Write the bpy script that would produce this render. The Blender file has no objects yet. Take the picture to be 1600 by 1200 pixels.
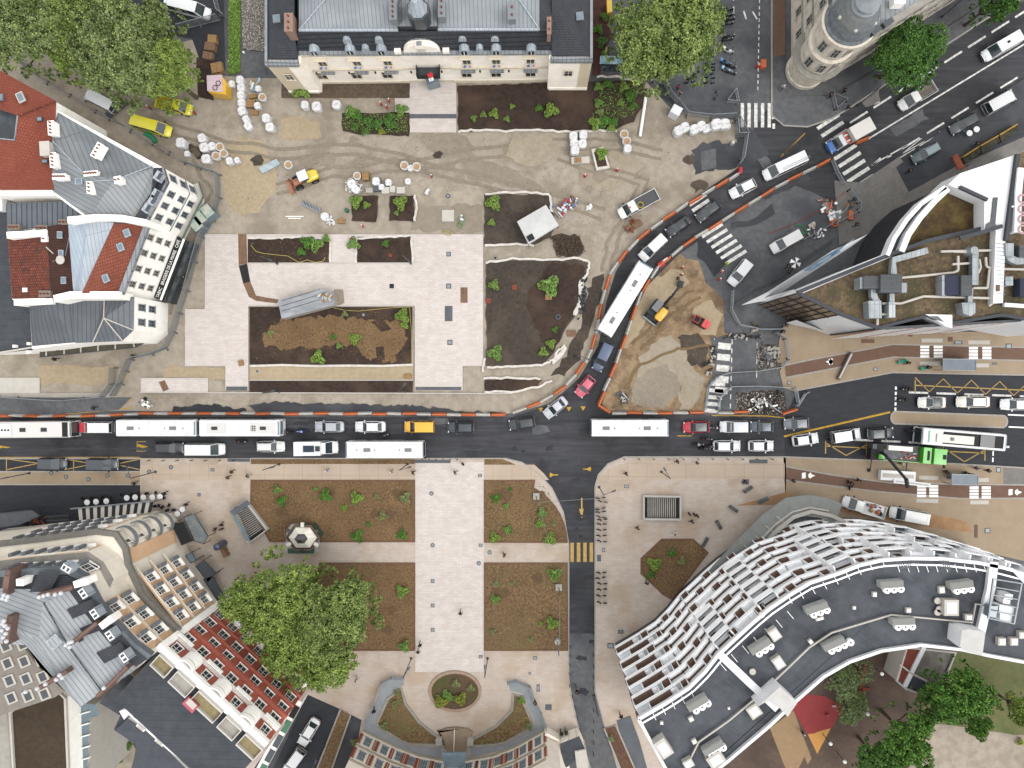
import bpy, bmesh, math, random
import numpy as np
from mathutils import Vector, Matrix
random.seed(7); RNG = np.random.default_rng(11)
SC = bpy.context.scene
# ---------------- camera, sky, sun, exposure ----------------
H = 110.0; FPX = 1100.0; NX, NY = 830.0, 584.0
_F = Vector((-(NX-800)/FPX, (NY-600)/FPX, -1)).normalized()
_R = _F.cross(Vector((0,1,0))).normalized(); _U = _R.cross(_F)
cd = bpy.data.cameras.new('camera'); cam = bpy.data.objects.new('camera', cd); SC.collection.objects.link(cam)
cam.matrix_world = Matrix(((_R.x,_U.x,-_F.x,0),(_R.y,_U.y,-_F.y,0),(_R.z,_U.z,-_F.z,H),(0,0,0,1)))
cd.sensor_width = 36; cd.lens = 36*FPX/1600; cd.clip_start = 1; cd.clip_end = 3000
SC.camera = cam
w = bpy.data.worlds.new('World'); SC.world = w; w.use_nodes = True
nt = w.node_tree; bg = nt.nodes['Background']
SUN_EL, SUN_AZ = math.radians(58), math.radians(120); CLOUD = 6.3  # even cloud cover over the sky
sky = nt.nodes.new('ShaderNodeTexSky'); sky.sky_type = 'NISHITA'; sky.sun_disc = False
sky.sun_elevation = SUN_EL; sky.sun_rotation = SUN_AZ; sky.dust_density = 6; sky.air_density = 1.0
hs = nt.nodes.new('ShaderNodeHueSaturation'); hs.inputs['Saturation'].default_value = 0.22
nt.links.new(sky.outputs[0], hs.inputs['Color']); cm_ = nt.nodes.new('ShaderNodeMix'); cm_.data_type = 'RGBA'; cm_.inputs[0].default_value = .7; cm_.inputs[7].default_value = (CLOUD,CLOUD*.995,CLOUD*1.0,1)
nt.links.new(hs.outputs[0], cm_.inputs[6]); nt.links.new(cm_.outputs[2], bg.inputs[0]); bg.inputs[1].default_value = 0.15
sl = bpy.data.lights.new('sun', 'SUN'); sl.energy = 0.5; sl.angle = math.radians(35); sl.color = (1,.97,.93)
so = bpy.data.objects.new('sun', sl); SC.collection.objects.link(so)
sd = Vector((math.sin(SUN_AZ)*math.cos(SUN_EL), math.cos(SUN_AZ)*math.cos(SUN_EL), math.sin(SUN_EL)))
so.rotation_euler = sd.to_track_quat('Z','Y').to_euler(); so.location = (0,0,200)
SC.view_settings.view_transform = 'Standard'; SC.view_settings.look = 'None'; SC.view_settings.exposure = 1.02; SC.view_settings.gamma = 1
# ---------------- helpers ----------------
def P(px, py, z=0.0):
    d = _F*FPX + _R*(px-800) + _U*(600-py)
    t = (z-H)/d.z
    return (d.x*t, d.y*t)
def P3(px, py, z=0.0):
    x, y = P(px, py, z); return (x, y, z)
def G(pts, z=0.0): return [P(a, b, z) for a, b in pts]
def lin(h):
    h = h.lstrip('#'); r = [int(h[i:i+2],16)/255 for i in (0,2,4)]
    return tuple((c/12.92 if c <= .04045 else ((c+.055)/1.055)**2.4) for c in r)
MATS = {}
ALB = 0.585
BRIGHT = ('render','stone wall','tan brick','red brick','leaves','white rail','cream','white facade','old cream','pale loggia','pale stone b','moulding','stone surround','white paint')
def mat(name, a, b=None, c=None, scale=1.0, rough=.85, big=.0, bigscale=.06, bump=0, metal=0, spec=.3, detail=6, contrast=1.0, brick=None, island=0, speck=None, coat=0, stretch=None):
    """procedural material: noise mix of colours a/b (+c in patches), optional brick/seam pattern (w,h,mortar colour,mortar size,angle,offset)"""
    if name in MATS: return MATS[name]
    m = bpy.data.materials.new(name); m.use_nodes = True; MATS[name] = m
    N = m.node_tree.nodes; L = m.node_tree.links; bs = N['Principled BSDF']
    al = .72 if 'leaves' in name else .92 if any(k in name for k in BRIGHT) else (.7 if name.startswith('paint') or name in ('white panels','pale bus roof') or 'bag' in name or 'cloth'==name[-5:] else ALB)
    def col(h): return tuple(x*al for x in lin(h))+(1,)
    bs.inputs['Roughness'].default_value = rough; bs.inputs['Metallic'].default_value = metal
    bs.inputs['Specular IOR Level'].default_value = spec
    if coat: bs.inputs['Coat Weight'].default_value = coat; bs.inputs['Coat Roughness'].default_value = .08
    tc = N.new('ShaderNodeTexCoord'); vec = tc.outputs['Object']
    def mix(f, x, y, bt='MIX'):
        n = N.new('ShaderNodeMix'); n.data_type = 'RGBA'; n.blend_type = bt
        if isinstance(f, float): n.inputs[0].default_value = f
        else: L.new(f, n.inputs[0])
        for i, v in ((6,x),(7,y)):
            if isinstance(v, tuple): n.inputs[i].default_value = v
            else: L.new(v, n.inputs[i])
        return n.outputs[2]
    def noise(s, d=6, lo=.35, hi=.65, vv=None):
        n = N.new('ShaderNodeTexNoise'); n.inputs['Scale'].default_value = s; n.inputs['Detail'].default_value = d; n.inputs['Roughness'].default_value = .62
        L.new(vv or vec, n.inputs['Vector'])
        r = N.new('ShaderNodeMapRange'); r.inputs[1].default_value = lo; r.inputs[2].default_value = hi; L.new(n.outputs['Fac'], r.inputs[0])
        return r.outputs[0], n.outputs['Fac']
    v2 = vec
    if stretch:
        mp = N.new('ShaderNodeMapping'); mp.inputs['Scale'].default_value = (stretch[0], stretch[1], 1); mp.inputs['Rotation'].default_value[2] = math.radians(stretch[2] if len(stretch) > 2 else 0); L.new(vec, mp.inputs[0]); v2 = mp.outputs[0]
    out = col(a); raw = None
    if b:
        k = .15/contrast
        f, raw = noise(scale, detail, .5-k, .5+k, v2); out = mix(f, out, col(b))
    if c:
        f, _ = noise(bigscale*2.2, 5, .48, .62); out = mix(f, out, col(c))
    if speck:   # (colour, scale, threshold)
        vo = N.new('ShaderNodeTexVoronoi'); vo.inputs['Scale'].default_value = speck[1]; L.new(vec, vo.inputs['Vector'])
        r = N.new('ShaderNodeMapRange'); r.inputs[1].default_value = speck[2]; r.inputs[2].default_value = speck[2]*.6; L.new(vo.outputs['Distance'], r.inputs[0])
        out = mix(r.outputs[0], out, col(speck[0]))
    if brick:
        bw, bh, mc, ms, ang = brick[:5]
        mp = N.new('ShaderNodeMapping'); mp.inputs['Rotation'].default_value[2] = math.radians(ang); L.new(vec, mp.inputs[0])
        bt = N.new('ShaderNodeTexBrick'); L.new(mp.outputs[0], bt.inputs['Vector'])
        bt.inputs['Scale'].default_value = 1; bt.inputs['Brick Width'].default_value = bw; bt.inputs['Row Height'].default_value = bh
        bt.inputs['Mortar Size'].default_value = ms; bt.inputs['Mortar Smooth'].default_value = .2; bt.offset = brick[5] if len(brick) > 5 else .5
        vr = brick[6] if len(brick) > 6 else .12
        bt.inputs['Color1'].default_value = (1-vr,1-vr,1-vr,1); bt.inputs['Color2'].default_value = (1+vr,1+vr,1+vr,1)
        bt.inputs['Mortar'].default_value = (1,1,1,1); bt.inputs['Bias'].default_value = 0
        out = mix(1.0, out, bt.outputs['Color'], 'MULTIPLY')
        out = mix(bt.outputs['Fac'], out, col(mc))
    if big:
        f, _ = noise(bigscale, 4, .3, .7)
        mr = N.new('ShaderNodeMapRange'); mr.inputs[3].default_value = 1-big; mr.inputs[4].default_value = 1+big; L.new(f, mr.inputs[0])
        cb = N.new('ShaderNodeCombineColor')
        for i in range(3): L.new(mr.outputs[0], cb.inputs[i])
        out = mix(1.0, out, cb.outputs[0], 'MULTIPLY')
    if island:
        g = N.new('ShaderNodeNewGeometry'); mr = N.new('ShaderNodeMapRange'); mr.inputs[3].default_value = 1-island; mr.inputs[4].default_value = 1+island
        L.new(g.outputs['Random Per Island'], mr.inputs[0]); cb = N.new('ShaderNodeCombineColor')
        for i in range(3): L.new(mr.outputs[0], cb.inputs[i])
        out = mix(1.0, out, cb.outputs[0], 'MULTIPLY')
    if isinstance(out, tuple): bs.inputs['Base Color'].default_value = out
    else: L.new(out, bs.inputs['Base Color'])
    if bump and raw is not None:
        bn = N.new('ShaderNodeBump'); bn.inputs['Strength'].default_value = min(1,bump); bn.inputs['Distance'].default_value = .12; L.new(raw, bn.inputs['Height']); L.new(bn.outputs[0], bs.inputs['Normal'])
    return m
def ccw(p):
    s = sum(p[i][0]*p[(i+1)%len(p)][1]-p[(i+1)%len(p)][0]*p[i][1] for i in range(len(p)))
    return list(p) if s > 0 else list(p)[::-1]
class MB:
    """collects shapes, links them as ONE mesh object"""
    def __init__(s): s.v = []; s.f = []; s.mi = []; s.ms = []
    def m(s, mt):
        if mt not in s.ms: s.ms.append(mt)
        return s.ms.index(mt)
    def add(s, vs, fs, mt):
        k = len(s.v); i = s.m(mt); s.v += [tuple(v) for v in vs]
        for f in fs: s.f.append([k+j for j in f]); s.mi.append(i)
        return s
    def face(s, pts, mt): return s.add(pts, [list(range(len(pts)))], mt)
    def prism(s, p, z0, z1, mt, side=None, bottom=False):
        p = ccw(p); n = len(p)
        s.add([(x,y,z1) for x,y in p], [list(range(n))], mt)
        s.add([(x,y,z0) for x,y in p]+[(x,y,z1) for x,y in p], [[i,(i+1)%n,n+(i+1)%n,n+i] for i in range(n)], side or mt)
        return s
    def box(s, c, d, mt, rz=0, tilt=0):
        M = Matrix.Translation(c) @ Matrix.Rotation(rz,4,'Z') @ Matrix.Rotation(tilt,4,'Y')
        vs = [M @ Vector((x*d[0]/2, y*d[1]/2, z*d[2]/2)) for x in (-1,1) for y in (-1,1) for z in (-1,1)]
        return s.add(vs, [[0,1,3,2],[4,6,7,5],[0,4,5,1],[2,3,7,6],[0,2,6,4],[1,5,7,3]], mt)
    def cyl(s, c, r, h, mt, n=12, r2=None, axis='Z', cap=True):
        r2 = r if r2 is None else r2; vs = []
        for k, (rr, hh) in enumerate(((r,0),(r2,h))):
            for i in range(n):
                a = 2*math.pi*i/n; q = (rr*math.cos(a), rr*math.sin(a), hh)
                if axis == 'Y': q = (q[0], q[2]-h/2, q[1])
                if axis == 'X': q = (q[2]-h/2, q[0], q[1])
                vs.append((c[0]+q[0], c[1]+q[1], c[2]+q[2]))
        s.add(vs, [[i,(i+1)%n,n+(i+1)%n,n+i] for i in range(n)]+([list(range(n,2*n)), list(range(n))[::-1]] if cap else []), mt)
        return s
    def lathe(s, c, prof, mt, n=20):
        vs = []; fs = []
        for r, z in prof:
            for i in range(n):
                a = 2*math.pi*i/n; vs.append((c[0]+r*math.cos(a), c[1]+r*math.sin(a), c[2]+z))
        for k in range(len(prof)-1):
            for i in range(n): fs.append([k*n+i, k*n+(i+1)%n, (k+1)*n+(i+1)%n, (k+1)*n+i])
        return s.add(vs, fs, mt)
    def tube(s, path, r, mt, n=6):
        path = [Vector(p) for p in path]
        for i in range(len(path)-1):
            a, b = path[i], path[i+1]; d = b-a
            if d.length < 1e-6: continue
            q = d.to_track_quat('Z','Y').to_matrix().to_4x4(); M = Matrix.Translation(a) @ q
            vs = [M @ Vector((r*math.cos(2*math.pi*k/n), r*math.sin(2*math.pi*k/n), zz)) for zz in (0, d.length) for k in range(n)]
            s.add(vs, [[k,(k+1)%n,n+(k+1)%n,n+k] for k in range(n)]+[list(range(n,2*n)), list(range(n))[::-1]], mt)
        return s
    def ball(s, c, r, mt, n=8, m_=5, sq=1.0):
        prof = [(max(1e-4, r*math.sin(math.pi*k/m_)), -r*sq*math.cos(math.pi*k/m_)) for k in range(m_+1)]
        return s.lathe(c, prof, mt, n)
    def strip(s, path, w, z0, z1, mt, closed=False):
        """a wall/kerb of width w along a 2D path"""
        n = len(path); L_ = []; R_ = []
        for i in range(n):
            a = path[(i-1)%n] if (closed or i > 0) else path[i]; b = path[(i+1)%n] if (closed or i < n-1) else path[i]
            d = Vector((b[0]-a[0], b[1]-a[1])); d = d.normalized() if d.length else Vector((1,0)); nn = Vector((-d.y, d.x))*w/2
            L_.append((path[i][0]+nn.x, path[i][1]+nn.y)); R_.append((path[i][0]-nn.x, path[i][1]-nn.y))
        for i in range(n if closed else n-1):
            j = (i+1)%n; q = [R_[i], R_[j], L_[j], L_[i]]
            vs = [(x,y,z0) for x,y in q]+[(x,y,z1) for x,y in q]
            fs = [[4,5,6,7],[0,1,5,4],[2,3,7,6]]
            if not closed and i == 0: fs.append([3,0,4,7])
            if not closed and i == n-2: fs.append([1,2,6,5])
            s.add(vs, fs, mt)
        return s
    def obj(s, name, parent=None, smooth=False, static=True):
        me = bpy.data.meshes.new(name); me.from_pydata(s.v, [], s.f)
        for x in s.ms: me.materials.append(x)
        me.polygons.foreach_set('material_index', s.mi)
        if smooth: me.polygons.foreach_set('use_smooth', [True]*len(s.f))
        me.update(); o = bpy.data.objects.new(name, me); SC.collection.objects.link(o)
        if parent:
            o.parent = parent
            if static: 
                top = parent
                while top.parent: top = top.parent
                if parent.parent is None: o.matrix_parent_inverse = parent.matrix_basis.inverted()
        return o
def link(o): SC.collection.objects.link(o); return o
def tag(o, label=None, cat=None, group=None, kind=None):
    if label: o['label'] = label
    if cat: o['category'] = cat
    if group: o['group'] = group
    if kind: o['kind'] = kind
    return o
def E(name, label, cat, loc, rz=0, group=None):
    o = bpy.data.objects.new(name, None); link(o); o.location = loc; o.rotation_euler = (0,0,rz); o.empty_display_size = .3
    o.matrix_basis = Matrix.Translation(loc) @ Matrix.Rotation(rz,4,'Z')
    return tag(o, label, cat, group)
def st(mb, name): return tag(mb.obj(name), kind='structure')
def dup(o, parent=None):
    c = o.copy(); link(c); c.parent = parent
    for ch in o.children: dup(ch, c)
    return c
AUTO = []   # labels finished at the end of the script from what stands next to the thing
def auto(o, base, px, py, on=None): AUTO.append((o, base, px, py)); return o
def scat(base, n, rad):  # jitter helper
    return [base + random.uniform(-rad, rad) for _ in range(n)]
def rag(pts, amp=.25, step=1.2, seed=0):
    """world polygon with an irregular outline"""
    r = random.Random(seed or len(pts)*31+int(pts[0][0]*7)); out = []
    for i in range(len(pts)):
        a, b = Vector(pts[i]), Vector(pts[(i+1)%len(pts)]); n = max(1, int((b-a).length/step))
        for k in range(n):
            p = a.lerp(b, k/n); out.append((p.x+r.uniform(-amp,amp), p.y+r.uniform(-amp,amp)))
    return out
def arc(cx, cy, rx, ry, a0, a1, n):
    return [(cx+rx*math.cos(math.radians(a0+(a1-a0)*i/n)), cy-ry*math.sin(math.radians(a0+(a1-a0)*i/n))) for i in range(n+1)]
def flat(name, pts, z, mt, ragged=0, th=.0, side=None, step=1.2, kind='structure'):
    w_ = G(pts, z)
    if ragged: w_ = rag(w_, ragged, step)
    mb = MB()
    if th: mb.prism(w_, z-th, z, mt, side)
    else: mb.face([(x,y,z) for x,y in ccw(w_)], mt)
    return tag(mb.obj(name), kind=kind)
def lines(name, segs, wd, mt, z=.05):
    mb = MB()
    for s_ in segs: mb.strip(G(s_, z), wd, z-.004, z, mt)
    return tag(mb.obj(name), kind='structure')
# ---------------- materials ----------------
asph_old = mat('asphalt old','#5d5f62','#6f7072','#525459',scale=1.3,big=.14,bigscale=.05,speck=('#7a7a78',9,.14),bump=.3)
asph_new = mat('asphalt new','#3b3d42','#45474c','#4e5055',scale=1.1,big=.12,bigscale=.07,stretch=(.25,1.6),rough=.8)
asph_blk = mat('asphalt black','#2a2d33','#34373d',scale=1.5,big=.12,bigscale=.08,rough=.75,stretch=(.4,1.2))
asph_main = mat('asphalt worn','#38393d','#4d4e52','#333438',scale=.9,big=.2,bigscale=.06,stretch=(.12,1.8),rough=.85)
earth = mat('bare earth','#a59a8a','#b3a999','#968b7b',scale=.9,big=.1,bigscale=.09,bump=.9,speck=('#c3baab',2.2,.1),contrast=1.2)
earth_d = mat('dug earth','#8c7559','#a48d6f','#75604a',scale=.8,big=.2,bigscale=.13,bump=1,contrast=1.5,speck=('#bdaa90',1.5,.12))
sand = mat('sand','#ac9a7e','#b8a88c',scale=1.4,big=.1,bump=.7)
silt = mat('damp silt','#928777','#9c9283',scale=1.2,big=.1,bigscale=.2,bump=.5)
silt_l = mat('dry silt','#aea392','#a1957f',scale=1,big=.1,bigscale=.2,bump=.5)
soil = mat('dark soil','#42322a','#32261f','#524034',scale=2.2,bump=1,contrast=1.5,speck=('#6b5a3c',2.5,.1))
soil_g = mat('grey soil','#4d443b','#3e362f','#5a5045',scale=2,bump=1,contrast=1.3,speck=('#6f664f',2,.1))
mulch = mat('bark mulch','#8a704f','#6b5238','#7e6546',scale=3.6,bump=1,contrast=2.2,big=.2,bigscale=.25,speck=('#4c3422',5,.26))
mulch_g = mat('mulch and weeds','#8a7050','#6c543a','#786545',scale=2.8,bump=1,contrast=2,big=.2,speck=('#a98f5c',2.4,.14))
pave = mat('pale stone paving','#d2c8c1','#dcd4ce',scale=.8,big=.045,bigscale=.08,brick=(.9,.32,'#c3b8af',.02,0,.5,.06),rough=.7)
pave_s = mat('beige stone paving','#c2b4a6','#ccc0b4',scale=.7,big=.06,bigscale=.07,brick=(.9,.32,'#b7a898',.02,0,.5,.05),rough=.75,c='#bba893')
pave_slab = mat('beige concrete slabs','#c0ae9a','#c6b5a2',scale=.5,big=.05,bigscale=.09,brick=(3.0,2.0,'#a8937b',.03,0,0,.02))
tanpave = mat('tan pavement','#ad9b83','#a5927a',scale=.6,big=.05,bigscale=.08,speck=('#9d8364',4,.12),brick=(6,3,'#a78c6d',.02,0,0,.01))
cycle = mat('brown cycle asphalt','#74594a','#7d6252',scale=1.2,big=.08,speck=('#5f483b',6,.15))
gpave = mat('grey slab pavement','#7d7a76','#8b8783',scale=1,big=.12,brick=(.6,.3,'#75726e',.02,-32,.5,.06))
concrete = mat('concrete','#a9a49b','#b8b3aa',scale=1,big=.08,bump=.2)
conc_l = mat('light concrete','#c9c4ba','#d2cdc4',scale=1,big=.06)
kerb = mat('granite kerb','#b4afa7','#a39e96',scale=3,big=.05)
grass = mat('grass','#5d7a35','#48652a','#74803f',scale=2.5,bump=1,contrast=1.6,big=.15)
lawn = mat('worn lawn','#646b3f','#716f48','#566034',scale=1.4,bump=1,contrast=1.4,big=.15)
yard = mat('schoolyard dirt','#5b4b41','#67564a','#51433a',scale=1.4,big=.12,bump=.6,speck=('#7a6654',2.5,.1))
gravel = mat('gravel','#57524d','#8a857e','#3b3835',scale=6,bump=1,contrast=2.5,speck=('#c9c5bd',3,.16))
white = mat('white paint','#e6e6e3','#dcdcd8',scale=1.5,rough=.6)
white_w = mat('worn white paint','#d0cfca','#a9a8a4',scale=2.2,contrast=1.5,rough=.8)
yel = mat('yellow paint','#cfa843','#b8903a',scale=2,contrast=1.4)
yel_l = mat('pale yellow paint','#cdae6b','#b89855',scale=2)
ora = mat('orange plastic','#c9683a','#d8794a',scale=1.5,rough=.5,big=.1,bigscale=.5)
wpl = mat('white plastic','#cfccc5','#bdbab3',scale=1.4,rough=.5,big=.08,bigscale=.5)
red_p = mat('red plastic','#c2313a','#a8262e',scale=2,rough=.5)
cloth = mat('white cloth','#d8d3cc','#c0b9b0',scale=2,bump=.8)
bagm = mat('white bag fabric','#e0e0e0','#c9cbcc',scale=1.6,bump=.7,rough=.7)
bags = mat('bag stone fill','#b79a78','#a1825f',scale=7,contrast=2)
wood = mat('raw wood','#b89468','#a58156',scale=2,stretch=(1,6),brick=(1.4,.16,'#6e5537',.03,0,0,.1))
wood_d = mat('weathered boards','#8b6e57','#7a5f4b',scale=2,brick=(2.5,.3,'#5d4636',.02,90,0,.1))
steel = mat('galvanised steel','#8b9297','#9ba1a5',scale=3,metal=.35,rough=.45)
steel_d = mat('dark steel','#4b4f54','#585c60',scale=3,metal=.3,rough=.5)
black = mat('black rubber','#1c1d1f','#27282a',scale=3,rough=.7)
zinc = mat('zinc sheet','#9a9fa3','#a6abae',c='#8f9498',scale=.5,rough=.5,metal=.15,big=.06,bigscale=.1,brick=(30,.62,'#6f767c',.05,90,0,.03))
zinc_d = mat('dark zinc','#63686d','#6f7479',scale=.5,rough=.5,metal=.15,big=.1,bigscale=.15,brick=(30,.65,'#434950',.05,90,0,.04))
zinc_l = mat('bright zinc','#c3ccd4','#b2bcc5',scale=.5,rough=.45,metal=.1,brick=(30,.6,'#98a3ad',.05,80,0,.03))
slate = mat('slate','#3c3f46','#474a51',scale=1,rough=.6,big=.1,brick=(.35,.25,'#26292e',.03,0,.5,.12))
tile_r = mat('orange clay tiles','#894e3d','#925643',c='#7f4939',scale=1.2,big=.06,brick=(.3,.42,'#83392a',.05,8,.5,.1))
tile_o = mat('old clay tiles','#8f4d39','#7a4131','#56403a',scale=1.6,contrast=2.2,big=.2,bigscale=.5,brick=(.32,.4,'#5a2c20',.06,0,.5,.25))
tile_b = mat('brown tiles','#56352c','#4a2e27',scale=1.5,big=.12,brick=(.3,.4,'#38221c',.05,0,.5,.12))
render_w = mat('white render','#f1efe9','#e7e5de',scale=.9,big=.05,bigscale=.3)
render_c = mat('cream stone wall','#ede7dc','#e2dbce',scale=.8,big=.06,bigscale=.3,brick=(30,.5,'#bfb39c',.02,0,0,.02))
stone_t = mat('tan brick','#c8a888','#bd9b7a',scale=1.2,big=.06,bigscale=.3)
brick_r = mat('red brick','#a15a4a','#935041',scale=1.4,big=.08,bigscale=.3,speck=('#a95b4c',3,.15))
stone_g = mat('grey stone','#aaa69c','#96928a',scale=1,big=.08,bigscale=.3)
roof_bl = mat('black flat roofing','#43474d','#4e5258',scale=.8,big=.1,bigscale=.12,brick=(12,1.0,'#30343a',.02,0,0,.03))
roof_gr = mat('grey flat roofing','#5b5f64','#686c71',scale=.8,big=.1)
groof = mat('sedum roof','#74634a','#57493a','#4f4a32',scale=1.9,bump=1,contrast=1.9,big=.22,bigscale=.12,speck=('#a48a5c',2.6,.18))
groof_d = mat('dark sedum roof','#5a4528','#46371f','#6a5a2c',scale=1.9,bump=1,contrast=1.8,big=.25,bigscale=.15,speck=('#3c4a22',2,.2))
groof_b = mat('brown planted roof','#4a3c2c','#3e3224',scale=1.6,bump=1,contrast=1.6,big=.2,bigscale=.2)
panelw = mat('white panels','#eeeff0','#e3e4e6',scale=.6,rough=.5,big=.04,bigscale=.2)
glass = mat('window glass','#2b3238','#3a434a',scale=.7,rough=.12,spec=.8)
glass_c = mat('car glass','#39464b','#2c373c',scale=1.5,rough=.08,spec=.8)
glass_b = mat('blue grey glass','#7d919c','#6c808b',scale=.7,rough=.15,spec=.7)
rubber_r = mat('red play surface','#9c3f3f','#93393a',scale=1.5); rubber_y = mat('yellow play surface','#d29b55','#c89250',scale=1.5); rubber_t = mat('beige play surface','#a58a68','#9c8161',scale=2)
brownp = mat('brown panel','#7a6152','#6d5547',scale=2)
terra = mat('terracotta','#8d4a38','#7d3f30',scale=3)
def paint(h, rough=.35): return mat('paint '+h, h, rough=rough, spec=.5, coat=.4)
def leafm(name, a, b, isl=.45): return mat(name, a, b, scale=.42, contrast=2.2, island=isl, rough=.7, spec=.15, big=.15, bigscale=.5)
leaf1 = leafm('plane leaves','#86965a','#596b38',.5); leaf2 = leafm('bright leaves','#8a9f4c','#70863e',.35); leaf3 = leafm('deep leaves','#56783e','#3b5f2b',.5); leaf4 = leafm('grey green leaves','#82906a','#6b7850',.3)
leaf5 = leafm('shrub leaves','#4f7a30','#6f9440'); leaf6 = leafm('pale shrub leaves','#7f9a55','#66803f'); leaf7 = leafm('yellow shrub leaves','#8c8c34','#757a2c'); bark = mat('bark','#6d6152','#544a3e',scale=5,bump=1)
# ---------------- the ground ----------------
g = MB(); g.face([(-600,-600,0),(600,-600,0),(600,600,0),(-600,600,0)], asph_old); st(g,'ground')
flat('ground',[(-90,85),(60,75),(180,90),(300,62),(322,60),(330,118),(420,122),(640,128),(1010,128),(1050,172),(1145,187),(1162,215),(1160,258),(1110,292),(1040,340),(985,387),(962,425),(948,470),(935,540),(905,590),(860,630),(800,646),(500,646),(218,642),(-90,640)], .02, earth)
flat('ground',[(1062,396),(1090,408),(1105,440),(1133,470),(1137,525),(1130,560),(1112,600),(1098,644),(952,642),(940,628),(966,560),(985,500),(1010,448),(1035,415)], .02, earth_d, ragged=.3)
# earth patches
for k,(pts,mt) in enumerate([
 ([(352,230),(372,212),(405,220),(432,262),(430,300),(405,330),(378,340),(356,318),(345,270)], sand),
 ([(440,184),(470,180),(500,195),(505,212),(460,222),(440,212)], sand),
 ([(655,212),(700,205),(730,215),(745,232),(720,248),(690,245),(665,230)], silt),
 ([(715,245),(760,252),(800,262),(860,300),(800,292),(730,280)], silt),
 ([(1000,560),(1020,540),(1050,520),(1070,545),(1085,575),(1050,620),(1020,635),(985,630)], silt_l),
 ([(990,600),(1012,578),(1040,570),(1062,590),(1060,620),(1035,640),(990,632)], silt),
 ([(1062,590),(1080,578),(1102,585),(1098,612),(1078,640),(1062,640)], silt_l),
 ([(1082,480),(1112,470),(1130,495),(1120,522),(1095,520)], sand),
 ([(975,455),(1000,440),(1030,430),(1060,420),(1075,440),(1040,470),(1010,500),(985,540),(968,545)], sand),
 ([(1060,525),(1090,520),(1110,540),(1100,575),(1080,570)], soil_g),
 ([(862,372),(880,365),(905,370),(915,390),(900,402),(870,400)], soil_g),
 ([(925,430),(940,425),(945,440),(930,490),(905,560),(880,590),(862,585),(885,555),(905,510)], soil_g),
 ([(640,322),(755,320),(755,362),(645,360)], silt), ([(0,600),(62,592),(62,570),(200,572),(200,600)], sand),
 ([(255,572),(348,574),(350,592),(258,592)], sand), ([(900,230),(980,225),(1010,260),(960,300),(905,290)], silt_l), ([(800,215),(860,212),(880,240),(830,262),(790,245)], silt_l)]):
    flat('ground', pts, .03+.004*k, mt, ragged=.35, step=.8)
# asphalt patches at the north site edge
flat('road',[(1082,235),(1100,222),(1150,222),(1168,200),(1185,215),(1200,240),(1170,262),(1120,265),(1088,272)], .11, asph_new, ragged=.3, step=.6)
flat('road',[(1095,236),(1118,232),(1120,262),(1098,266)], .116, asph_old, ragged=.2)
flat('road',[(1025,120),(1045,125),(1055,165),(1028,150)], .11, asph_new, ragged=.1)
# roads
flat('road',[(-90,652),(800,652),(862,632),(905,592),(935,540),(948,470),(962,425),(985,387),(1040,340),(1110,292),(1160,258),(1330,200),(1330,235),(1250,270),(1160,328),(1060,398),(1012,446),(985,500),(966,560),(940,632),(952,645),(1100,648),(1228,650),(1228,716),(975,714),(950,725),(935,742),(930,760),(930,870),(930,1080),(945,1135),(975,1225),(905,1225),(893,1100),(888,1060),(888,850),(880,800),(862,762),(840,738),(815,722),(790,716),(-90,717)], .08, asph_main)
flat('road',[(888,990),(930,990),(930,1080),(945,1135),(978,1225),(915,1225),(893,1100),(888,1060)], .086, asph_old)
flat('road',[(-90,716),(220,716),(220,737),(-90,737)], .088, asph_blk)
flat('road',[(-90,757),(220,757),(222,790),(100,850),(-90,880)], .088, asph_blk)
flat('road',[(1226,655),(1246,610),(1395,583),(1700,588),(1700,737),(1480,724),(1226,714)], .088, asph_blk)
flat('road',[(1110,527),(1160,524),(1212,530),(1222,560),(1218,585),(1225,600),(1225,650),(1100,650),(1104,610),(1118,575)], .09, asph_old, ragged=.25, step=.6)
flat('road',[(1150,612),(1225,610),(1228,640),(1222,650),(1150,648)], .094, soil_g, ragged=.3, step=.5)
flat('road',[(1185,535),(1214,540),(1222,565),(1215,580),(1190,578),(1180,560)], .094, gravel, ragged=.35, step=.5)
flat('road',[(1170,345),(1195,330),(1205,318),(1212,335),(1180,352),(1145,356),(1142,348)], .094, asph_new, ragged=.15)
flat('road',[(1092,375),(1110,372),(1138,408),(1118,432),(1090,400)], .094, asph_blk, ragged=.2)
flat('road',[(1130,432),(1290,330),(1330,300),(1300,400),(1200,470),(1160,520),(1132,520)], .07, asph_old)
flat('road',[(900,12),(930,12),(930,0),(1145,0),(1145,165),(1050,165),(1035,120),(930,90)], .075, asph_old)
flat('road',[(170,-40),(350,-40),(350,40),(352,110),(325,130),(300,60),(180,40)], .1, asph_blk)
flat('road',[(480,1085),(532,1108),(500,1240),(410,1240)], .14, asph_blk); flat('road',[(548,1118),(566,1125),(545,1240),(500,1240)], .14, asph_new)
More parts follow.
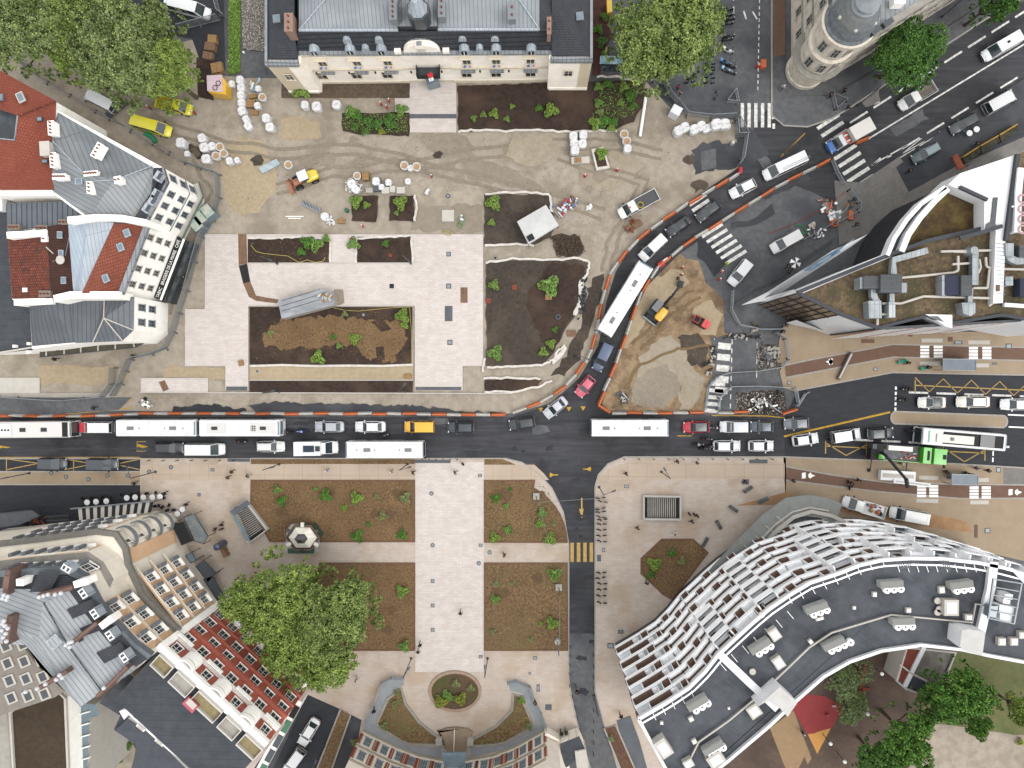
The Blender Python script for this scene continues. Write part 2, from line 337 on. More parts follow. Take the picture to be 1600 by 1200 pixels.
# NE boulevard sheets
flat('road',[(1205,160),(1320,170),(1500,60),(1640,-40),(1700,-40),(1700,60),(1600,175),(1440,270),(1330,330),(1270,300),(1160,258),(1180,200)], .07, asph_main)
flat('pavement',[(1206,-60),(1225,-60),(1225,120),(1240,150),(1300,150),(1500,30),(1600,-40),(1680,-40),(1540,30),(1322,172),(1300,185),(1262,198),(1225,196),(1206,180)], .2, asph_old, th=.14, side=kerb)
flat('pavement',[(1209,-60),(1227,-60),(1227,85),(1209,90)], .204, cycle)
flat('pavement',[(1304,282),(1345,285),(1405,245),(1420,262),(1500,205),(1700,80),(1700,190),(1450,330),(1312,383)], .2, gpave, th=.14, side=kerb)
flat('pavement',[(1470,205),(1700,60),(1700,170),(1490,262),(1420,300),(1400,262)], .206, asph_new)
flat('pavement',[(1225,506),(1400,516),(1700,522),(1700,588),(1395,582),(1240,611),(1224,606),(1214,560),(1218,530)], .2, tanpave, th=.12, side=kerb)
flat('path',[(1226,571),(1262,563),(1395,538),(1700,545),(1700,566),(1395,558),(1228,590)], .206, cycle)
flat('pavement',[(1224,714),(1480,724),(1700,737),(1700,900),(1228,790)], .2, tanpave, th=.12, side=kerb)
flat('path',[(1228,729),(1300,742),(1395,755),(1700,759),(1700,778),(1500,779),(1370,768),(1228,750)], .206, cycle)
flat('pavement',[(1568,731),(1700,736),(1700,758),(1568,756)], .212, gpave)
flat('pavement',[(1150,790),(1232,768),(1240,775),(1300,788),(1420,795),(1510,815),(1520,832),(1480,828),(1240,788)], .212, mat('ochre stained paving','#a67f5a','#b38e69',scale=1))
# north-side paving
flat('pavement',[(320,366),(755,366),(755,572),(723,572),(723,610),(648,610),(648,478),(388,478),(388,610),(352,610),(352,572),(289,572),(289,483),(320,483)], .16, pave, th=.12, side=kerb)
flat('pavement',[(220,591),(325,591),(325,613),(220,613)], .16, pave, th=.1)
flat('pavement',[(390,570),(646,570),(646,594),(390,594)], .14, sand)
flat('pavement',[(-90,590),(62,590),(62,614),(-90,614)], .15, conc_l); flat('pavement',[(-90,614),(172,614),(172,621),(-90,621)], .15, concrete, th=.1)
flat('road',[(-90,621),(205,621),(186,640),(60,650),(-90,652)], .12, asph_old)
flat('road',[(385,632),(425,628),(640,634),(700,640),(790,646),(400,646)], .13, asph_new, ragged=.25, step=.6); flat('road',[(270,636),(330,632),(385,640),(385,647),(270,647)], .13, asph_blk, ragged=.25, step=.6)
flat('pavement',[(640,128),(713,128),(713,178),(640,178)], .16, pave, th=.12, side=kerb); flat('pavement',[(640,185),(713,185),(713,207),(640,207)], .16, pave, th=.12, side=kerb); flat('pavement',[(640,178),(713,178),(713,185),(640,185)], .16, roof_gr)
flat('pavement',[(617,153),(640,153),(640,176),(617,176)], .15, pave)
# south pavements
SP = [(220,716),(648,716),(790,716),(815,722),(840,738),(862,762),(880,800),(888,850),(888,1060),(893,1090),(902,1130),(912,1160),(870,1175),(860,1240),(545,1240),(565,1125),(532,1108),(480,1085),(300,1000),(150,900),(200,790),(220,790)]
flat('pavement', SP, .2, pave_s, th=.12, side=kerb)
flat('pavement',[(649,722),(756,722),(756,1050),(649,1050)], .212, pave)
flat('pavement',[(-90,737),(220,737),(220,757),(-90,757)], .2, tanpave, th=.12, side=kerb)
flat('pavement',[(220,726),(835,726),(850,740),(858,750),(220,750)], .206, pave_slab)
SE = [(930,870),(930,760),(935,742),(950,725),(975,714),(1228,714),(1228,800),(1400,900),(1400,1240),(976,1240),(945,1135),(930,1080)]
flat('pavement', SE, .2, pave_s, th=.12, side=kerb)
flat('pavement',[(938,750),(952,732),(978,724),(1226,724),(1226,748),(938,750)], .206, pave_slab)
kb = MB()
for pth in ([(392,716.5),(648,716.5),(790,716.5),(815,722.5),(840,738.5),(862,762.5),(880,800),(888.5,850),(888.5,1060),(893,1090),(902,1130),(922,1200)],[(930,870),(930,760),(935,742),(950,725),(975,714),(1228,714),(1480,724),(1700,737)],[(930,870),(930,1080),(945,1135),(970,1210)],[(1240,611),(1395,582),(1700,588)],[(1206,-60),(1206,180),(1225,196),(1262,198),(1300,185),(1322,172),(1540,30),(1680,-50)],[(-90,716.5),(220,716.5),(220,737)],[(-90,737),(220,737)],[(-90,757),(220,757)],[(1226,571),(1262,563),(1395,538),(1700,545)],[(1228,590),(1395,558),(1700,566)],[(1228,729),(1300,742),(1395,755),(1700,759)],[(1228,750),(1370,768),(1500,779),(1700,778)]):
    kb.strip(G(pth,.2), .22, .0, .216, kerb)
st(kb,'kerb')
# traffic island
isl = arc(1399,652.5,6.5,9.5,90,270,8)+[(1399,662),(1568,668)]+arc(1568,658.5,6,9,-90,90,8)
flat('pavement', isl, .22, tanpave, th=.2, side=kerb)
kb = MB(); kb.strip(G(isl,.22), .25, .0, .228, kerb, closed=True); st(kb,'kerb')
# ---------------- ruts ----------------
# wheel ruts and worn strips
for k,(pth,w_) in enumerate([([(240,180),(330,215),(430,232),(560,225),(700,262),(850,300),(960,330)],.5),([(245,196),(330,230),(430,247),(560,240),(700,277),(850,316),(955,345)],.5),([(430,290),(520,262),(640,250),(800,225),(930,215),(1050,235)],.45),([(432,305),(520,277),(640,266),(800,240),(930,230),(1050,250)],.45),([(990,540),(1040,480),(1090,450)],.4),([(1002,548),(1052,490),(1100,462)],.4),([(975,610),(1000,570),(1060,545),(1120,540)],.4),([(300,250),(330,300),(310,350),(290,420),(262,500)],.5),([(870,250),(1000,290),(950,380),(940,430)],.45),([(880,240),(1015,283),(965,378),(953,425)],.45)]):
    q = G(pth,.07); d_ = []
    for i in range(len(q)-1):
        for j in range(8): a,b = Vector(q[i]),Vector(q[i+1]); p_ = a.lerp(b,j/8); d_.append((p_.x+.18*math.sin(i*8+j+k)+random.uniform(-.08,.08),p_.y+.18*math.cos(i*7+j)+random.uniform(-.08,.08)))
    m_ = MB(); m_.strip(d_,w_,.05,.085+.002*k,mat('rut dug earth','#77634a','#84704f',scale=1.5,bump=.8) if 4 <= k < 7 else mat('rut earth','#8b8070','#9a8f7e',scale=1.5,bump=.8)); tag(m_.obj('ground'),kind='structure')
for k,(pts,mt) in enumerate([([(640,655),(700,652),(704,664),(642,666)],asph_old),([(830,668),(856,664),(858,676),(834,678)],asph_old),([(430,655),(600,652),(600,656),(430,659)],asph_new),([(900,960),(912,960),(912,990),(902,992)],asph_new),([(896,1000),(915,1000),(915,1028),(896,1030)],asph_old),([(870,720),(905,716),(908,726),(874,730)],asph_new),([(1240,120),(1262,110),(1266,122),(1244,130)],asph_old),([(1340,150),(1372,140),(1376,158),(1350,168)],gpave),([(1190,300),(1260,270),(1266,280),(1196,312)],asph_new),([(0,664),(700,664),(700,668),(0,668)],asph_new),([(0,700),(800,700),(800,703),(0,703)],asph_new),([(1180,245),(1196,240),(1212,262),(1196,270)],asph_old),([(1390,200),(1440,172),(1450,185),(1400,214)],asph_old)]): flat('road',pts,.094+.0012*k,mt,ragged=.2,step=.7)
# ---------------- beds ----------------
def bed(pts, mt, z=.2, rg=0, edge=None, ew=.25, eh=.06):
    flat('soil', pts, z, mt, ragged=rg, step=.7)
    if edge:
        kb = MB(); kb.strip(G(pts,z), ew, .0, z+eh, edge, closed=True); st(kb,'kerb')
corten = mat('rusty edging','#6f5140','#7d5c48',scale=3)
BA = [(392,751),(648,751),(648,846),(500,846),(500,822),(492,817),(455,817),(446,828),(446,846),(422,846),(392,792)]
BB = [(757,751),(836,751)]+arc(790,850,96,98,72,2,8)[1:]+[(886,847),(757,847)]
bed(BA, mulch, .26, 0, corten); bed(BB, mulch, .26, 0, corten)
bed([(500,880),(648,880),(648,1016),(470,1016)], mulch, .26, 0, corten); bed([(757,880),(886,880),(887,1016),(757,1016)], mulch_g, .26, 0, corten)
bed([(392,717.5),(648,717.5),(648,725),(392,725)], mulch, .25); bed([(757,717.5),(785,717.5),(806,726),(757,726)], mulch, .25)
OC = [(1002,873),(1034,843),(1083,843),(1106,863),(1050,937),(1036,928),(1002,896)]
bed(OC, mulch, .26, 0, corten)
OV = arc(711,1080,39,30,0,360,32)[:-1]; bed(OV, mat('oval bed soil','#5d4a38','#6b5540','#55542f',scale=2.5,bump=1,contrast=1.6), .3, 0, mat('tan stone edging','#a08874','#b09a86',scale=2), .45, .12)
WL = [(627,1076),(606,1092),(589,1130),(594,1137),(628,1158),(640,1163),(690,1164),(682,1150),(655,1128),(634,1100)]; WR = [(802,1084),(814,1088),(832,1130),(830,1137),(790,1160),(770,1164),(735,1166),(742,1153),(775,1135),(800,1110)]
bed(WL, mulch_g, .26, 0, stone_g, .4, .1); bed(WR, mulch_g, .26, 0, stone_g, .4, .1)
bed([(532,1108),(548,1117),(505,1240),(480,1240)], mulch_g, .3, 0, kerb)
bed([(944,1138),(962,1133),(998,1215),(975,1215)], mat('site mulch','#6b4f3d','#5a4030',scale=2.5,contrast=1.6), .3, 0, kerb)
# dark beds, north
S1 = [(387,372),(515,372),(515,411),(387,411)]; S2 = [(558,370),(643,370),(643,410),(558,410)]; S3 = [(390,480),(645,480),(645,569),(390,569)]
for s_ in (S1,S2,S3): bed(s_, soil, .24, 0)
bed([(390,595),(645,595),(645,613),(390,613)], soil, .2)
flat('ground',[(412,520),(440,500),(520,495),(570,500),(632,502),(634,530),(622,555),(620,566),(575,562),(560,540),(520,540),(455,545),(412,543)], .262, mulch, ragged=.45, step=.6)
flat('soil',[(582,502),(600,500),(612,512),(598,520)], .268, soil, ragged=.3); flat('soil',[(588,542),(602,540),(604,560),(590,558)], .268, soil, ragged=.3)
bed([(550,306),(591,306),(588,346),(550,346)], soil, .22, .12); bed([(609,306),(647,306),(647,346),(609,345)], soil, .22, .12)
bed([(757,304),(860,304),(862,325),(870,350),(860,372),(835,382),(757,382)], soil_g, .22, .15)
NB = [(759,411),(800,406),(905,406),(919,412),(914,440),(904,466),(900,490),(880,520),(862,556),(848,568),(800,571),(760,572)]
bed(NB, soil_g, .22, .15)
flat('soil',[(856,412),(915,412),(912,440),(900,466),(898,490),(880,515),(862,550),(850,545),(838,515),(826,480),(828,450),(850,430)], .228, soil, ragged=.4, step=.6)
bed([(440,122),(640,130),(640,153),(440,153)], mat('litter soil','#5a4d3f','#6b5e4e','#3f352b',scale=2,bump=1,contrast=1.6), .2, .05); bed([(533,176),(640,176),(640,212),(555,210),(536,205)], soil, .2, .12)
bed([(715,134),(1006,125),(1008,160),(990,190),(960,203),(880,205),(840,204),(790,204),(716,206)], soil, .2, .1)
bed([(757,594),(800,592),(848,594),(838,604),(800,611),(757,611)], soil, .2, .1)
# white cloth along the bed edges
cl = MB()
for pth in ([(388,371),(430,372),(455,370),(515,372),(517,411)],[(556,411),(557,372),(600,370),(643,368),(645,410)],[(757,303),(812,300),(858,303),(862,330)],[(757,383),(800,381),(835,384)],[(758,410),(800,404),(860,406),(905,403),(921,410),(918,430),(906,440),(905,470),(897,492)],[(882,540),(872,548),(864,562),(848,570),(800,572),(762,574)],[(716,206),(740,203),(790,205),(830,203),(884,206),(930,204),(965,204)],[(648,305),(651,325),(648,345)],[(757,560),(755,580)],[(390,571),(645,571)],[(755,592),(800,590),(845,592)],[(757,612),(800,613),(840,605),(862,594)],[(932,120),(960,119),(990,124)]):
    cl.strip([(a+random.uniform(-.12,.12), b+random.uniform(-.12,.12)) for a,b in G([tuple(Vector(pth[i]).lerp(Vector(pth[i+1]),k/5)) for i in range(len(pth)-1) for k in range(5)]+[pth[-1]],.26)], .34, .2, .3, cloth)
tag(cl.obj('ground_cloth'),kind='stuff')
cl = MB(); cl.prism(G([(862,562),(880,545),(882,538),(886,545),(878,558),(864,570)],.3),.2,.34,cloth); cl.prism(G([(897,492),(905,470),(907,440),(911,432),(912,445),(908,480),(900,494)],.3),.2,.34,cloth); tag(cl.obj('ground_cloth'),kind='stuff')
# white joint lines and lighter slabs in the plaza, corten frame
lines('kerb',[[(387,411),(645,411)],[(388,478),(645,478),(645,570)],[(390,594),(645,594)],[(220,591),(325,591)],[(218,613),(800,615)],[(220,716),(220,760),(220,790)]], .14, conc_l, .25)
# dirt plots, top left
flat('grass',[(357,-20),(376,-20),(376,112),(357,118)], .16, grass); flat('ground',[(376,-20),(414,-20),(414,80),(380,78)], .16, gravel, ragged=.2); flat('ground',[(376,78),(414,82),(416,120),(376,122)], .15, asph_old)
flat('ground',[(308,92),(328,95),(326,140),(334,155),(312,150)], .125, soil, ragged=.3)
# SE school ground
flat('ground',[(1190,1090),(1250,1060),(1360,1015),(1420,1010),(1500,1020),(1640,1040),(1640,1240),(1100,1240)], .22, yard)
flat('grass',[(1488,1015),(1700,1030),(1700,1160),(1470,1150),(1440,1110)], .23, lawn)
flat('pavement',[(1462,1130),(1560,1145),(1700,1160),(1700,1240),(1400,1240),(1430,1180)], .24, mat('worn school concrete','#b0a596','#a09484','#8b8172',scale=.8,big=.12,contrast=1.4), ragged=.1)
flat('pavement',[(1203,1138),(1240,1110),(1268,1185),(1262,1195),(1257,1182),(1248,1200),(1236,1215),(1225,1195)], .24, rubber_t)
flat('pavement',[(1240,1098),(1262,1085),(1290,1088),(1315,1104),(1314,1112),(1300,1137),(1285,1143),(1262,1148),(1240,1112)], .244, rubber_r)
flat('pavement',[(1262,1147),(1272,1146),(1282,1142),(1298,1138),(1277,1178)], .25, rubber_y)
flat('grass',[(1300,1050),(1340,1030),(1345,1080),(1358,1110),(1335,1135),(1312,1130)], .235, lawn, ragged=.4)
flat('ground',[(1600,1150),(1640,1150),(1640,1180)], .26, soil)
# ---------------- road markings ----------------
def zebra(a, b, n, wd, ln_dir, mt=white_w, z=.1, duty=.5, worn=None):
    """bars of width wd laid between px a and b (centres), each bar a px vector ln_dir long"""
    mb = MB()
    for i in range(n):
        t = i/(n-1); cx = a[0]+(b[0]-a[0])*t; cy = a[1]+(b[1]-a[1])*t
        mb.strip(G([(cx-ln_dir[0]/2, cy-ln_dir[1]/2),(cx+ln_dir[0]/2, cy+ln_dir[1]/2)], z), wd, z-.004, z, mt)
    return tag(mb.obj('crosswalk'), kind='structure')
zebra((1160,180),(1202,180),5,.5,(0,38)); zebra((1208,182),(1209,197),2,.4,(0,8))
zebra((1294,190),(1348,285),9,.55,(34,-22),z=.1)
zebra((1090,312),(1100,330),3,.55,(26,-17)); zebra((1113,360),(1150,402),6,.5,(32,-20))
zebra((1132,541),(1127,610),5,1.0,(20,2),z=.105); zebra((1122,600),(1112,642),5,.6,(22,2),z=.105)
zebra((894,863),(924,863),4,.55,(0,30),yel_l,z=.1)
for x0,y0 in ((1443,549),(1519,551)): 
    for q in (0,21): zebra((x0+q+2,y0-7),(x0+q+2,y0+8),4,.38,(14,0),white,z=.22)
for x0,y0 in ((1438,767),(1520,769)):
    for q in (0,19): zebra((x0+q+2,y0-7),(x0+q+2,y0+8),4,.38,(14,0),white,z=.22)
for a,b in (((1440,532),(1473,532)),((1513,535),(1547,535)),((1437,568),(1470,568)),((1525,571),(1545,571)),((1436,746),(1466,747)),((1529,750),(1545,750)),((1432,782),(1466,783)),((1516,785),(1545,785))):
    lines('road_marking',[[a,b]],.6,conc_l,.222)
def dash(a, b, n, wd, mt=white_w, z=.1, duty=.55):
    s_ = []
    for i in range(n):
        t0 = i/n; t1 = t0+duty/n
        s_.append([(a[0]+(b[0]-a[0])*t0, a[1]+(b[1]-a[1])*t0),(a[0]+(b[0]-a[0])*t1, a[1]+(b[1]-a[1])*t1)])
    return lines('road_marking', s_, wd, mt, z)
dash((1328,192),(1660,-20),9,.3,duty=.75); lines('road_marking',[[(1355,218),(1640,45)]],.22,white_w,.1)
dash((1410,232),(1640,90),6,.28,duty=.7); dash((1400,250),(1620,118),6,.14,duty=.8)
dash((1362,258),(1420,225),2,.2,duty=.9); lines('road_marking',[[(1410,240),(1444,221)],[(1410,240),(1440,216)],[(1468,205),(1478,219)]],.12,white_w,.1)
dash((1187,-10),(1184,145),16,.16); dash((1146,-10),(1147,30),2,.15)
lines('road_marking',[[(1240,-8),(1255,-30)],[(1220,245),(1258,208)],[(1225,240),(1243,222)]],.12,yel,.1)
dash((10,641),(140,631),3,.14,duty=.65); dash((1144,530),(1141,645),8,.14); dash((1183,535),(1182,600),3,.12)
lines('road_marking',[[(1225,682),(1391,644)]],.3,yel,.1); lines('road_marking',[[(1112,649),(1200,650),(1226,653)],[(30,650),(120,646),(205,637)],[(190,630),(205,624)],[(1058,681),(1081,681)]],.14,yel,.1)
dash((1400,604),(1399,645),5,.28,white,duty=.6); dash((1420,613),(1680,622),6,.3,white_w,duty=.7); dash((1292,685),(1340,689),1,.3,duty=.3)
dash((1292,685),(1590,699),7,.32,white_w,duty=.7); lines('road_marking',[[(1575,648),(1640,651)],[(1576,667),(1640,670)]],.2,white,.1); dash((1552,705),(1551,725),2,.2,white,duty=.7)
def zig(x0, x1, ya, yb, n, yt, z=.1, ends=True):
    s_ = [[(x0,yt[0]),(x1,yt[1])]]; pts = []
    for i in range(2*n+1):
        t = i/(2*n); pts.append((x0+(x1-x0)*t, (ya if i%2 == 0 else yb)+(yt[1]-yt[0])*t))
    s_ += [pts]; 
    if ends: s_ += [[(x0,yt[0]-8),(x0,yt[0]+12)],[(x1,yt[1]-8),(x1,yt[1]+12)]]
    return lines('road_marking', s_, .16, yel_l, z)
zig(1430,1650,590,611,5,(602,612)); zig(1290,1354,692,710,1,(697,700)); zig(1475,1539,700,720,1,(705,708))
lines('road_marking',[[(10,717),(60,724)],[(10,734),(60,724)],[(10,717),(10,736)],[(115,717),(115,736)],[(100,717),(140,724)],[(100,734),(140,726)],[(220,717),(182,725)],[(220,734),(182,726)],[(0,714.5),(218,714.5)]],.13,yel_l,.1)
def tri(name, pts, mt, z): return flat(name, [pts[0],pts[1],pts[2]], z, mt)
for cx,cy in ((845,640),(889,639),(911,638)): tri('road_marking',[(cx-4,cy-3),(cx+4,cy-3),(cx,cy+4)],yel,.1)
tri('road_marking',[(214,693),(232,698),(216,702)],yel,.1); tri('road_marking',[(0,696),(17,699),(0,702)],yel,.1)
lines('road_marking',[[(214,690),(228,690)],[(214,705),(228,705)],[(214,690),(214,705)]],.1,yel_l,.1)
for cx,cy,fl in ((865,742,1),(917,733,-1)): lines('road_marking',[[(cx-6,cy),(cx+7,cy)]],.18,yel,.1); tri('road_marking',[(cx-6*fl,cy-4),(cx-6*fl,cy+4),(cx+2*fl,cy)],yel,.104)
lines('road_marking',[[(909,778),(909,800)],[(909,806),(908,813)]],.22,yel_l,.1); tri('road_marking',[(905,795),(912,795),(909,812)],yel_l,.104)
lines('road_marking',[[(1365,162),(1374,158)]],.3,white,.1)
# bicycle symbols and arrows on the cycle paths
def bike_mark(cx, cy, d, z=.215):
    mb = MB()
    mb.prism(G([(cx-7,cy-4),(cx-1,cy-5),(cx-1,cy+4),(cx-7,cy+5)],z),z-.004,z,white); mb.prism(G([(cx+2*d+1,cy-2),(cx+6*d+1,cy-5),(cx+7*d+1,cy-2),(cx+13*d+1,cy),(cx+7*d+1,cy+3),(cx+5*d+1,cy+5),(cx+2*d+1,cy+2)],z),z-.004,z,white)
    return tag(mb.obj('road_marking'),kind='structure')
bike_mark(1302,565,-1); bike_mark(1260,743,1); bike_mark(1583,769,1);
lines('road_marking',[[(1162,17),(1166,30)],[(1176,18),(1183,30)],[(1363,258),(1376,247)],[(1385,246),(1393,243)]],.25,white_w,.1)
# light slabs, drain covers and steel hatches
def covers():
    i = 0
    for (x,y,a,b,mt,z) in [(701,397,7,7,steel_d,.17),(701,447,8,8,steel_d,.17),(612,447,7,7,black,.17),(703,535,8,8,steel_d,.17),(725,461,11,24,wood_d,.17),(701,490,12,24,roof_gr,.17),(700,337,19,18,conc_l,.16),(763,470,8,8,terra,.25),
      (676,908,6,6,steel_d,.22),(676,946,6,6,steel_d,.22),(676,984,6,6,steel_d,.22),(751,1026,6,5,steel_d,.22),(750,743,6,5,steel_d,.22),(751,852,6,5,steel_d,.22),(332,734,6,5,steel_d,.22),(311,773,5,5,steel_d,.22),(979,760,7,5,steel_d,.22),(943,859,5,6,steel_d,.22),(936,872,6,10,roof_gr,.22),
      (1185,721,28,6,roof_gr,.22),(1165,753,10,8,roof_gr,.22),(674,721,60,5,roof_gr,.22),(373,719,36,5,roof_gr,.215),(685,607,72,5,roof_gr,.17),(370,607,34,6,roof_gr,.17),
      (857,464,10,9,wood,.3),(804,449,8,8,terra,.3),(610,399,5,5,terra,.3),(631,497,8,8,glass_b,.3),(568,492,5,5,steel_d,.3),(893,521,14,10,wood_d,.3),
      (1423,523,6,6,cycle,.22),(1485,530,7,7,cycle,.22),(1497,535,13,5,steel_d,.22),(1356,533,20,6,cycle,.22),(1368,577,6,5,steel_d,.22),(1233,598,6,5,steel_d,.22),(1576,541,9,8,steel_d,.22),(1554,568,8,4,gpave,.22),
      (836,1028,6,5,steel_d,.22),(828,1052,4,4,steel_d,.22),(857,1105,10,9,roof_gr,.22),(841,1075,5,11,steel_d,.22),(970,987,8,6,steel_d,.22),(954,1009,10,8,steel_d,.22),(1543,829,8,8,steel_d,.22),(1525,830,5,20,cycle,.22),(1560,734,7,8,steel_d,.22),
      (1587,413,22,16,roof_gr,.24)][:-1]:
        mb = MB(); p = P(x,y,z); mb.box((p[0],p[1],z+.01),(a/10,b/10,.02),mt); 
        mb.box((p[0],p[1],z+.024),(a/10*.7,b/10*.7,.008),steel if mt is steel_d else mt); o = mb.obj('drain_cover'); 
        if max(a,b) > 20: o.name = 'floor_grille'
        tag(o,None,'cover'); auto(o,{True:'long grey floor grille',False:'square floor cover'}[max(a,b)>20], x, y); i += 1
    for (x,y) in ((674,771),(676,852),(765,863),(748,880),(267,730),(233,737),(138,749),(103,745),(80,739),(168,743),(200,743),(700,306),(774,403),(871,496)):
        mb = MB(); p = P(x,y,.22); mb.cyl((p[0],p[1],.2),.34,.03,steel_d,16); mb.cyl((p[0],p[1],.231),.22,.005,steel,12); auto(tag(mb.obj('manhole_cover'),None,'manhole'),'round dark manhole cover',x,y)
covers()
# stains and patches that stay put on road, beds and yard
for k in range(46):
    zone = k%4; r_ = random.uniform(.25,.8)
    if zone == 0: px,py,mt,z = random.uniform(20,1200),random.choice([663,668,697,703])+random.uniform(-3,3),asph_blk,.11
    elif zone == 1: px,py,mt,z = random.uniform(380,1100),random.uniform(215,300),random.choice([silt,soil_g,silt_l]),.1; r_ *= 1.8
    elif zone == 2: px,py,mt,z = random.choice([(random.uniform(400,640),random.uniform(760,810)),(random.uniform(765,860),random.uniform(765,830)),(random.uniform(765,880),random.uniform(890,1005)),(random.uniform(600,640),random.uniform(890,1005))])+(mat('dark mulch','#5d4933','#6f583c',scale=3,contrast=1.6),.268); r_ *= 2
    else: px,py,mt,z = random.uniform(900,925),random.uniform(740,1100),asph_blk,.11
    c = P(px,py,z); q = [(c[0]+r_*random.uniform(.5,1.4)*math.cos(a*.52),c[1]+r_*random.uniform(.4,1.1)*math.sin(a*.52)) for a in range(12)]; m_ = MB(); m_.face([(x,y,z+.0007*k) for x,y in q],mt); tag(m_.obj({0:'road',1:'ground',2:'soil',3:'road'}[zone]),kind='structure')
# timber walkway and trench, whose shade is a flat black slab
for pts,mt in (([(372,366),(385,366),(386,412),(373,414)],wood_d),([(373,415),(386,412),(391,440),(380,443)],black),([(380,443),(391,440),(400,462),(435,468),(433,474),(400,470),(389,464)],wood_d),([(248,597),(257,594),(264,608),(255,612)],wood_d)):
    o = flat('board_walkway', pts, .2, mt, th=.04, kind=None); tag(o,None,'boards'); auto(o,'brown board covering laid on paving' if mt is wood_d else 'trench shade as flat black strip between boards',pts[0][0],pts[0][1])
# ---------------- vehicles ----------------
tyre = mat('tyre rubber','#18191b','#202124',scale=4,rough=.8); rim = mat('alloy','#8d9194','#7d8184',metal=.6,rough=.4,scale=3)
lamp_w = mat('headlamp lens','#c9ced2',rough=.15,spec=.7); lamp_r = mat('tail lamp lens','#8e1d1d',rough=.2,spec=.6)
grey_tr = mat('grey plastic trim','#3a3c3f','#46484b',scale=3)
def wheels(root, xs, hw, r=.32, wd=.22):
    for x in xs:
        for s_ in (-1,1):
            mb = MB(); mb.cyl((0,0,0), r, wd, tyre, 14, axis='Y'); o = mb.obj('wheel', root, static=False); o.location = (x, s_*(hw-wd/2+.01), r)
            mb = MB(); mb.cyl((0,0,0), r*.6, wd+.02, rim, 10, axis='Y'); mb.obj('rim', o, static=False)
def loft(secs, mt, shade=True):
    """secs: (x, halfwidth, zbottom, zbelt) rounded car-body sections"""
    mb = MB(); n = 10; vs = []; fs = []
    for x, hw, zb, zt in secs:
        h = zt-zb
        for (a, b) in ((-.88,0),(-1,.18),(-1,.62),(-.95,.84),(-.8,.97),(-.4,1.02),(.4,1.02),(.8,.97),(.95,.84),(1,.62),(1,.18),(.88,0)):
            vs.append((x, a*hw, zb+b*h))
    n = 12
    for k in range(len(secs)-1):
        for i in range(n): fs.append([k*n+i, (k+1)*n+i, (k+1)*n+(i+1)%n, k*n+(i+1)%n])
    fs += [list(range(n))[::-1], list(range((len(secs)-1)*n, len(secs)*n))]
    # orientation
    fs = [f[::-1] for f in fs]
    mb.add(vs, fs, mt); return mb
def quad_on(a, b, c, d, u0, u1, v0, v1, off, mt, nseg=1):
    """a panel inset on the quad abcd (a-b bottom, d-c top), pushed out by off along its normal"""
    a, b, c, d = map(Vector, (a,b,c,d)); nn = (b-a).cross(d-a).normalized()*off
    def p(u, v): return (a.lerp(b,u)).lerp(d.lerp(c,u), v)+nn
    q = [p(u0,v0), p(u1,v0), p(u1,v1), p(u0,v1)]
    mb = MB(); t = [x-nn*.9-(nn*.1) for x in q]
    mb.add(q+t, [[0,1,2,3],[0,4,5,1],[1,5,6,2],[2,6,7,3],[3,7,4,0]], mt); return mb
def cabin(root, xr0, xf0, xr1, xf1, w0, w1, z0, z1, cm, roofmat=None, rows=2, rear=True, sides=True):
    """glasshouse: bottom rect (xr0..xf0, +-w0) at z0, top rect (xr1..xf1, +-w1) at z1"""
    B = [(xr0,-w0,z0),(xf0,-w0,z0),(xf0,w0,z0),(xr0,w0,z0)]; zt = z1
    T = [(xr1,-w1,zt),(xf1,-w1,zt),(xf1,w1,zt),(xr1,w1,zt)]
    mb = MB(); mb.add(B+T, [[0,1,5,4],[1,2,6,5],[2,3,7,6],[3,0,4,7],[4,5,6,7]], cm); mb.obj('cabin', root, static=False)
    # roof skin, slightly domed
    mb = MB(); vs = []; nx, ny = 5, 4
    for i in range(nx+1):
        for j in range(ny+1):
            u = i/nx; v = j/ny; x = xr1+(xf1-xr1)*u; y = -w1+2*w1*v; e = (1-(2*u-1)**4)*(1-(2*v-1)**4)
            vs.append((x, y*(1-.0), zt+.012+.05*e))
    fs = [[i*(ny+1)+j, (i+1)*(ny+1)+j, (i+1)*(ny+1)+j+1, i*(ny+1)+j+1] for i in range(nx) for j in range(ny)]
    mb.add(vs, fs, roofmat or cm); mb.obj('roof', root, smooth=True, static=False)
    quad_on(B[1],B[2],T[2],T[1],.05,.95,.02,.96,.012,glass_c).obj('windshield', root, static=False)
    if rear: quad_on(B[3],B[0],T[0],T[3],.07,.93,.12,.93,.012,glass_c).obj('rear_window', root, static=False)
    if sides:
        for s_ in (0,1):
            for k in range(rows):
                u0 = .05+.9*k/rows+.01; u1 = .05+.9*(k+1)/rows-.02
                if s_ == 0: q = quad_on(B[0],B[1],T[1],T[0],u0,u1,.1,.92,.01,glass_c)
                else: q = quad_on(B[2],B[3],T[3],T[2],1-u1,1-u0,.1,.92,.01,glass_c)
                q.obj('side_window', root, static=False)
def lamps(root, xf, xr, hw, zf=.62, zr=.75):
    for s_ in (-1,1):
        MB().box((xf,s_*(hw-.22),zf),(.16,.3,.12),lamp_w,rz=-s_*.35).obj('headlight',root,static=False)
        MB().box((xr,s_*(hw-.16),zr),(.08,.22,.18),lamp_r,rz=s_*.25).obj('taillight',root,static=False)
def mirrors(root, x, hw, z, cm, s=1.0):
    for s_ in (-1,1): MB().box((x,s_*(hw+.12*s),z),(.14*s,.24*s,.14*s),cm).obj('mirror',root,static=False)
def place(front, rear, z, W=None):
    f = Vector(P(*front,z)); r = Vector(P(*rear,z)); d = f-r
    return (f+r)/2, math.atan2(d.y,d.x), d.length
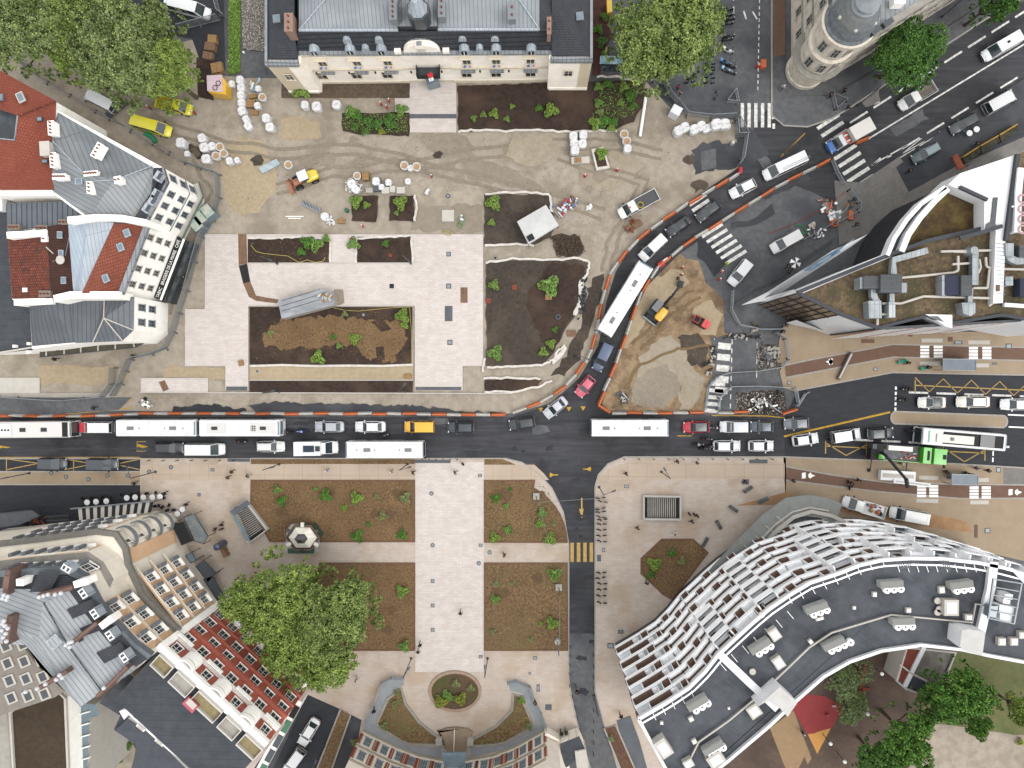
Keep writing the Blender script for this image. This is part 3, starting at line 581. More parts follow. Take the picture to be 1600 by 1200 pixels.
def car(front, rear, color, label, kind='car', W=1.78, Hh=1.46, roof=None, extra=None, cat=None, group='traffic vehicles', L_=None, z=.09):
    c, a, L = place(front, rear, 1.0); L = L_ or L
    name = {'car':'car','estate':'car','suv':'car','van':'van','minivan':'van','hatch':'car','pickup':'pickup_truck'}[kind]
    t = E(name, label, cat or {'van':'van','minivan':'van','pickup':'pickup truck'}.get(kind,'car'), (c.x,c.y,z), a, group)
    cm = paint(color); rm = paint(roof) if roof else cm; hw = W/2; h = L/2
    if kind in ('car','hatch','estate','suv'):
        if kind == 'suv': Hh += .18
        zb = .86 if kind != 'suv' else 1.0
        hood = .27*L; 
        loft([(-h+.0,hw*.72,.38,zb*.8),(-h+.12,hw*.88,.25,zb*.95),(-h+.5,hw*.97,.2,zb+.02),(-h+L*.3,hw,.18,zb+.03),(h-L*.32,hw,.18,zb+.02),(h-.75,hw*.97,.2,zb-.06),(h-.3,hw*.88,.24,zb-.16),(h-.08,hw*.7,.3,zb-.26),(h,hw*.5,.36,zb-.34)],cm).obj('body',t,smooth=True,static=False)
        xf0 = h-hood; xf1 = xf0-.72
        if kind == 'car': xr0 = -h+.5; xr1 = -h+1.12
        elif kind == 'hatch': xr0 = -h+.12; xr1 = -h+.62
        else: xr0 = -h+.1; xr1 = -h+.42
        cabin(t, xr0, xf0, xr1, xf1, hw*.88, hw*.68, zb-.02, Hh, cm, rm, rows=2 if kind != 'estate' else 3)
        MB().strip([(h-.35,-.5),(xf0+.05,-.42)],.012,zb-.05,zb+.01,grey_tr).strip([(h-.35,.5),(xf0+.05,.42)],.012,zb-.05,zb+.01,grey_tr).obj('bonnet_seam',t,static=False)
        if kind in ('estate','suv'):
            for s_ in (-1,1): MB().box(((xr1+xf1)/2,s_*hw*.6,Hh+.05),(abs(xf1-xr1)*.9,.05,.05),grey_tr if color != '#25272b' else steel).obj('roof_rail',t,static=False)
        wheels(t,(h-.82,-h+.78),hw); lamps(t,h-.16,-h+.06,hw,zb-.28,zb-.12); mirrors(t,xf0-.3,hw*.95,zb+.08,cm)
        MB().box((h-.03,0,.42),(.08,hw*1.1,.1),grey_tr).obj('grille',t,static=False)
    elif kind in ('van','minivan'):
        Hh = 2.25 if kind == 'van' else 1.85; zb = 1.15 if kind == 'van' else 1.02; hood = .85 if kind == 'van' else 1.0; W = 1.95 if kind == 'van' else 1.82; hw = W/2
        loft([(-h,hw*.93,.4,zb),(-h+.06,hw,.3,zb+.02),(h-1.6,hw,.25,zb),(h-.8,hw*.98,.26,zb-.06),(h-.35,hw*.9,.28,zb-.2),(h-.1,hw*.75,.3,zb-.38),(h,hw*.55,.36,zb-.5)],cm).obj('body',t,smooth=True,static=False)
        cabin(t,-h+.03,h-hood,-h+.08,h-hood-.85,hw*.97,hw*.84,zb-.02,Hh,cm,rm,rows=3,sides=True)
        if kind == 'van':
            rb = MB()
            for k in range(7): rb.box((-h+.5+k*(L-2.6)/7,0,Hh+.055),(.05,hw*1.35,.02),rm)
            rb.obj('roof_rib',t,static=False)
        wheels(t,(h-.95,-h+.95),hw,.34); lamps(t,h-.18,-h+.02,hw,zb-.4,zb-.05); mirrors(t,h-hood-.25,hw,zb+.15,grey_tr,1.3)
        MB().box((h-.03,0,.5),(.1,hw*1.2,.14),grey_tr).obj('grille',t,static=False)
    elif kind == 'pickup':
        W = 1.95; hw = W/2; cl_ = min(2.7, L*.5); Hh = 2.0; zb = 1.08
        loft([(h-cl_,hw*.97,.35,zb),(h-1.6,hw,.3,zb),(h-.8,hw*.98,.28,zb-.06),(h-.3,hw*.88,.28,zb-.22),(h,hw*.6,.36,zb-.5)],cm).obj('body',t,smooth=True,static=False)
        cabin(t,h-cl_+.03,h-.85,h-cl_+.08,h-1.55,hw*.96,hw*.84,zb-.02,Hh,cm,rm,rows=1)
        bd = MB(); x0 = -h; x1 = h-cl_-.1; bm_ = paint('#3b3d40') if not extra or 'bed' not in extra else extra['bed']
        bd.box(((x0+x1)/2,0,.75),(x1-x0,W,.12),bm_)
        for s_ in (-1,1): bd.box(((x0+x1)/2,s_*(hw-.03),.98),(x1-x0,.06,.36),cm)
        bd.box((x0+.03,0,.98),(.06,W-.12,.36),cm); bd.box((x1-.03,0,1.1),(.06,W-.12,.6),cm); bd.obj('cargo_bed',t,static=False)
        MB().box((0,0,.5),(L*.9,.7,.2),steel_d).obj('chassis',t,static=False)
        wheels(t,(h-.85,-h+1.0),hw,.34); lamps(t,h-.16,-h+.0,hw,.7,.7); mirrors(t,h-1.2,hw,zb+.15,grey_tr,1.3)
    return t, h, hw, Hh
def bus(front, rear, label, style='city', L_=None, z=.09, W=2.55):
    c, a, L = place(front, rear, 3.0); L = L_ or L
    t = E('bus', label, 'bus', (c.x,c.y,z), a, 'buses and coaches'); wm = mat('pale bus roof','#f0f1f2','#e2e4e5',scale=.8,rough=.4,big=.04,bigscale=.3) if style != 'coach' else paint('#d5d3d0'); h = L/2; hw = W/2
    mb = MB(); n = 8; r = .16
    def rr(ins):
        x0, x1, y0 = -h+ins, h-ins, hw-ins; o = []
        for (cx, cy, a0) in ((x1-r,y0-r,0),(x0+r,y0-r,90),(x0+r,-y0+r,180),(x1-r,-y0+r,270)):
            for k in range(4): an = math.radians(a0+30*k); o.append((cx+r*math.cos(an), cy+r*math.sin(an)))
        return o
    lv = [(.0,.32),(.0,2.75),(.04,2.95),(.14,3.06),(.35,3.1)]; vs = []; fs = []; m_ = 16
    for ins, zz in lv: vs += [(x,y,zz) for x,y in rr(ins)]
    for k in range(len(lv)-1): fs += [[k*m_+i,k*m_+(i+1)%m_,(k+1)*m_+(i+1)%m_,(k+1)*m_+i] for i in range(m_)]
    fs.append(list(range((len(lv)-1)*m_, len(lv)*m_))); mb.add(vs, fs, wm); mb.obj('body',t,static=False)
    MB().box((h-.02,0,1.75),(.1,W-.36,1.9),glass_c).box((h-.14,0,2.9),(.24,W-.5,.18),glass_c).obj('windshield',t,static=False)
    MB().box((-h+.02,0,2.1),(.1,W-.5,1.1),glass_b).box((-h+.22,0,3.06),(.34,W-.5,.05),glass_b).obj('rear_window',t,static=False)
    for s_ in (-1,1):
        nwin = 6
        for k in range(nwin): MB().box((-h+.9+(k+.5)*(L-1.8)/nwin,s_*(hw+.005),1.95),((L-1.8)/nwin-.1,.03,1.0),glass_c).obj('side_window',t,static=False)
        MB().tube([(h-.1,s_*(hw-.1),2.8),(h+.28,s_*(hw+.02),2.75),(h+.28,s_*(hw+.08),2.3)],.045,black).box((h+.28,s_*(hw+.1),2.35),(.1,.24,.5),black).obj('mirror',t,static=False)
    gv = mat('roof vent','#a3a5a7','#8e9092',scale=5,brick=(.3,.08,'#737577',.02,0,0,.05))
    def hatch(x, y, sx, sy, m_=gv, zz=3.1, hh=.1): MB().box((x,y,zz+hh/2),(sx,sy,hh),m_).box((x,y,zz+hh+.01),(sx*.75,sy*.7,.02),m_).obj('roof_hatch',t,static=False)
    def fan(x, y, r_=.24): MB().cyl((x,y,3.1),r_,.07,wm,14,r_*.8).cyl((x,y,3.17),r_*.5,.02,gv,10).obj('roof_fan',t,static=False)
    if style == 'city':
        hatch(.31*L,0,1.05,.55); hatch(-.22*L,0,1.05,.55); fan(.2*L,0); fan(-.12*L,0); fan(-.35*L,0)
        if L_ == 12.4: pass
        MB().box((0,hw-.42,3.105),(L*.86,.02,.015),grey_tr).box((0,-hw+.42,3.105),(L*.86,.02,.015),grey_tr).obj('roof_seam',t,static=False)
        for k in range(6): MB().box((-L*.4+k*L*.16,0,3.104),(.025,W*.8,.01),grey_tr).obj('roof_seam',t,static=False)
    elif style == 'coach':
        MB().box((h-.75,0,3.06),(.9,W-.3,.1),black).obj('front_glass_roof',t,static=False)
        for x in (.16,-.12): hatch(x*L,0,.9,.6,grey_tr)
        MB().box((-.36*L,0,3.2),(2.2,1.8,.22),paint('#eeeeee')).obj('ac_unit',t,static=False)
        for k in range(4): MB().cyl((-.36*L-.75+.5*k,0,3.31),.17,.03,black,12).obj('fan_grille',t,static=False)
    elif style == 'ac':
        MB().box((-.03*L,0,3.12),(L*.86,W*.62,.08),paint('#cfcdc9')).obj('roof_pod',t,static=False)
        MB().box((-.0*L,0,3.2),(L*.3,W*.72,.16),paint('#e8e8e6')).obj('ac_unit',t,static=False)
        hatch(.3*L,0,.9,.5,grey_tr,3.16); hatch(-.3*L,0,.9,.5,grey_tr,3.16)
        for i in range(3):
            for j in range(3): MB().cyl((-.2*L+.32*i,-.3+.3*j,3.16),.12,.05,grey_tr,10).obj('fan_grille',t,static=False)
    elif style == 'tank':
        MB().box((-.1*L,0,3.12),(L*.72,W*.72,.06),black).obj('roof_recess',t,static=False)
        MB().box((-.26*L,0,3.2),(L*.17,W*.68,.22),paint('#2b2d30')).obj('radiator',t,static=False)
        MB().box((.12*L,0.1,3.22),(L*.44,W*.48,.2),paint('#c9c3b6')).obj('battery_pod',t,static=False); hatch(.16*L,.1,.5,.5,gv,3.32)
        MB().box((h-.9,0,3.13),(.22,W*.7,.06),paint('#1f8a5a')).obj('green_band',t,static=False)
    wheels(t,(h-2.6,-h+3.2),hw,.48,.28); 
    for s_ in (-1,1): MB().box((h+.01,s_*(hw-.4),.75),(.06,.36,.2),lamp_w).obj('headlight',t,static=False); MB().box((-h-.01,s_*(hw-.2),1.0),(.05,.2,.5),lamp_r).obj('taillight',t,static=False)
    return t
WH = '#dfe1e2'
bus((110,671),(-8,672),'white touring coach with roof air vents and four round fans, far left of road','coach')
bus((181,669),(306,669),'plain white city bus behind the red nosed white van','city')
bus((311,669),(437,669),'white bus with raised roof pods and exposed roof fans','ac')
bus((661,703),(540,703),'white city bus in the lower lane beside the strip planting','city')
bus((924,669),(1045,669),'white city bus waiting behind the small red car','city')
bus((944,521),(1010,413),'white city bus driving down between the curved orange barriers','city')
bus((1441,681),(1572,692),'white bus with black roof recess and green band below the traffic island','tank')
t,h,hw,Hh = car((124,668),(176,668),WH,'white van with a red nose, between coach and bus','minivan'); MB().box((h-.5,0,1.0),(.8,1.5,.08),paint('#c9343f')).box((h-.02,0,.7),(.12,1.5,.3),paint('#c9343f')).obj('red_bonnet',t,static=False)
car((491,667),(537,667),'#a6a9b0','silver saloon car facing two motorbikes','car')
car((554,667),(602,667),'#d9dadb','white saloon car between silver car and yellow van','car')
car((631,667),(679,667),'#e0aa2c','yellow delivery van on the main road','minivan')
car((699,668),(741,668),'#2f363f','dark blue car behind the yellow van','suv')
car((795,665),(836,659),'#2c3034','black car turned slightly at the end of the straight barrier','estate')
car((852,650),(884,624),'#b9bbc2','silver car turning out of the curved lane by yellow give way triangles','car')
car((903,618),(926,590),'#c4566a','pink red car just below the blue van','hatch')
car((932,579),(951,538),'#44536a','dark blue van between white bus and pink car','minivan',roof='#465573')
car((1002,404),(1037,371),'#d5d6d4','white estate car with ribbed roof above the curved lane bus','minivan')
car((1043,365),(1078,341),'#22242a','black car with open roof in the curved lane','car')
car((1090,342),(1124,317),'#262b30','black car crossing the barrier end crosswalk','hatch')
car((1142,304),(1181,284),'#dadbdc','white car behind the black car near the site corner','hatch')
t,h,hw,Hh = car((1194,275),(1256,246),'#dcdee0','long white van carrying a ladder and lettering on its roof','van')
MB().tube([(h-2.4,.3,Hh+.1),(-h-.3,.3,Hh+.1)],.03,steel).tube([(h-2.4,.55,Hh+.1),(-h-.3,.55,Hh+.1)],.03,steel).obj('ladder',t,static=False)
# boulevard truck
def box_truck():
    c, a, L = place((1299,229),(1360,195),1.8); t = E('box_truck','small truck with blue cab front, red deck and white box body','truck',(c.x,c.y,.08),a,'traffic vehicles'); h = L/2; hw = 1.02
    bl = paint('#2d62a8')
    loft([(h-2.2,hw*.95,.35,1.1),(h-1.2,hw,.3,1.1),(h-.3,hw*.92,.3,.95),(h,hw*.7,.35,.75)],bl).obj('body',t,smooth=True,static=False)
    cabin(t,h-2.2,h-.75,h-2.1,h-1.45,hw*.95,hw*.85,1.08,2.1,paint('#c9ccd0'),rows=1)
    MB().box((h-2.5,0,1.5),(.7,1.9,1.0),paint('#9d3b36')).box((h-2.5,.5,2.05),(.6,.2,.1),paint('#d8d8d8')).box((h-2.5,-.4,2.05),(.6,.2,.1),paint('#d8d8d8')).obj('deck_crate',t,static=False)
    MB().box((-.9-.5,0,1.9),(L-3.2,2.1,2.1),paint('#cfccc5')).obj('box_body',t,static=False); MB().box((-.5,0,.6),(L-1,1,.3),steel_d).obj('chassis',t,static=False)
    wheels(t,(h-.9,-h+1.3),hw,.38); lamps(t,h-.15,-h,hw,.7,.6); mirrors(t,h-1,hw,1.4,black,1.4)
box_truck()
t,h,hw,Hh = car((1407,166),(1460,134),'#dcdcda','white tipper pickup with grey slatted load bed on the boulevard','pickup',extra={'bed':mat('slatted deck','#8d867c','#7b756c',scale=2,brick=(.25,3,'#5c574f',.05,0,0,.1))})
MB().tube([(h-2.8,.7,1.6),(-h,.75,1.5)],.05,steel).obj('ladder',t,static=False)
t,h,hw,Hh = car((1532,92),(1594,56),'#eaecef','bright white van with black roof hatch, top right of boulevard','van',L_=5.6); MB().box((-.4,0,Hh+.07),(.45,.35,.08),black).obj('roof_hatch',t,static=False)
car((1586,146),(1539,172),'#d0d2d2','white van facing up the boulevard beside the right kerb','van',W=1.9)
car((1487,204),(1529,181),'#2f3b40','dark green grey car near two round white tables','hatch',roof='#23282c')
car((1427,250),(1467,228),'#3a4a4c','dark green car with pale roof parked in the bay','suv',roof='#7f9196')
t,h,hw,Hh = car((968,335),(1027,303),'#dfe0dd','white site pickup with black flatbed and yellow hose coil','pickup',extra={'bed':paint('#2c2c31')})
o = MB();
for k in range(3): o.tube([(-.0+.42*math.cos(a_/8*math.pi)+h-3.4,.42*math.sin(a_/8*math.pi)+.3,1.2+.1*k) for a_ in range(17)],.05,mat('hose yellow','#d3c23c','#b8a62f',scale=3))
tag(o.obj('hose_coil',t,static=False)); MB().box((h-1.6,0,2.08),(.35,.25,.1),ora).obj('beacon_bar',t,static=False)
car((1142,444),(1169,410),'#dcdde0','white van parked beside the green clothed worker','minivan')
car((1206,390),(1249,366),'#dddddc','white van parked with green hose behind it','minivan')
t,_,_,_ = car((1068,668),(1109,667),'#b3202e','small red car with grey roof ahead of the bus','hatch',roof='#4e5559')
t,h,hw,Hh = car((1125,667),(1167,667),'#d9dce0','white people carrier with striped roof bars behind red car','minivan',roof='#c7ccd2'); 
for k in range(5): MB().box((-h+.5+k*.55,0,Hh+.08),(.05,1.2,.03),white).obj('roof_bar',t,static=False)
car((1173,667),(1209,667),'#4d5866','grey blue hatchback behind white people carrier','hatch')
car((1226,663),(1265,661),'#6b7178','grey saloon car by the orange barrier end','hatch')
car((1158,697),(1115,697),'#d8dadb','white car nearest the motorcyclists in the lower lane','hatch')
car((1210,697),(1170,697),'#dedfe0','white car third from the junction in the lower lane','hatch')
car((1280,684),(1239,690),'#e2e3e5','white car straddling the start of the yellow line','hatch')
car((1346,677),(1300,684),'#dcdedf','white van under the yellow line','minivan')
car((1398,676),(1356,679),'#33383b','black car with grey bonnet beside green truck','hatch')
car((1436,629),(1479,629),'#e6e5e0','cream white taxi with black roof panel','car',roof='#2f3439')
car((1496,628),(1548,628),'#e3e0d4','cream saloon taxi between two white taxis','car')
car((1565,632),(1612,632),'#e6e7e8','white car cut off by the right edge','car')
car((286,700),(240,700),'#2a2c33','dark car with glossy windscreen near the yellow arrow','hatch')
car((351,702),(294,702),'#d9dddb','white panel van behind the dark car','van')
car((444,698),(400,698),'#d8dad8','white estate car between motorcycle and camper','estate')
car((103,725),(64,724),'#30343b','dark van parked in the left delivery bay','minivan',roof='#3b4048')
car((184,726),(139,725),'#33373e','dark van parked in the right delivery bay','minivan',roof='#3b4048')
car((132,145),(181,170),'#dcdfe0','white van standing by the site fence under the trees','van')
tr_ = MB(); c,a,L = place((170,180),(196,160),.5); tr_.box((c.x,c.y,.55),(4.0,1.1,.1),steel_d,rz=a).box((c.x,c.y,.3),(3,.2,.2),black,rz=a).box((c.x,c.y,.63),(.9,.5,.05),yel,rz=a); tag(tr_.obj('tail_lift'),'dark metal tail platform behind the white van by the fence','platform')
car((267,206),(210,190),'#d9cf2e','yellow work van parked beside green netting','van')
car((300,172),(244,158),'#d3c82c','yellow work truck half hidden under the big tree','pickup',extra={'bed':mat('yellow debris','#b7a72a','#8f8f2c','#d8c92f',scale=2)})
car((328,22),(263,5),'#dcdfdf','white van parked on black tarmac at the top','van')
car((469,1166),(494,1125),'#e2e4e6','white car parked in the lower side street','car')
car((446,1208),(472,1172),'#d9dbdd','white van parked behind the white car, bottom edge','minivan')
t,h,hw,Hh = car((1318,783),(1383,802),'#dddfde','white tipper truck loaded with bags and buckets','pickup',extra={'bed':paint('#d9d9d9')})
for k in range(14): 
    q = MB(); q.ball((-h+.5+random.random()*2.6,random.uniform(-.7,.7),1.05),random.uniform(.15,.35),random.choice([bagm,bagm,steel,ora,black,bags]),7,4); q.obj('load_bag',t,static=False)
car((1391,800),(1446,810),'#dadddb','white van parked in front of the curved building','van')
def camper():
    c,a,L = place((525,700),(462,701),2.0); t = E('camper_van','white camper van with dark solar panel on its roof','camper van',(c.x,c.y,.09),a,'traffic vehicles'); h = L/2; hw = 1.05; wm = paint('#d9dbdd')
    loft([(-h,hw*.97,.35,1.4),(h-2.2,hw,.3,1.3),(h-.8,hw*.95,.3,1.05),(h-.2,hw*.85,.3,.85),(h,hw*.6,.4,.7)],wm).obj('body',t,smooth=True,static=False)
    MB().box((-h/2+.4,0,1.9),(L*.66,2.15,1.5),wm).obj('living_box',t,static=False); cabin(t,h-2.8,h-.8,h-2.7,h-1.6,hw*.95,hw*.82,1.1,2.2,wm,rows=1)
    MB().box((-.9,0,2.69),(1.7,1.0,.06),mat('solar cells','#2a3340','#333d4b',scale=3,brick=(.3,.3,'#44505e',.02,0,0))).obj('solar_panel',t,static=False)
    MB().box((-2.3,0,2.71),(.5,.5,.1),paint('#eceded')).obj('roof_hatch',t,static=False); MB().box((.5,0,2.71),(.7,.8,.12),grey_tr).obj('roof_hatch',t,static=False)
    wheels(t,(h-1,-h+1.3),hw,.36); lamps(t,h-.15,-h,hw,.75,.9); mirrors(t,h-1.1,hw,1.4,black,1.4)
camper()
def green_truck():
    c,a,L = place((1474,713),(1356,704),1.5); t = E('crane_truck','bright green truck with folded black crane and open grey load bed','truck',(c.x,c.y,.09),a,'traffic vehicles'); h = L/2; hw = 1.25; gm = paint('#4fae2e')
    loft([(h-2.3,hw,.5,1.7),(h-1.2,hw,.45,1.7),(h-.1,hw*.98,.45,1.6),(h,hw*.9,.5,1.4)],gm).obj('body',t,static=False)
    cabin(t,h-2.3,h-.05,h-2.2,h-.35,hw*.98,hw*.92,1.68,2.9,gm,rows=1,rear=False); MB().box((h-.7,0,2.99),(.5,.7,.05),black).obj('roof_hatch',t,static=False)
    MB().box((h-3.0,0,1.6),(1.2,2.4,1.9),gm).box((h-2.85,0,2.6),(.3,1.4,.1),black).obj('engine_housing',t,static=False)
    b = MB(); x0,x1 = -h+2.2,h-3.7; b.box(((x0+x1)/2,0,1.25),(x1-x0,2.4,.12),mat('worn steel deck','#85878a','#6d6f72','#9a958c',scale=1.5,contrast=1.5))
    for s_ in (-1,1): b.box(((x0+x1)/2,s_*1.2,1.55),(x1-x0,.08,.6),steel_d if s_>0 else gm)
    b.obj('load_bed',t,static=False); MB().box((-1.3,.75,1.9),(3.6,.7,1.0),paint('#cfcbc2')).obj('site_box',t,static=False)
    for i in range(9): MB().box((random.uniform(-1.5,1.8),random.uniform(-.9,.3),1.45),(random.uniform(.2,1.1),.15,.3),random.choice([ora,red_p,bagm,paint('#d0552f')]),rz=random.uniform(0,3)).obj('tool_box',t,static=False)
    MB().box((-h+1.1,0,1.5),(1.9,2.4,1.4),black).box((-h+.4,.8,1.9),(.6,.7,1.5),steel_d).box((-h+1.6,-.7,2.2),(.8,.7,.8),gm).obj('crane_base',t,static=False)
    arm = MB(); arm.tube([(-h+1.4,.0,2.6),(-h+1.6,-.4,3.8),(-h+4.4,-3.6,4.6)],.22,black,8).tube([(-h+4.4,-3.6,4.6),(-h+5.2,-4.8,3.6)],.3,grey_tr,8); arm.obj('crane_arm',t,static=False)
    for x in (-h+1.0,-h+6.4): MB().tube([(x,-1.1,.7),(x,-3.1,.6),(x,-3.1,.13)],.08,grey_tr).cyl((x,-3.1,.12),.3,.05,black,10).obj('stabiliser_leg',t,static=False)
    wheels(t,(h-1.2,-h+2.0,-h+3.4),hw,.5,.3); lamps(t,h+.0,-h,hw,.9,.9); mirrors(t,h-.3,hw,2.3,black,2)
    # load beside
    for (px,py,qx,qy,wd,hh,lb) in ((1376,742,1430,745,1.5,.9,'white sheeted pallet of panels under the crane'),(1395,751,1452,758,.6,1.6,'white beam hanging from the crane hook')):
        c2,a2,L2 = place((px,py),(qx,qy),1); m_ = MB(); m_.box((c2.x,c2.y,.22+hh/2 if wd>1 else 1.2),(L2,wd,hh if wd>1 else .3),panelw,rz=a2).box((c2.x,c2.y,.22+hh+.02 if wd>1 else 1.37),(L2*.9,wd*.4,.05),conc_l,rz=a2); tag(m_.obj('panel_stack' if wd>1 else 'steel_beam'),lb,'building material')
green_truck()
# site machines
def wheel_loader():
    c,a,L = place((497,270),(451,290),1.2); t = E('wheel_loader','orange and yellow wheel loader with white cab roof on the sandy yard','loader',(c.x,c.y,.03),a,'construction machines'); ym = paint('#d9c23a'); om = paint('#a8694a')
    loft([(.4,.75,.7,1.5),(1.2,.85,.6,1.7),(2.0,.8,.6,1.6),(2.4,.6,.7,1.3)],ym).obj('body',t,smooth=True,static=False)
    MB().box((.35,0,1.9),(1.2,1.2,1.5),glass_c).box((.35,0,2.7),(1.5,1.5,.1),paint('#dedede')).obj('cab',t,static=False)
    MB().box((-.9,0,.9),(1.5,.8,.5),om).tube([(-.3,.4,1.4),(-1.6,.4,1.2),(-2.2,.4,.6)],.12,om).tube([(-.3,-.4,1.4),(-1.6,-.4,1.2),(-2.2,-.4,.6)],.12,om).obj('lift_arm',t,static=False)
    b = MB(); b.add([(-2.1,y,z_) for y in (-1.1,1.1) for z_ in (.1,)]+[(-2.9,-1.1,.1),(-2.9,1.1,.1),(-2.1,-1.1,1),(-2.1,1.1,1)],[[0,1,3,2],[0,1,5,4],[0,2,4],[1,3,5]],om); b.obj('bucket',t,static=False)
    wheels(t,(1.5,-1.1),1.0,.6,.4)
def excavator():
    cx,cy = P(1027,486,1.5); t = E('excavator','yellow and grey wheeled excavator with jointed arm reaching right','excavator',(cx,cy,.03),math.radians(-128),'construction machines'); ym = paint('#e0a92a')
    MB().box((0,0,.7),(3.0,1.6,.6),grey_tr).box((1.8,0,.35),(.25,2.4,.4),steel).obj('chassis',t,static=False); wheels(t,(1.2,-1.2),1.15,.5,.4)
    u = MB(); u.box((-.1,-.1,1.35),(2.4,2.3,.5),grey_tr); u.obj('turntable',t,static=False)
    loft([(-.9,.55,1.5,2.2),(-.6,.65,1.5,2.35),(.9,.65,1.5,2.3),(1.15,.5,1.5,2.1)],ym).obj('engine_cover',t,smooth=True,static=False).location = (0,.75,0)
    MB().box((-.4,-.55,2.1),(1.6,1.0,1.3),glass_c).box((-.4,-.55,2.8),(1.7,1.1,.1),paint('#5a5f63')).obj('cab',t,static=False)
    R_ = lambda px,py,z: tuple((Matrix.Rotation(math.radians(128),4,'Z') @ (Vector(P3(px,py,z))-Vector((cx,cy,.03)))))
    MB().tube([R_(1035,479,2.0),R_(1043,470,3.0),R_(1052,460,3.2)],.22,black,8).obj('boom',t,static=False)
    MB().tube([R_(1052,460,3.2),R_(1062,447,1.4)],.18,grey_tr,8).tube([R_(1048,462,3.4),R_(1058,452,2.2)],.08,steel).obj('dipper_arm',t,static=False)
    p = R_(1063,444,.5); MB().box((p[0],p[1],.55),(.9,.8,.8),grey_tr,rz=.4).obj('bucket',t,static=False)
def dumper():
    c,a,L = place((1108,510),(1084,496),.8); t = E('mini_dumper','small red tracked dumper with black skip on the dug ground','dumper',(c.x,c.y,.03),a,'construction machines'); rm = paint('#c8242c')
    MB().box((.75,0,.85),(1.1,1.2,.7),rm).box((1.0,0,1.25),(.5,.9,.15),rm).obj('body',t,static=False); MB().box((-.0,0,1.2),(.3,.5,.6),black).obj('seat',t,static=False)
    for s_ in (-1,1): MB().box((0,s_*.55,.25),(2.2,.3,.45),black).obj('track',t,static=False)
    b = MB(); b.box((-.8,0,.6),(1.0,1.0,.1),rm); [b.box((-.8,s_*.5,.85),(1.0,.06,.5),rm) for s_ in (-1,1)]; b.box((-1.3,0,.85),(.06,1,.5),rm); b.box((-.8,0,.68),(.8,.85,.08),black); b.obj('skip',t,static=False)
wheel_loader(); excavator(); dumper()
# ---------------- people ----------------
def skin_mesh(name, pts, edges, rad, mt, lev=1):
    me = bpy.data.meshes.new(name+'_raw'); me.from_pydata(pts, edges, []); o = bpy.data.objects.new(name+'_raw', me); link(o)
    md = o.modifiers.new('s','SKIN'); ss = o.modifiers.new('u','SUBSURF'); ss.levels = lev; ss.render_levels = lev
    for i, r in enumerate(rad): me.skin_vertices[0].data[i].radius = (r if isinstance(r,tuple) else (r,r))
    me.skin_vertices[0].data[0].use_root = True
    dg = bpy.context.evaluated_depsgraph_get(); m2 = bpy.data.meshes.new_from_object(o.evaluated_get(dg)); m2.name = name
    bpy.data.objects.remove(o); m2.materials.clear(); m2.materials.append(mt)
    for p in m2.polygons: p.use_smooth = True
    return m2
skinm = mat('skin','#b98d72','#ab7f65',scale=3)
def skeleton(walk):
    s = .22*walk; q = {}
    q['pel']=(0,0,.95); q['wst']=(0,0,1.1); q['chs']=(.02,0,1.32); q['nck']=(.03,0,1.48); q['hd0']=(.05,0,1.58); q['hd1']=(.06,0,1.68)
    for sd_, k in (('l',1),('r',-1)):
        y = k*.1; f = s*k
        q['hip'+sd_]=(0,y,.9); q['kne'+sd_]=(f*.7+.04,y,.5); q['ank'+sd_]=(f*1.4-.03,y,.09); q['toe'+sd_]=(f*1.4+.14,y*1.1,.05)
        q['sho'+sd_]=(.02,k*.2,1.42); q['elb'+sd_]=(-f*.6-.03,k*.27,1.14); q['wri'+sd_]=(-f*1.1+.08,k*.26,.9)
    return q
def bodymesh(walk):
    q = skeleton(walk); names = list(q); ed = []; idx = {n:i for i,n in enumerate(names)}
    def e(a,b): ed.append((idx[a],idx[b]))
    for a,b in (('pel','wst'),('wst','chs'),('chs','nck'),('nck','hd0'),('hd0','hd1')): e(a,b)
    rad = {'pel':(.15,.13),'wst':(.13,.11),'chs':(.15,.12),'nck':(.055,.055),'hd0':(.085,.09),'hd1':(.085,.095)}
    for s_ in 'lr':
        e('pel','hip'+s_); e('hip'+s_,'kne'+s_); e('kne'+s_,'ank'+s_); e('ank'+s_,'toe'+s_); e('chs','sho'+s_); e('sho'+s_,'elb'+s_); e('elb'+s_,'wri'+s_)
        rad.update({'hip'+s_:.085,'kne'+s_:.055,'ank'+s_:.038,'toe'+s_:.04,'sho'+s_:.06,'elb'+s_:.042,'wri'+s_:.028})
    pts = [q[n] for n in names]; rd = [rad[n] for n in names]
    for s_, k in (('l',1),('r',-1)):   # palm, four fingers and a thumb
        w0 = Vector(q['wri'+s_]); pm = w0+Vector((.02,0,-.06)); pts.append(tuple(pm)); rd.append(.022); ip = len(pts)-1; ed.append((idx['wri'+s_],ip))
        for j, (dy, ln) in enumerate(((-.03,.07),(-.01,.08),(.01,.075),(.03,.06))):
            a_ = pm+Vector((dy,0,-.03)); b_ = a_+Vector((.012,0,-ln*.55)); c_ = b_+Vector((-.012,0,-ln*.45)); n0 = len(pts); pts += [tuple(a_),tuple(b_),tuple(c_)]; rd += [.009,.008,.007]; ed += [(ip,n0),(n0,n0+1),(n0+1,n0+2)]
        a_ = w0+Vector((.05,0,-.04)); b_ = a_+Vector((.02,0,-.04)); n0 = len(pts); pts += [tuple(a_),tuple(b_)]; rd += [.01,.008]; ed += [(ip,n0),(n0,n0+1)]
    return skin_mesh('person', pts, ed, rd, skinm), q
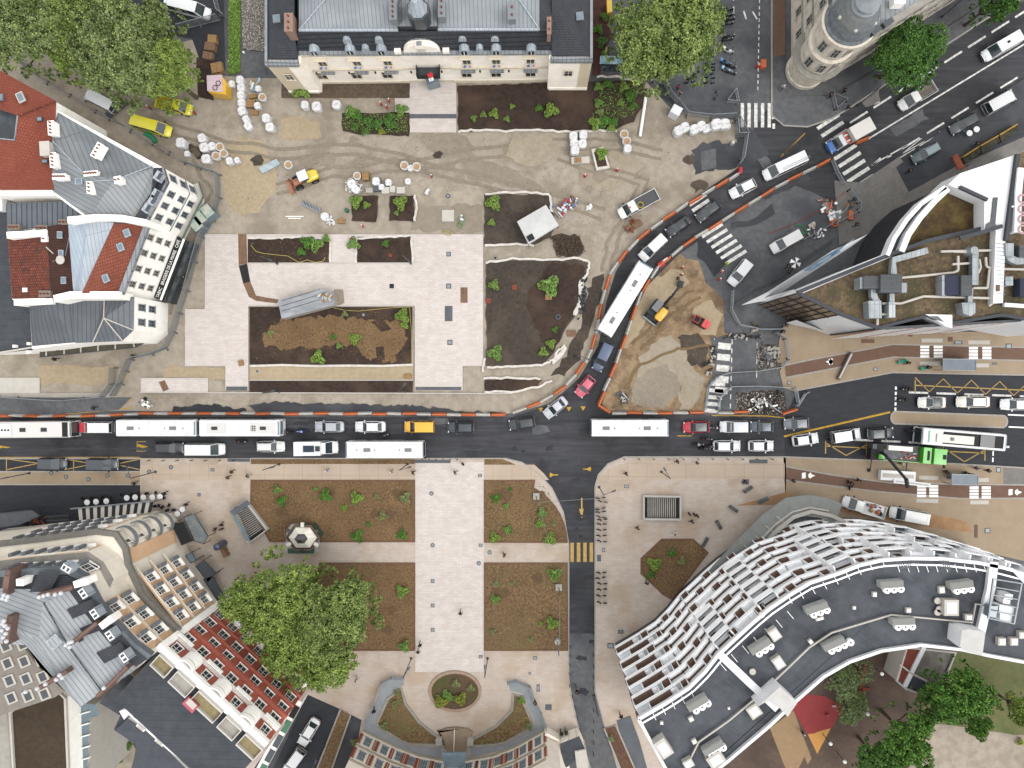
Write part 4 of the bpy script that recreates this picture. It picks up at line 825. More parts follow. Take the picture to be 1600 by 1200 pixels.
def clothmesh(q, kind, mt):
    if kind == 'jacket':
        n = ['chs','wst','pel','shol','elbl','wril','shor','elbr','wrir']; e = [(0,1),(1,2),(0,3),(3,4),(4,5),(0,6),(6,7),(7,8)]; r = [(.18,.15),(.16,.14),(.18,.16),.08,.062,.048,.08,.062,.048]
    else:
        n = ['pel','hipl','knel','ankl','hipr','kner','ankr']; e = [(0,1),(1,2),(2,3),(0,4),(4,5),(5,6)]; r = [(.16,.14),.105,.075,.06,.105,.075,.06]
    return skin_mesh(kind, [q[x] for x in n], e, r, mt)
POSES = [bodymesh(1.0), bodymesh(.15)]
CL = {}
def person(px, py, ang, top, legs, hair, label, walk=1, z=.2, seat=None, grp='people on foot'):
    x, y = P(px, py, z+.9); bm_, q = POSES[0 if walk else 1]
    me = bm_; o = bpy.data.objects.new('person', me); link(o); o.location = (x,y,z); o.rotation_euler = (0,0,math.radians(ang))
    tag(o, label, 'person', grp)
    for kd, colr in (('jacket',top),('trousers',legs)):
        key = (kd,colr,walk)
        if key not in CL: CL[key] = clothmesh(q, kd, mat('cloth '+colr, colr, rough=.85))
        c = bpy.data.objects.new(kd, CL[key]); link(c); c.parent = o
    key = ('hair',hair)
    if key not in CL:
        mb = MB(); hm = mat('hair '+hair, hair, rough=.7); mb.ball((.045,0,1.68),.122,hm,12,8,1.05); t_ = mb.obj('hair',smooth=True); CL[key] = t_.data; bpy.data.objects.remove(t_)
        f = MB(); f.ball((.13,.035,1.655),.013,black,6,4).ball((.13,-.035,1.655),.013,black,6,4).ball((.15,0,1.62),.018,skinm,6,4).box((.135,0,1.575),(.01,.05,.012),terra); 
        for k in (-1,1): f.ball((.05,k*.095,1.64),.025,skinm,6,4)
        t_ = f.obj('face'); CL['face'] = t_.data; bpy.data.objects.remove(t_)
    c = bpy.data.objects.new('hair' if hair not in ('#e8e8e8','#e05a3a','#f0d040') else 'helmet', CL[key]); link(c); c.parent = o
    c = bpy.data.objects.new('face', CL['face']); link(c); c.parent = o
    return o
K='#1b1c20'; DK='#2a2320'
PEOPLE = [ # px,py,heading,top,legs,hair,base label,walk
(288,434,180,K,K,K,'person in black walking by the site fence',1),(278,436,90,'#7fb0a5','#3a3a40',DK,'person in a teal top near the café front',1),(280,448,90,'#26262a','#5c5f60','#e8e8e8','person with pale cap near the café front',1),
(249,487,0,K,'#27304a',K,'person in black on the teal terrace',0),(209,556,0,K,K,K,'person in black at the fence corner',1),(86,561,0,'#24242a',K,K,'person in black walking beneath the glass canopy',1),
(147,637,0,'#2a2d38',K,K,'person in dark clothes on the grey lane',1),(210,755,30,K,'#42464e',DK,'person in black on the beige pavement',1),(362,737,20,'#4a2e28',K,K,'person in brown top in the plaza',1),(356,746,20,'#7b5248','#33333b',DK,'person in rust top in the plaza',1),
(388,743,180,K,'#aab0b5',K,'person in black at the bed corner',1),(257,771,30,K,K,K,'person in black by the round café tables',1),(291,788,40,K,'#333',K,'person in black left of the stairwell',1) ,(346,820,60,K,K,K,'person in black near the metro shelter',1),(336,827,10,'#15161a',K,K,'person in black crouched in the group',0),(346,827,90,'#22242c',K,DK,'person in dark blue in the group',0),
(645,738,0,K,K,K,'person in black walking on the slab strip',1),(510,736,30,'#c9c9cc','#7d7f85','#e8e8e8','person in white on the slab strip',1),(611,737,30,'#bba08f','#8c7a6a','#e8e8e8','person in beige on the slab strip',1),(723,725,45,'#5e463c',K,K,'person by the upper kerb grille',0),(711,738,0,'#33323a','#8a857b',DK,'person beside a small cart',1),
(788,867,-60,'#6d5446','#2a2a30',K,'person in brown on the cross path',1),(719,958,60,K,K,K,'person in black in the wide walkway',1),(656,1008,80,K,'#2b2b30',K,'person in black at the bed corner',1),(653,1018,60,'#1d1e22','#a3a3a3',K,'person in black and white at the bed corner',1),(557,1062,100,'#e0e0e0','#c2c2c2',DK,'person in white on the lower plaza',1),(497,1075,0,K,'#443',K,'person in black near the big tree',0),
(584,1111,70,K,K,K,'person in black on the ramp',1),(836,1098,70,K,K,K,'person in black at the right ramp railing',0),(877,1146,90,K,K,K,'person in black at the pavement end',1),(884,1144,90,'#26262b',K,K,'person in dark grey at the pavement end',1),(970,1119,90,K,K,DK,'person in black by the curved building corner',1),
(978,740,0,'#201b1b',K,K,'person in black crossing the upper pavement',1),(996,825,10,'#17171a','#5a1f22',K,'person in black with red trousers',1),(1077,803,20,'#2a3350',K,K,'person in dark blue beside the stairwell',0),(1085,804,20,K,'#3a2a26',DK,'person in black talking in a pair',0),(1090,806,200,'#5b2f28',K,K,'person in brown talking in a pair',0),(1081,815,0,K,'#233',K,'person in black below the pair',1),(1053,834,20,'#d8b9ac','#e4ded8',DK,'person in pink and white above the octagonal bed',1),
(1010,911,60,K,'#2b2b2e',K,'person in black beside the octagonal bed',1),(1164,753,10,K,'#2c3446',DK,'person in black on a steel cover',1),(1058,721,0,K,'#303',K,'person in black by the kerb',1),(1089,723,0,'#6d6d70','#444',DK,'person in grey by the kerb',0),
(1228,508,10,K,'#333',K,'person in black at the tip of the white wall',1),(1223,518,10,'#2b2b30',K,DK,'person in dark jacket at the tip of the white wall',1),(1231,497,30,K,'#44444c',K,'person in black under the glass roof',1),(1418,567,20,'#202126',K,K,'person in black by the green bench',1),(1450,574,10,K,'#2e2e33',K,'person in black beside the bus shelter',1),
(1330,755,0,'#1c1d24',K,K,'person in dark clothes on the cycle path',1),(1341,750,20,'#26335a',K,K,'person in blue on the cycle path',1),(1478,737,0,K,K,K,'person in black waiting by the lower bus shelter',0),(1508,739,0,'#3a3236',K,K,'person waiting above the lower bus shelter',0),(1524,731,0,'#5a6d96','#7b3b3b',K,'person in blue leaning at the kerb',0),(1543,735,0,K,K,K,'person in black beside the dark cover',0),(1239,751,0,K,'#444',K,'person in black at the pavement joint',0),
(1338,351,10,K,K,K,'person in black beside the site mesh',1),(1232,425,10,K,'#444',K,'person in black near the white parasol',0),(1231,416,10,'#26262c',K,K,'person in dark grey near the white parasol',1),(1421,267,20,'#222',K,K,'person in black by the bay corner',1),(1526,225,20,K,'#336',K,'person in dark clothes on the boulevard pavement',1),
(1063,145,45,'#c9a2a6','#2b2b30',DK,'person in pink at the bike parking',1),(1059,137,45,'#8e2b3b','#3a2a2e',K,'person in crimson at the bike parking',0),(1223,137,30,'#c9c6b8','#52525a','#e8e8e8','person in cream beside the corner tower',1),(1298,148,30,K,'#333',K,'person in black by the triangular barrier',1),(1325,168,30,K,K,K,'person in black at the street lamp foot',0),(1319,142,10,K,'#333',K,'person in black under the boulevard tree',0),
(252,9,0,K,K,K,'person in black beside the parked van',1),(1254,1145,0,K,'#555','#e8e8e8','child in dark clothes on the red play surface',0)]
for k,(px,py,an,tp,lg,hr,lb,wk) in enumerate(PEOPLE):
    tp = '#222226' if len(tp) < 7 else tp; lg = {'#333':'#333338','#443':'#44403a','#233':'#223238','#303':'#302a36','#444':'#44444a','#336':'#333866','#555':'#55555a'}.get(lg,lg)
    person(px,py,an,tp,lg,hr,lb,wk,z=.2 if not (590<py<650 and px<200) else .12)
OR = '#d2452f'
for (px,py,an,lb) in ((233,168,40,'worker in orange walking beside the yellow truck'),(303,176,30,'worker in orange at the yellow truck cab'),(595,162,0,'left worker in red kneeling by the entrance path'),(608,157,0,'upper worker in red by the entrance path'),(604,167,0,'lower worker in red by the entrance path'),(674,275,0,'lone worker in orange in the open yard'),(549,372,60,'worker in orange beside the small bed shrub'),(566,353,0,'worker in pink vest bending above the beds'),(914,275,90,'worker in red and white on the open yard'),(964,266,90,'worker in red beside the cloth lined planter'),(1066,418,90,'worker in white and red above the excavator arm'),(1065,429,90,'worker in orange at the excavator arm'),(1127,424,0,'worker in pink beside the green clothed worker'),(1124,436,0,'worker in dark red at the pavement edge'),(1184,110-6,60,'worker in red crossing the side street')):
    person(px,py,an,OR if 'red' in lb or 'orange' in lb else '#d68d88','#3b3f4a' if 'orange' in lb else '#a33a34','#e8e8e8',lb,0,z=.04,grp='site workers')
person(1135,412,30,'#8ed83a','#86c93c','#f0d040','worker in bright green high visibility clothes',0,z=.1,grp='site workers'); person(1059,435,30,K,K,K,'person in black beside the excavator arm',0,z=.04); person(1407,724,10,'#9fae3a','#5a6630','#e8e8e8','worker in yellow green beside the green truck',0)
# ---------------- two wheelers ----------------
def two_wheeler(kind, cm):
    mb_ = []; r = .3 if kind != 'bicycle' else .33; wb = 1.35 if kind == 'motorcycle' else 1.05; g_ = E('tmp','','',(0,0,0)) 
    for x in (-wb/2, wb/2): 
        m_ = MB(); m_.cyl((0,0,0), r, .12 if kind != 'bicycle' else .04, tyre, 14, axis='Y'); o = m_.obj('wheel', g_, static=False); o.location = (x,0,r)
    if kind == 'bicycle':
        MB().tube([(-wb/2,0,r),(-.1,0,.5),(.35,0,.85),(wb/2,0,r)],.02,cm).tube([(-.1,0,.35),(-.25,0,.9)],.02,cm).tube([(-.1,0,.35),(.35,0,.8)],.02,cm).obj('frame',g_,static=False)
        MB().box((-.27,0,.93),(.26,.16,.06),black).obj('saddle',g_,static=False); MB().tube([(.33,-.28,1.0),(.4,0,.98),(.33,.28,1.0)],.018,steel).obj('handlebar',g_,static=False)
    else:
        loft([(-.75,.12,.5,.75),(-.4,.17,.45,.82),(0,.18,.4,.8),(.3,.2,.4,.95),(.6,.14,.5,.9)],cm).obj('frame',g_,smooth=True,static=False)
        loft([(-.7,.1,.78,.9),(-.3,.15,.76,.88),(.0,.12,.78,.86)],black).obj('saddle',g_,static=False)
        MB().tube([(.35,-.36,1.05),(.5,0,1.02),(.35,.36,1.05)],.025,black).box((.38,.38,1.15),(.05,.14,.08),black).box((.38,-.38,1.15),(.05,.14,.08),black).obj('handlebar',g_,static=False)
        MB().ball((.72,0,.85),.1,lamp_w,8,5).obj('headlight',g_,static=False)
        if kind == 'scooter': MB().box((-.8,0,1.0),(.4,.4,.35),cm).obj('top_box',g_,static=False); MB().box((.45,0,.65),(.1,.42,.5),cm).obj('leg_shield',g_,static=False)
    return g_
PROT = {}
def tw(kind, colr, px, py, ang, base, grp, rider=None, z=.1):
    key = (kind,colr); cm = paint(colr)
    if key not in PROT: PROT[key] = two_wheeler(kind, cm); o = PROT[key]
    else: o = dup(PROT[key])
    x,y = P(px,py,z+.5); o.name = kind; o.location = (x,y,z); o.rotation_euler = (0,0,math.radians(ang)); tag(o,base,kind,grp)
    for k_ in ('label',): pass
    auto(o, base, px, py)
    if rider:
        r_ = person(px,py,ang,rider,K,K if rider==K else '#e8e8e8','',0,z=z+.02,grp='riders'); r_.location = (x-.15*math.cos(math.radians(ang)), y-.15*math.sin(math.radians(ang)), z+.0); r_.scale = (1,1,.9)
        auto(r_, 'rider in %s on a two wheeler' % {'#1b1c20':'black','#2b4a8f':'blue','#8d8f94':'grey'}.get(rider,'dark clothes'), px, py)
for px,py,an,cl_,rd in ((450,675,180,'#23242a',K),(473,674,180,'#3157a5','#2b4a8f'),(377,690,0,'#22252b',K),(1091,694,0,'#2a2b2f','#8d8f94'),(1101,701,0,'#1e1f23',K),(1108,698,0,'#3c3d42',K),(1104,686,0,'#24252a',K),(1117,668,180,'#3b3c40','#8d8f94'),(1417,608,180,'#1f2024',K),(1412,625,180,'#26272b',K),(1424,673,0,'#2a2a2e',None),(600,681,20,'#3d4a4f',None)):
    tw('motorcycle',cl_,px,py,an,'%s motorbike' % ('blue' if cl_=='#3157a5' else 'dark'),'motorcycles on the road',rd)
for k,y in enumerate((778,784,795,800,808,812,819,828,837,846,895,903,912,921,931,942)): tw('bicycle',['#3a3b3f','#5b4a40','#74777a'][k%3],940+random.uniform(-2,2),y,random.uniform(-12,12),'parked %s bicycle' % ['black','brown','grey'][k%3],'bicycles parked along the kerb',None,.2)
for k,y in enumerate((10,22,32,44,58,64,78,86,99,104,109,115,121,129)): tw('bicycle',['#5fae92','#4d8f7c'][k%2],1108+random.uniform(-1,2),y,random.uniform(-6,6),'pale green hire bicycle','green hire bicycles',None,.1)
for k,(x,y) in enumerate(((1078,128),(1081,122),(1120,148))): tw('bicycle','#5fae92',x,y,10+60*(k==2),'loose pale green hire bicycle','green hire bicycles',None,.1)
for k,(x,y) in enumerate(((1137,15),(1136,24),(1139,30),(1137,37),(1139,57),(1136,62))): tw('motorcycle','#26272c',x,y,10,'parked black motorbike','parked motorcycles',None,.1)
for x,y,c_ in ((1138,80,'#d5d5d5'),(1134,98,'#3f7fb8'),(1142,103,'#33353a'),(1136,110,'#8fb7cf'),(1142,113,'#33353a')): tw('scooter',c_,x,y,-20,'parked %s scooter' % {'#d5d5d5':'white','#3f7fb8':'blue','#8fb7cf':'pale blue'}.get(c_,'black'),'parked motorcycles',None,.1)
for x,y in ((1327,758),(901,1078),(884,100-0)): 
    if y > 200: tw('bicycle','#33353a',x,y,100,'ridden dark bicycle','cyclists',K,.1)
for o_ in [o for o in bpy.data.objects if o.name.startswith('tmp')]: bpy.data.objects.remove(o_)
# ---------------- vegetation ----------------
def quads_mesh(name, C_, N_, S_, mt, mt2=None, f2=.0):
    """many small leaf faces: centres C_, normals N_, sizes S_"""
    n = len(C_); t = np.cross(N_, RNG.normal(size=(n,3))); t /= np.linalg.norm(t,axis=1)[:,None]+1e-9; b = np.cross(N_, t)
    s = S_[:,None]; v = np.empty((n,4,3)); k = RNG.uniform(.5,.9,(n,1))
    v[:,0] = C_-t*s; v[:,1] = C_-b*s*k; v[:,2] = C_+t*s; v[:,3] = C_+b*s*k
    v = v.reshape(-1,3); me = bpy.data.meshes.new(name); me.vertices.add(4*n); me.vertices.foreach_set('co', v.ravel()); me.loops.add(4*n); me.loops.foreach_set('vertex_index', np.arange(4*n)); me.polygons.add(n)
    me.polygons.foreach_set('loop_start', np.arange(0,4*n,4)); me.materials.append(mt)
    if mt2: me.materials.append(mt2); me.polygons.foreach_set('material_index', (RNG.random(n)<f2).astype(int))
    me.update(calc_edges=True); return me
def crown_mesh(name, R, hz, n, leaf, mt, mt2=None, f2=.25, blobs=26, seed=1):
    """crown: blobs spread over a flattened dome, each blob a shell of leaf sprays with gaps between"""
    r = np.random.default_rng(seed); Cs = []; Ns = []; Ss = []
    bl = []
    for i in range(blobs):
        a = r.uniform(0,2*math.pi); d = math.sqrt(r.uniform(0,1)); rr = R*(.15+.13*r.random()+.1*(1-d)); dd = d*(R-rr*.8)*(.86+.12*math.sin(3*a+seed)+.07*math.sin(7*a))
        bl.append((dd*math.cos(a), dd*math.sin(a), hz*(.55*math.sqrt(max(0,1-(dd/R)**2))+r.uniform(-.18,.14)), rr))
    for k in range(int(blobs*.8)):
        a = r.uniform(0,2*math.pi); dd = R*r.uniform(.68,.93); bl.append((dd*math.cos(a), dd*math.sin(a), hz*r.uniform(-.15,.15), R*r.uniform(.06,.13)))
    ws = np.array([b[3]**2 for b in bl]); ws /= ws.sum(); cnt = (ws*n).astype(int)
    for (bx,by,bz,br), c in zip(bl, cnt):
        # sprays on the blob
        m = max(3, c//22); u = r.normal(size=(m,3)); u[:,2] = np.abs(u[:,2])*.8-.15; u /= np.linalg.norm(u,axis=1)[:,None]
        rad = br*r.uniform(.72,1.08,(m,1)); cen = np.array([bx,by,bz])+u*rad*np.array([1,1,.75])
        p = np.repeat(cen,22,0)+r.normal(size=(m*22,3))*br*.11; nn = np.repeat(u,22,0)*.6+r.normal(size=(m*22,3))*.55+np.array([0,0,.55]); nn /= np.linalg.norm(nn,axis=1)[:,None]
        Cs.append(p); Ns.append(nn); Ss.append(r.uniform(.6,1.25,m*22)*leaf)
    return quads_mesh(name, np.concatenate(Cs), np.concatenate(Ns), np.concatenate(Ss), mt, mt2, f2)
CR = {}
def tree(px, py, rpx, ztop, label, kind=0, name='tree', sx=1.0, rot=0, n=15000, trunk=True, grp='street trees', seed=None, base=None):
    mt, m2 = [(leaf1,leaf4),(leaf2,leaf1),(leaf3,leaf5),(leaf4,leaf6),(leaf5,leaf3),(leaf1,leaf2)][kind]
    sc_ = 1-ztop*.8/H; R = rpx/10*sc_; key = (kind, n)
    if key not in CR: CR[key] = crown_mesh('crown', 10, 8, n, .2 if n > 20000 else .3, mt, m2, blobs=34 if n > 20000 else 22, seed=len(CR)+3)
    zc = ztop*.62; x, y = P(px, py, ztop*.8)
    bx, by = (x,y) if base is None else P(*base,0)
    t = E(name, label, 'tree', (bx,by,.1), 0, grp)
    tr_ = MB(); 
    tr_.cyl((0,0,0), .02*ztop+.12, zc*.5, bark, 10, .015*ztop+.06)
    top = Vector((x-bx,y-by,zc)); tr_.tube([(0,0,zc*.48),tuple(top*.5+Vector((0,0,zc*.28))),tuple(top)],.012*ztop+.03,bark,8)
    for i in range(7):
        a = i*.9+rot; q = (x-bx+R*.7*math.cos(a), y-by+R*.7*math.sin(a), zc+ztop*.16); tr_.tube([(0+(x-bx)*.4,(y-by)*.4,zc*.6),((x-bx)*.7+R*.3*math.cos(a),(y-by)*.7+R*.3*math.sin(a),zc*.95),q],.05+.004*ztop,bark,6)
    tr_.obj('trunk',t,static=False)
    o = bpy.data.objects.new('crown', CR[key]); link(o); o.parent = t; o.location = (x-bx,y-by,zc); o.scale = (R/10*sx, R/10, max(.35,(ztop-zc)/5.2)); o.rotation_euler = (0,0,rot)
    return t
for i,(px,py,r,zt,lb,kd,sx,rt) in enumerate([
 (40,42,84,13,'plane tree crown filling the top left corner of the picture',0,1,.3),(128,30,76,12,'plane tree at the top edge, second from the left corner',5,1,1.2),(192,82,82,14,'largest plane tree above the white van by the fence',0,1.05,2.0),(258,112,56,12,'plane tree nearest the site hut, covering the yellow truck',1,1,.7),(118,86,44,11,'lower plane tree between corner tree and white van',1,1,2.9),(243,40,45,11,'small plane crown beside the black tarmac',0,1,4),
 (430,940,82,12,'big green tree beside the red brick building, upper left crown',1,1,.4),(515,965,80,12.5,'big green tree beside the red brick building, right crown',5,1,1.4),(480,1015,78,12,'big green tree beside the red brick building, lower crown',1,1,3.0),
 (1037,52,92,13,'round bright green tree right of the town hall',5,1,.9),(1018,96,50,10,'lower lobe tree beside the hire bicycles',0,1,2.1),
 (1418,85,58,10,'dark green boulevard tree beside the corner tower',2,1.08,.5),(1555,2,34,9,'dark green tree cut off at the top right edge',2,1,1),
 (1500,1083,52,11,'dark green tree beside the school annex',4,1,.3),(1418,1150,50,10,'round dark green tree at the bottom of the schoolyard',4,1,1.6),(1455,1100,36,8,'dark tree between annex and round tree',2,1,2.2),(1375,1190,42,9,'dark green tree cut by the bottom edge',2,1,3.2),(1528,1132,22,6,'small dark tree on the concrete edge',4,1,1),(1593,1108,26,7,'yellow green tree cut by the right edge',1,1,2)]):
    tree(px,py,r,zt,lb,kd,name={0:'plane_tree',5:'plane_tree',1:'plane_tree'}.get(kd,'tree'),sx=sx,rot=rt,n=56000 if r>54 else 20000,grp='trees')
for px,py,r,zt,lb in ((1318,1075,30,5,'grey green sparse tree beside the red play surface'),(1330,1110,24,4,'grey green sparse tree at the end of the red surface'),(1300,1062,22,4,'grey green sparse tree under the curved wall'),(1348,1052,22,4.5,'grey green sparse tree by the pink bench')):
    tree(px,py,r,zt,lb,3,name='sparse_tree',n=2600,grp='sparse yard trees')
SH = {}
def shrub_mesh(kind, v):
    key = (kind, v)
    if key in SH: return SH[key]
    r = np.random.default_rng(kind*10+v); mt, m2 = [(leaf5,leaf3),(leaf6,leaf5),(leaf3,leaf5),(leaf4,leaf7),(leaf7,leaf6),(leaf2,leaf5)][kind]
    n = 620 if kind != 3 else 300; a = r.uniform(0,2*math.pi,n); arms = 9; a = np.round(a/(2*math.pi)*arms)/arms*2*math.pi+r.normal(size=n)*.22
    d = r.uniform(.05,1,n)**.6*(.75+.25*np.sin(a*3+v)); z = .75*np.sqrt(np.maximum(0,1-d*d))*r.uniform(.5,1,n)+.12
    C_ = np.stack([d*np.cos(a), d*np.sin(a), z],1); N_ = np.stack([np.cos(a)*d*.6,np.sin(a)*d*.6,np.ones(n)*.8],1)+r.normal(size=(n,3))*.45; N_ /= np.linalg.norm(N_,axis=1)[:,None]
    SH[key] = quads_mesh('foliage', C_, N_, r.uniform(.05,.13,n), mt, m2, .3); return SH[key]
def shrub(px, py, rpx, kind=0, base='leafy green shrub', sy=1, z=.24, grp='shrubs and young plants'):
    x, y = P(px,py,z+.5); R = rpx/10
    t = E('shrub', base, 'shrub', (x,y,z), random.uniform(0,6), grp); auto(t, base, px, py)
    if 'st' not in SH:
        m_ = MB(); [m_.tube([(0,0,0),(.35*math.cos(k*1.26),.35*math.sin(k*1.26),.55)],.025,bark,5) for k in range(5)]; o_ = m_.obj('stem'); SH['st'] = o_.data; bpy.data.objects.remove(o_)
    o = bpy.data.objects.new('foliage', shrub_mesh(kind, random.randint(0,2))); link(o); o.parent = t; o.scale = (R,R*sy,min(1.6,R*1.1))
    o = bpy.data.objects.new('stem', SH['st']); link(o); o.parent = t; o.scale = (R,R,R)
for px,py,r,k in [(433,765,8,1),(440,783,10,0),(509,774,12,0),(557,778,12,5),(537,794,7,5),(559,838,12,0),(628,836,10,0),(492,764,5,1),(575,820,5,0),(633,778,11,3),(588,776,6,3),(598,806,9,3),
 (775,779,9,0),(791,791,6,1),(792,828,8,1),(773,840,10,5),(847,801,9,1),(844,818,9,5),(860,842,12,5),(797,765,4,0),(865,818,6,3),(795,828,7,0),
 (774,937,9,1),(866,897,13,1),(863,974,12,5),(830,1000,6,3),(800,912,5,3),(775,912,7,3),(770,988,6,3),
 (628,924,12,5),(632,1010,11,1),(1023,881,13,5),(1050,864,8,0),(1066,877,8,3),(1017,898,8,2),
 (771,317,14,5),(768,347,7,5),(772,445,10,1),(774,552,14,1),(858,447,19,1),(861,537,9,5),(849,550,9,5),(867,515,6,0),(556,315,12,5),(572,320,7,5),(626,317,13,5),(619,332,5,1),(552,381,12,1),(494,383,13,1),(480,378,12,0),(470,393,8,0),(509,372,8,1),(602,380,7,0),(629,493,13,5),(632,507,8,5),(554,529,11,5),(520,526,6,0),(529,540,6,1),(497,559,13,5),(422,521,7,3),(538,490,6,3),
 (470,143,15,5),(548,175,12,1),(558,180,10,0),(627,172,12,1),(575,190,10,2),(590,195,11,2),(605,190,9,2),(596,205,7,4),(555,198,8,2),(570,205,8,2),(615,195,8,2),(610,182,8,2),
 (861,173,13,5),(772,177,9,5),(755,178,6,1),(740,184,6,1),(792,185,6,1),(842,168,7,0),(800,165,5,5),(935,135,8,1),(935,160,8,1),(950,130,9,0),(975,135,9,5),(985,150,10,0),(930,193,12,5),(945,190,12,0),(955,200,8,5),(960,190,8,0),(970,160,7,5),(990,165,8,0),(938,175,8,3),
 (940,240,12,5),(935,45,9,0),(945,25,8,0),(940,65,10,2),(945,85,8,2),
 (688,1097,12,4),(720,1092,12,4),(703,1090,9,1),(712,1068,9,3),(735,1075,8,3),(697,1085,8,1),(620,1083,7,3),(600,1135,8,3),(815,1095,7,5),(826,1135,8,3),(616,1100,8,3),
 (845,980-5,5,5),(553,1160,8,3),(1362,1,6,5),(1352,393,5,4),(1364,384,5,4),(1377,373,4,4),(1480,303,5,5),(955,1155,7,3),(1507,1115,14,2),(188,1178,14,2),(200,1165,9,2),(180,1190,10,2),(1595,1160,7,4),(1580,1090,6,4),(1520,440-440+1085,12,0)]:
    shrub(px,py,r,k,{0:'deep green shrub',1:'pale green feathery shrub',2:'dark dense shrub',3:'low grey green weeds',4:'yellow green shrub',5:'bright green leafy shrub'}[k])
def cover(name, poly, n, size, mt, m2, z=.25, hz=.12):
    """ground cover nobody could count: thousands of little leaves inside a polygon"""
    w_ = G(poly, z); xs = [p[0] for p in w_]; ys = [p[1] for p in w_]; pts = RNG.uniform((min(xs),min(ys)),(max(xs),max(ys)),(n*2,2))
    ins = np.zeros(len(pts),bool); j = len(w_)-1
    for i in range(len(w_)):
        xi,yi = w_[i]; xj,yj = w_[j]; c = ((yi>pts[:,1])!=(yj>pts[:,1]))&(pts[:,0]<(xj-xi)*(pts[:,1]-yi)/(yj-yi+1e-12)+xi); ins ^= c; j = i
    pts = pts[ins][:n]; m = len(pts); C_ = np.column_stack([pts, z+RNG.uniform(0,hz,m)]); N_ = RNG.normal(size=(m,3))*.5+np.array([0,0,1]); N_ /= np.linalg.norm(N_,axis=1)[:,None]
    me = quads_mesh(name, C_, N_, RNG.uniform(.6,1.3,m)*size, mt, m2, .4); o = bpy.data.objects.new(name, me); link(o); return tag(o,None,None,None,'stuff')
straw = mat('straw litter','#a9875c','#7c5c3a',scale=3,island=.35); dirtl = mat('dark litter','#4a3322','#5c4530',scale=3,island=.3); chip = mat('pale chips','#b99b70','#8f7048',scale=2,island=.35)
for p_, n_ in ((BA,3800),(BB,1600),([(545,880),(648,880),(648,1016),(545,1016)],2000),([(757,880),(886,880),(887,1016),(757,1016)],2600),(OC,1000),([(412,520),(440,500),(620,502),(634,530),(620,566),(455,545)],1500)):
    cover('bark_litter', p_, n_, .07, straw, dirtl, .27, .03)
for p_, n_ in (([(757,880),(886,880),(887,1016),(757,1016)],160),(WL,250),(WR,250),([(757,751),(860,760),(880,847),(757,847)],260),([(940,130),(1000,130),(990,180),(920,200),(935,150)],900),([(536,178),(638,178),(638,208),(536,203)],900)):
    cover('weeds', p_, n_, .1, leaf6, leaf5, .28, .1)
cover('leaf_litter',[(391,375),(513,375),(513,409),(391,409)],120,.07,leaf7,chip,.26,.02); cover('leaf_litter',[(392,482),(643,482),(643,567),(392,567)],300,.06,leaf7,chip,.27,.02)
cover('stones',[(376,0),(414,0),(414,80),(380,78)],900,.1,conc_l,concrete,.18,.05)
cover('rubble',[(1180,540),(1215,540),(1222,575),(1185,580)],500,.12,concrete,black,.12,.25); cover('rubble',[(1150,614),(1225,612),(1226,648),(1150,646)],500,.12,concrete,black,.12,.25); cover('twigs',[(860,370),(905,368),(915,395),(870,402)],700,.12,bark,dirtl,.1,.3)
cover('grass_tufts',[(357,0),(376,0),(376,112),(357,116)],1500,.12,leaf5,leaf2,.2,.15); cover('grass_tufts',[(1300,1050),(1340,1030),(1358,1110),(1335,1135),(1312,1130)],900,.14,leaf4,leaf6,.3,.3)
cover('stones',[(350,180),(1140,195),(1060,300),(960,400),(900,400),(760,290),(540,300),(420,340),(350,330)],2600,.06,conc_l,concrete,.05,.02); cover('stones',[(960,470),(1060,410),(1130,480),(1120,600),(1090,640),(950,640)],1500,.06,conc_l,earth_d,.06,.02); cover('stones',[(220,617),(800,617),(790,636),(220,636)],1100,.07,conc_l,concrete,.06,.03)
# ---------------- barriers ----------------
def blocks(path, grp, what, start=0, seg=2.32, z=.09, w_=.42):
    pts = [Vector(p) for p in G(path, .4)]; ds = [0]
    for i in range(len(pts)-1): ds.append(ds[-1]+(pts[i+1]-pts[i]).length)
    def at(d):
        for i in range(len(pts)-1):
            if d <= ds[i+1] or i == len(pts)-2: return pts[i].lerp(pts[i+1], (d-ds[i])/(ds[i+1]-ds[i]+1e-9))
    n = max(1, round(ds[-1]/seg)); sg = ds[-1]/n
    for i in range(n):
        a, b = at(i*sg), at((i+1)*sg); c = (a+b)/2; d = b-a; L = d.length; cc = (i+start)%2
        key = ('blk', cc, round(L,1))
        if key not in PROT:
            mt = ora if cc == 0 else wpl; t = MB(); h = L/2-.07
            prof = [(-w_*.62,0),(-w_*.62,.12),(-w_*.3,.4),(-w_*.24,.85),(w_*.24,.85),(w_*.3,.4),(w_*.62,.12),(w_*.62,0)]
            t.add([(-h,y,zz) for y,zz in prof]+[(h,y,zz) for y,zz in prof], [[k,k+1,9+k,8+k] for k in range(7)]+[list(range(8))[::-1],list(range(8,16))], mt)
            t.box((-.3*L,0,.87),(.18,.16,.05),mt); t.box((.3*L,0,.87),(.18,.16,.05),mt); t.cyl((h,0,.1),.08,.7,mt,8)
            o = t.obj('barrier_block'); PROT[key] = o
        else: o = dup(PROT[key])
        o.location = (c.x+random.uniform(-.07,.07),c.y+random.uniform(-.07,.07),z); o.rotation_euler = (0,0,math.atan2(d.y,d.x)+random.uniform(-.035,.035))
        tag(o, '%s plastic barrier block in %s' % ('orange' if cc == 0 else 'white', what), 'barrier', grp)
blocks([(-6,649),(60,651),(130,650),(225,646.5),(400,646.5),(600,646.5),(790,648)],'barrier row along the main road','the straight row along the main road',0)
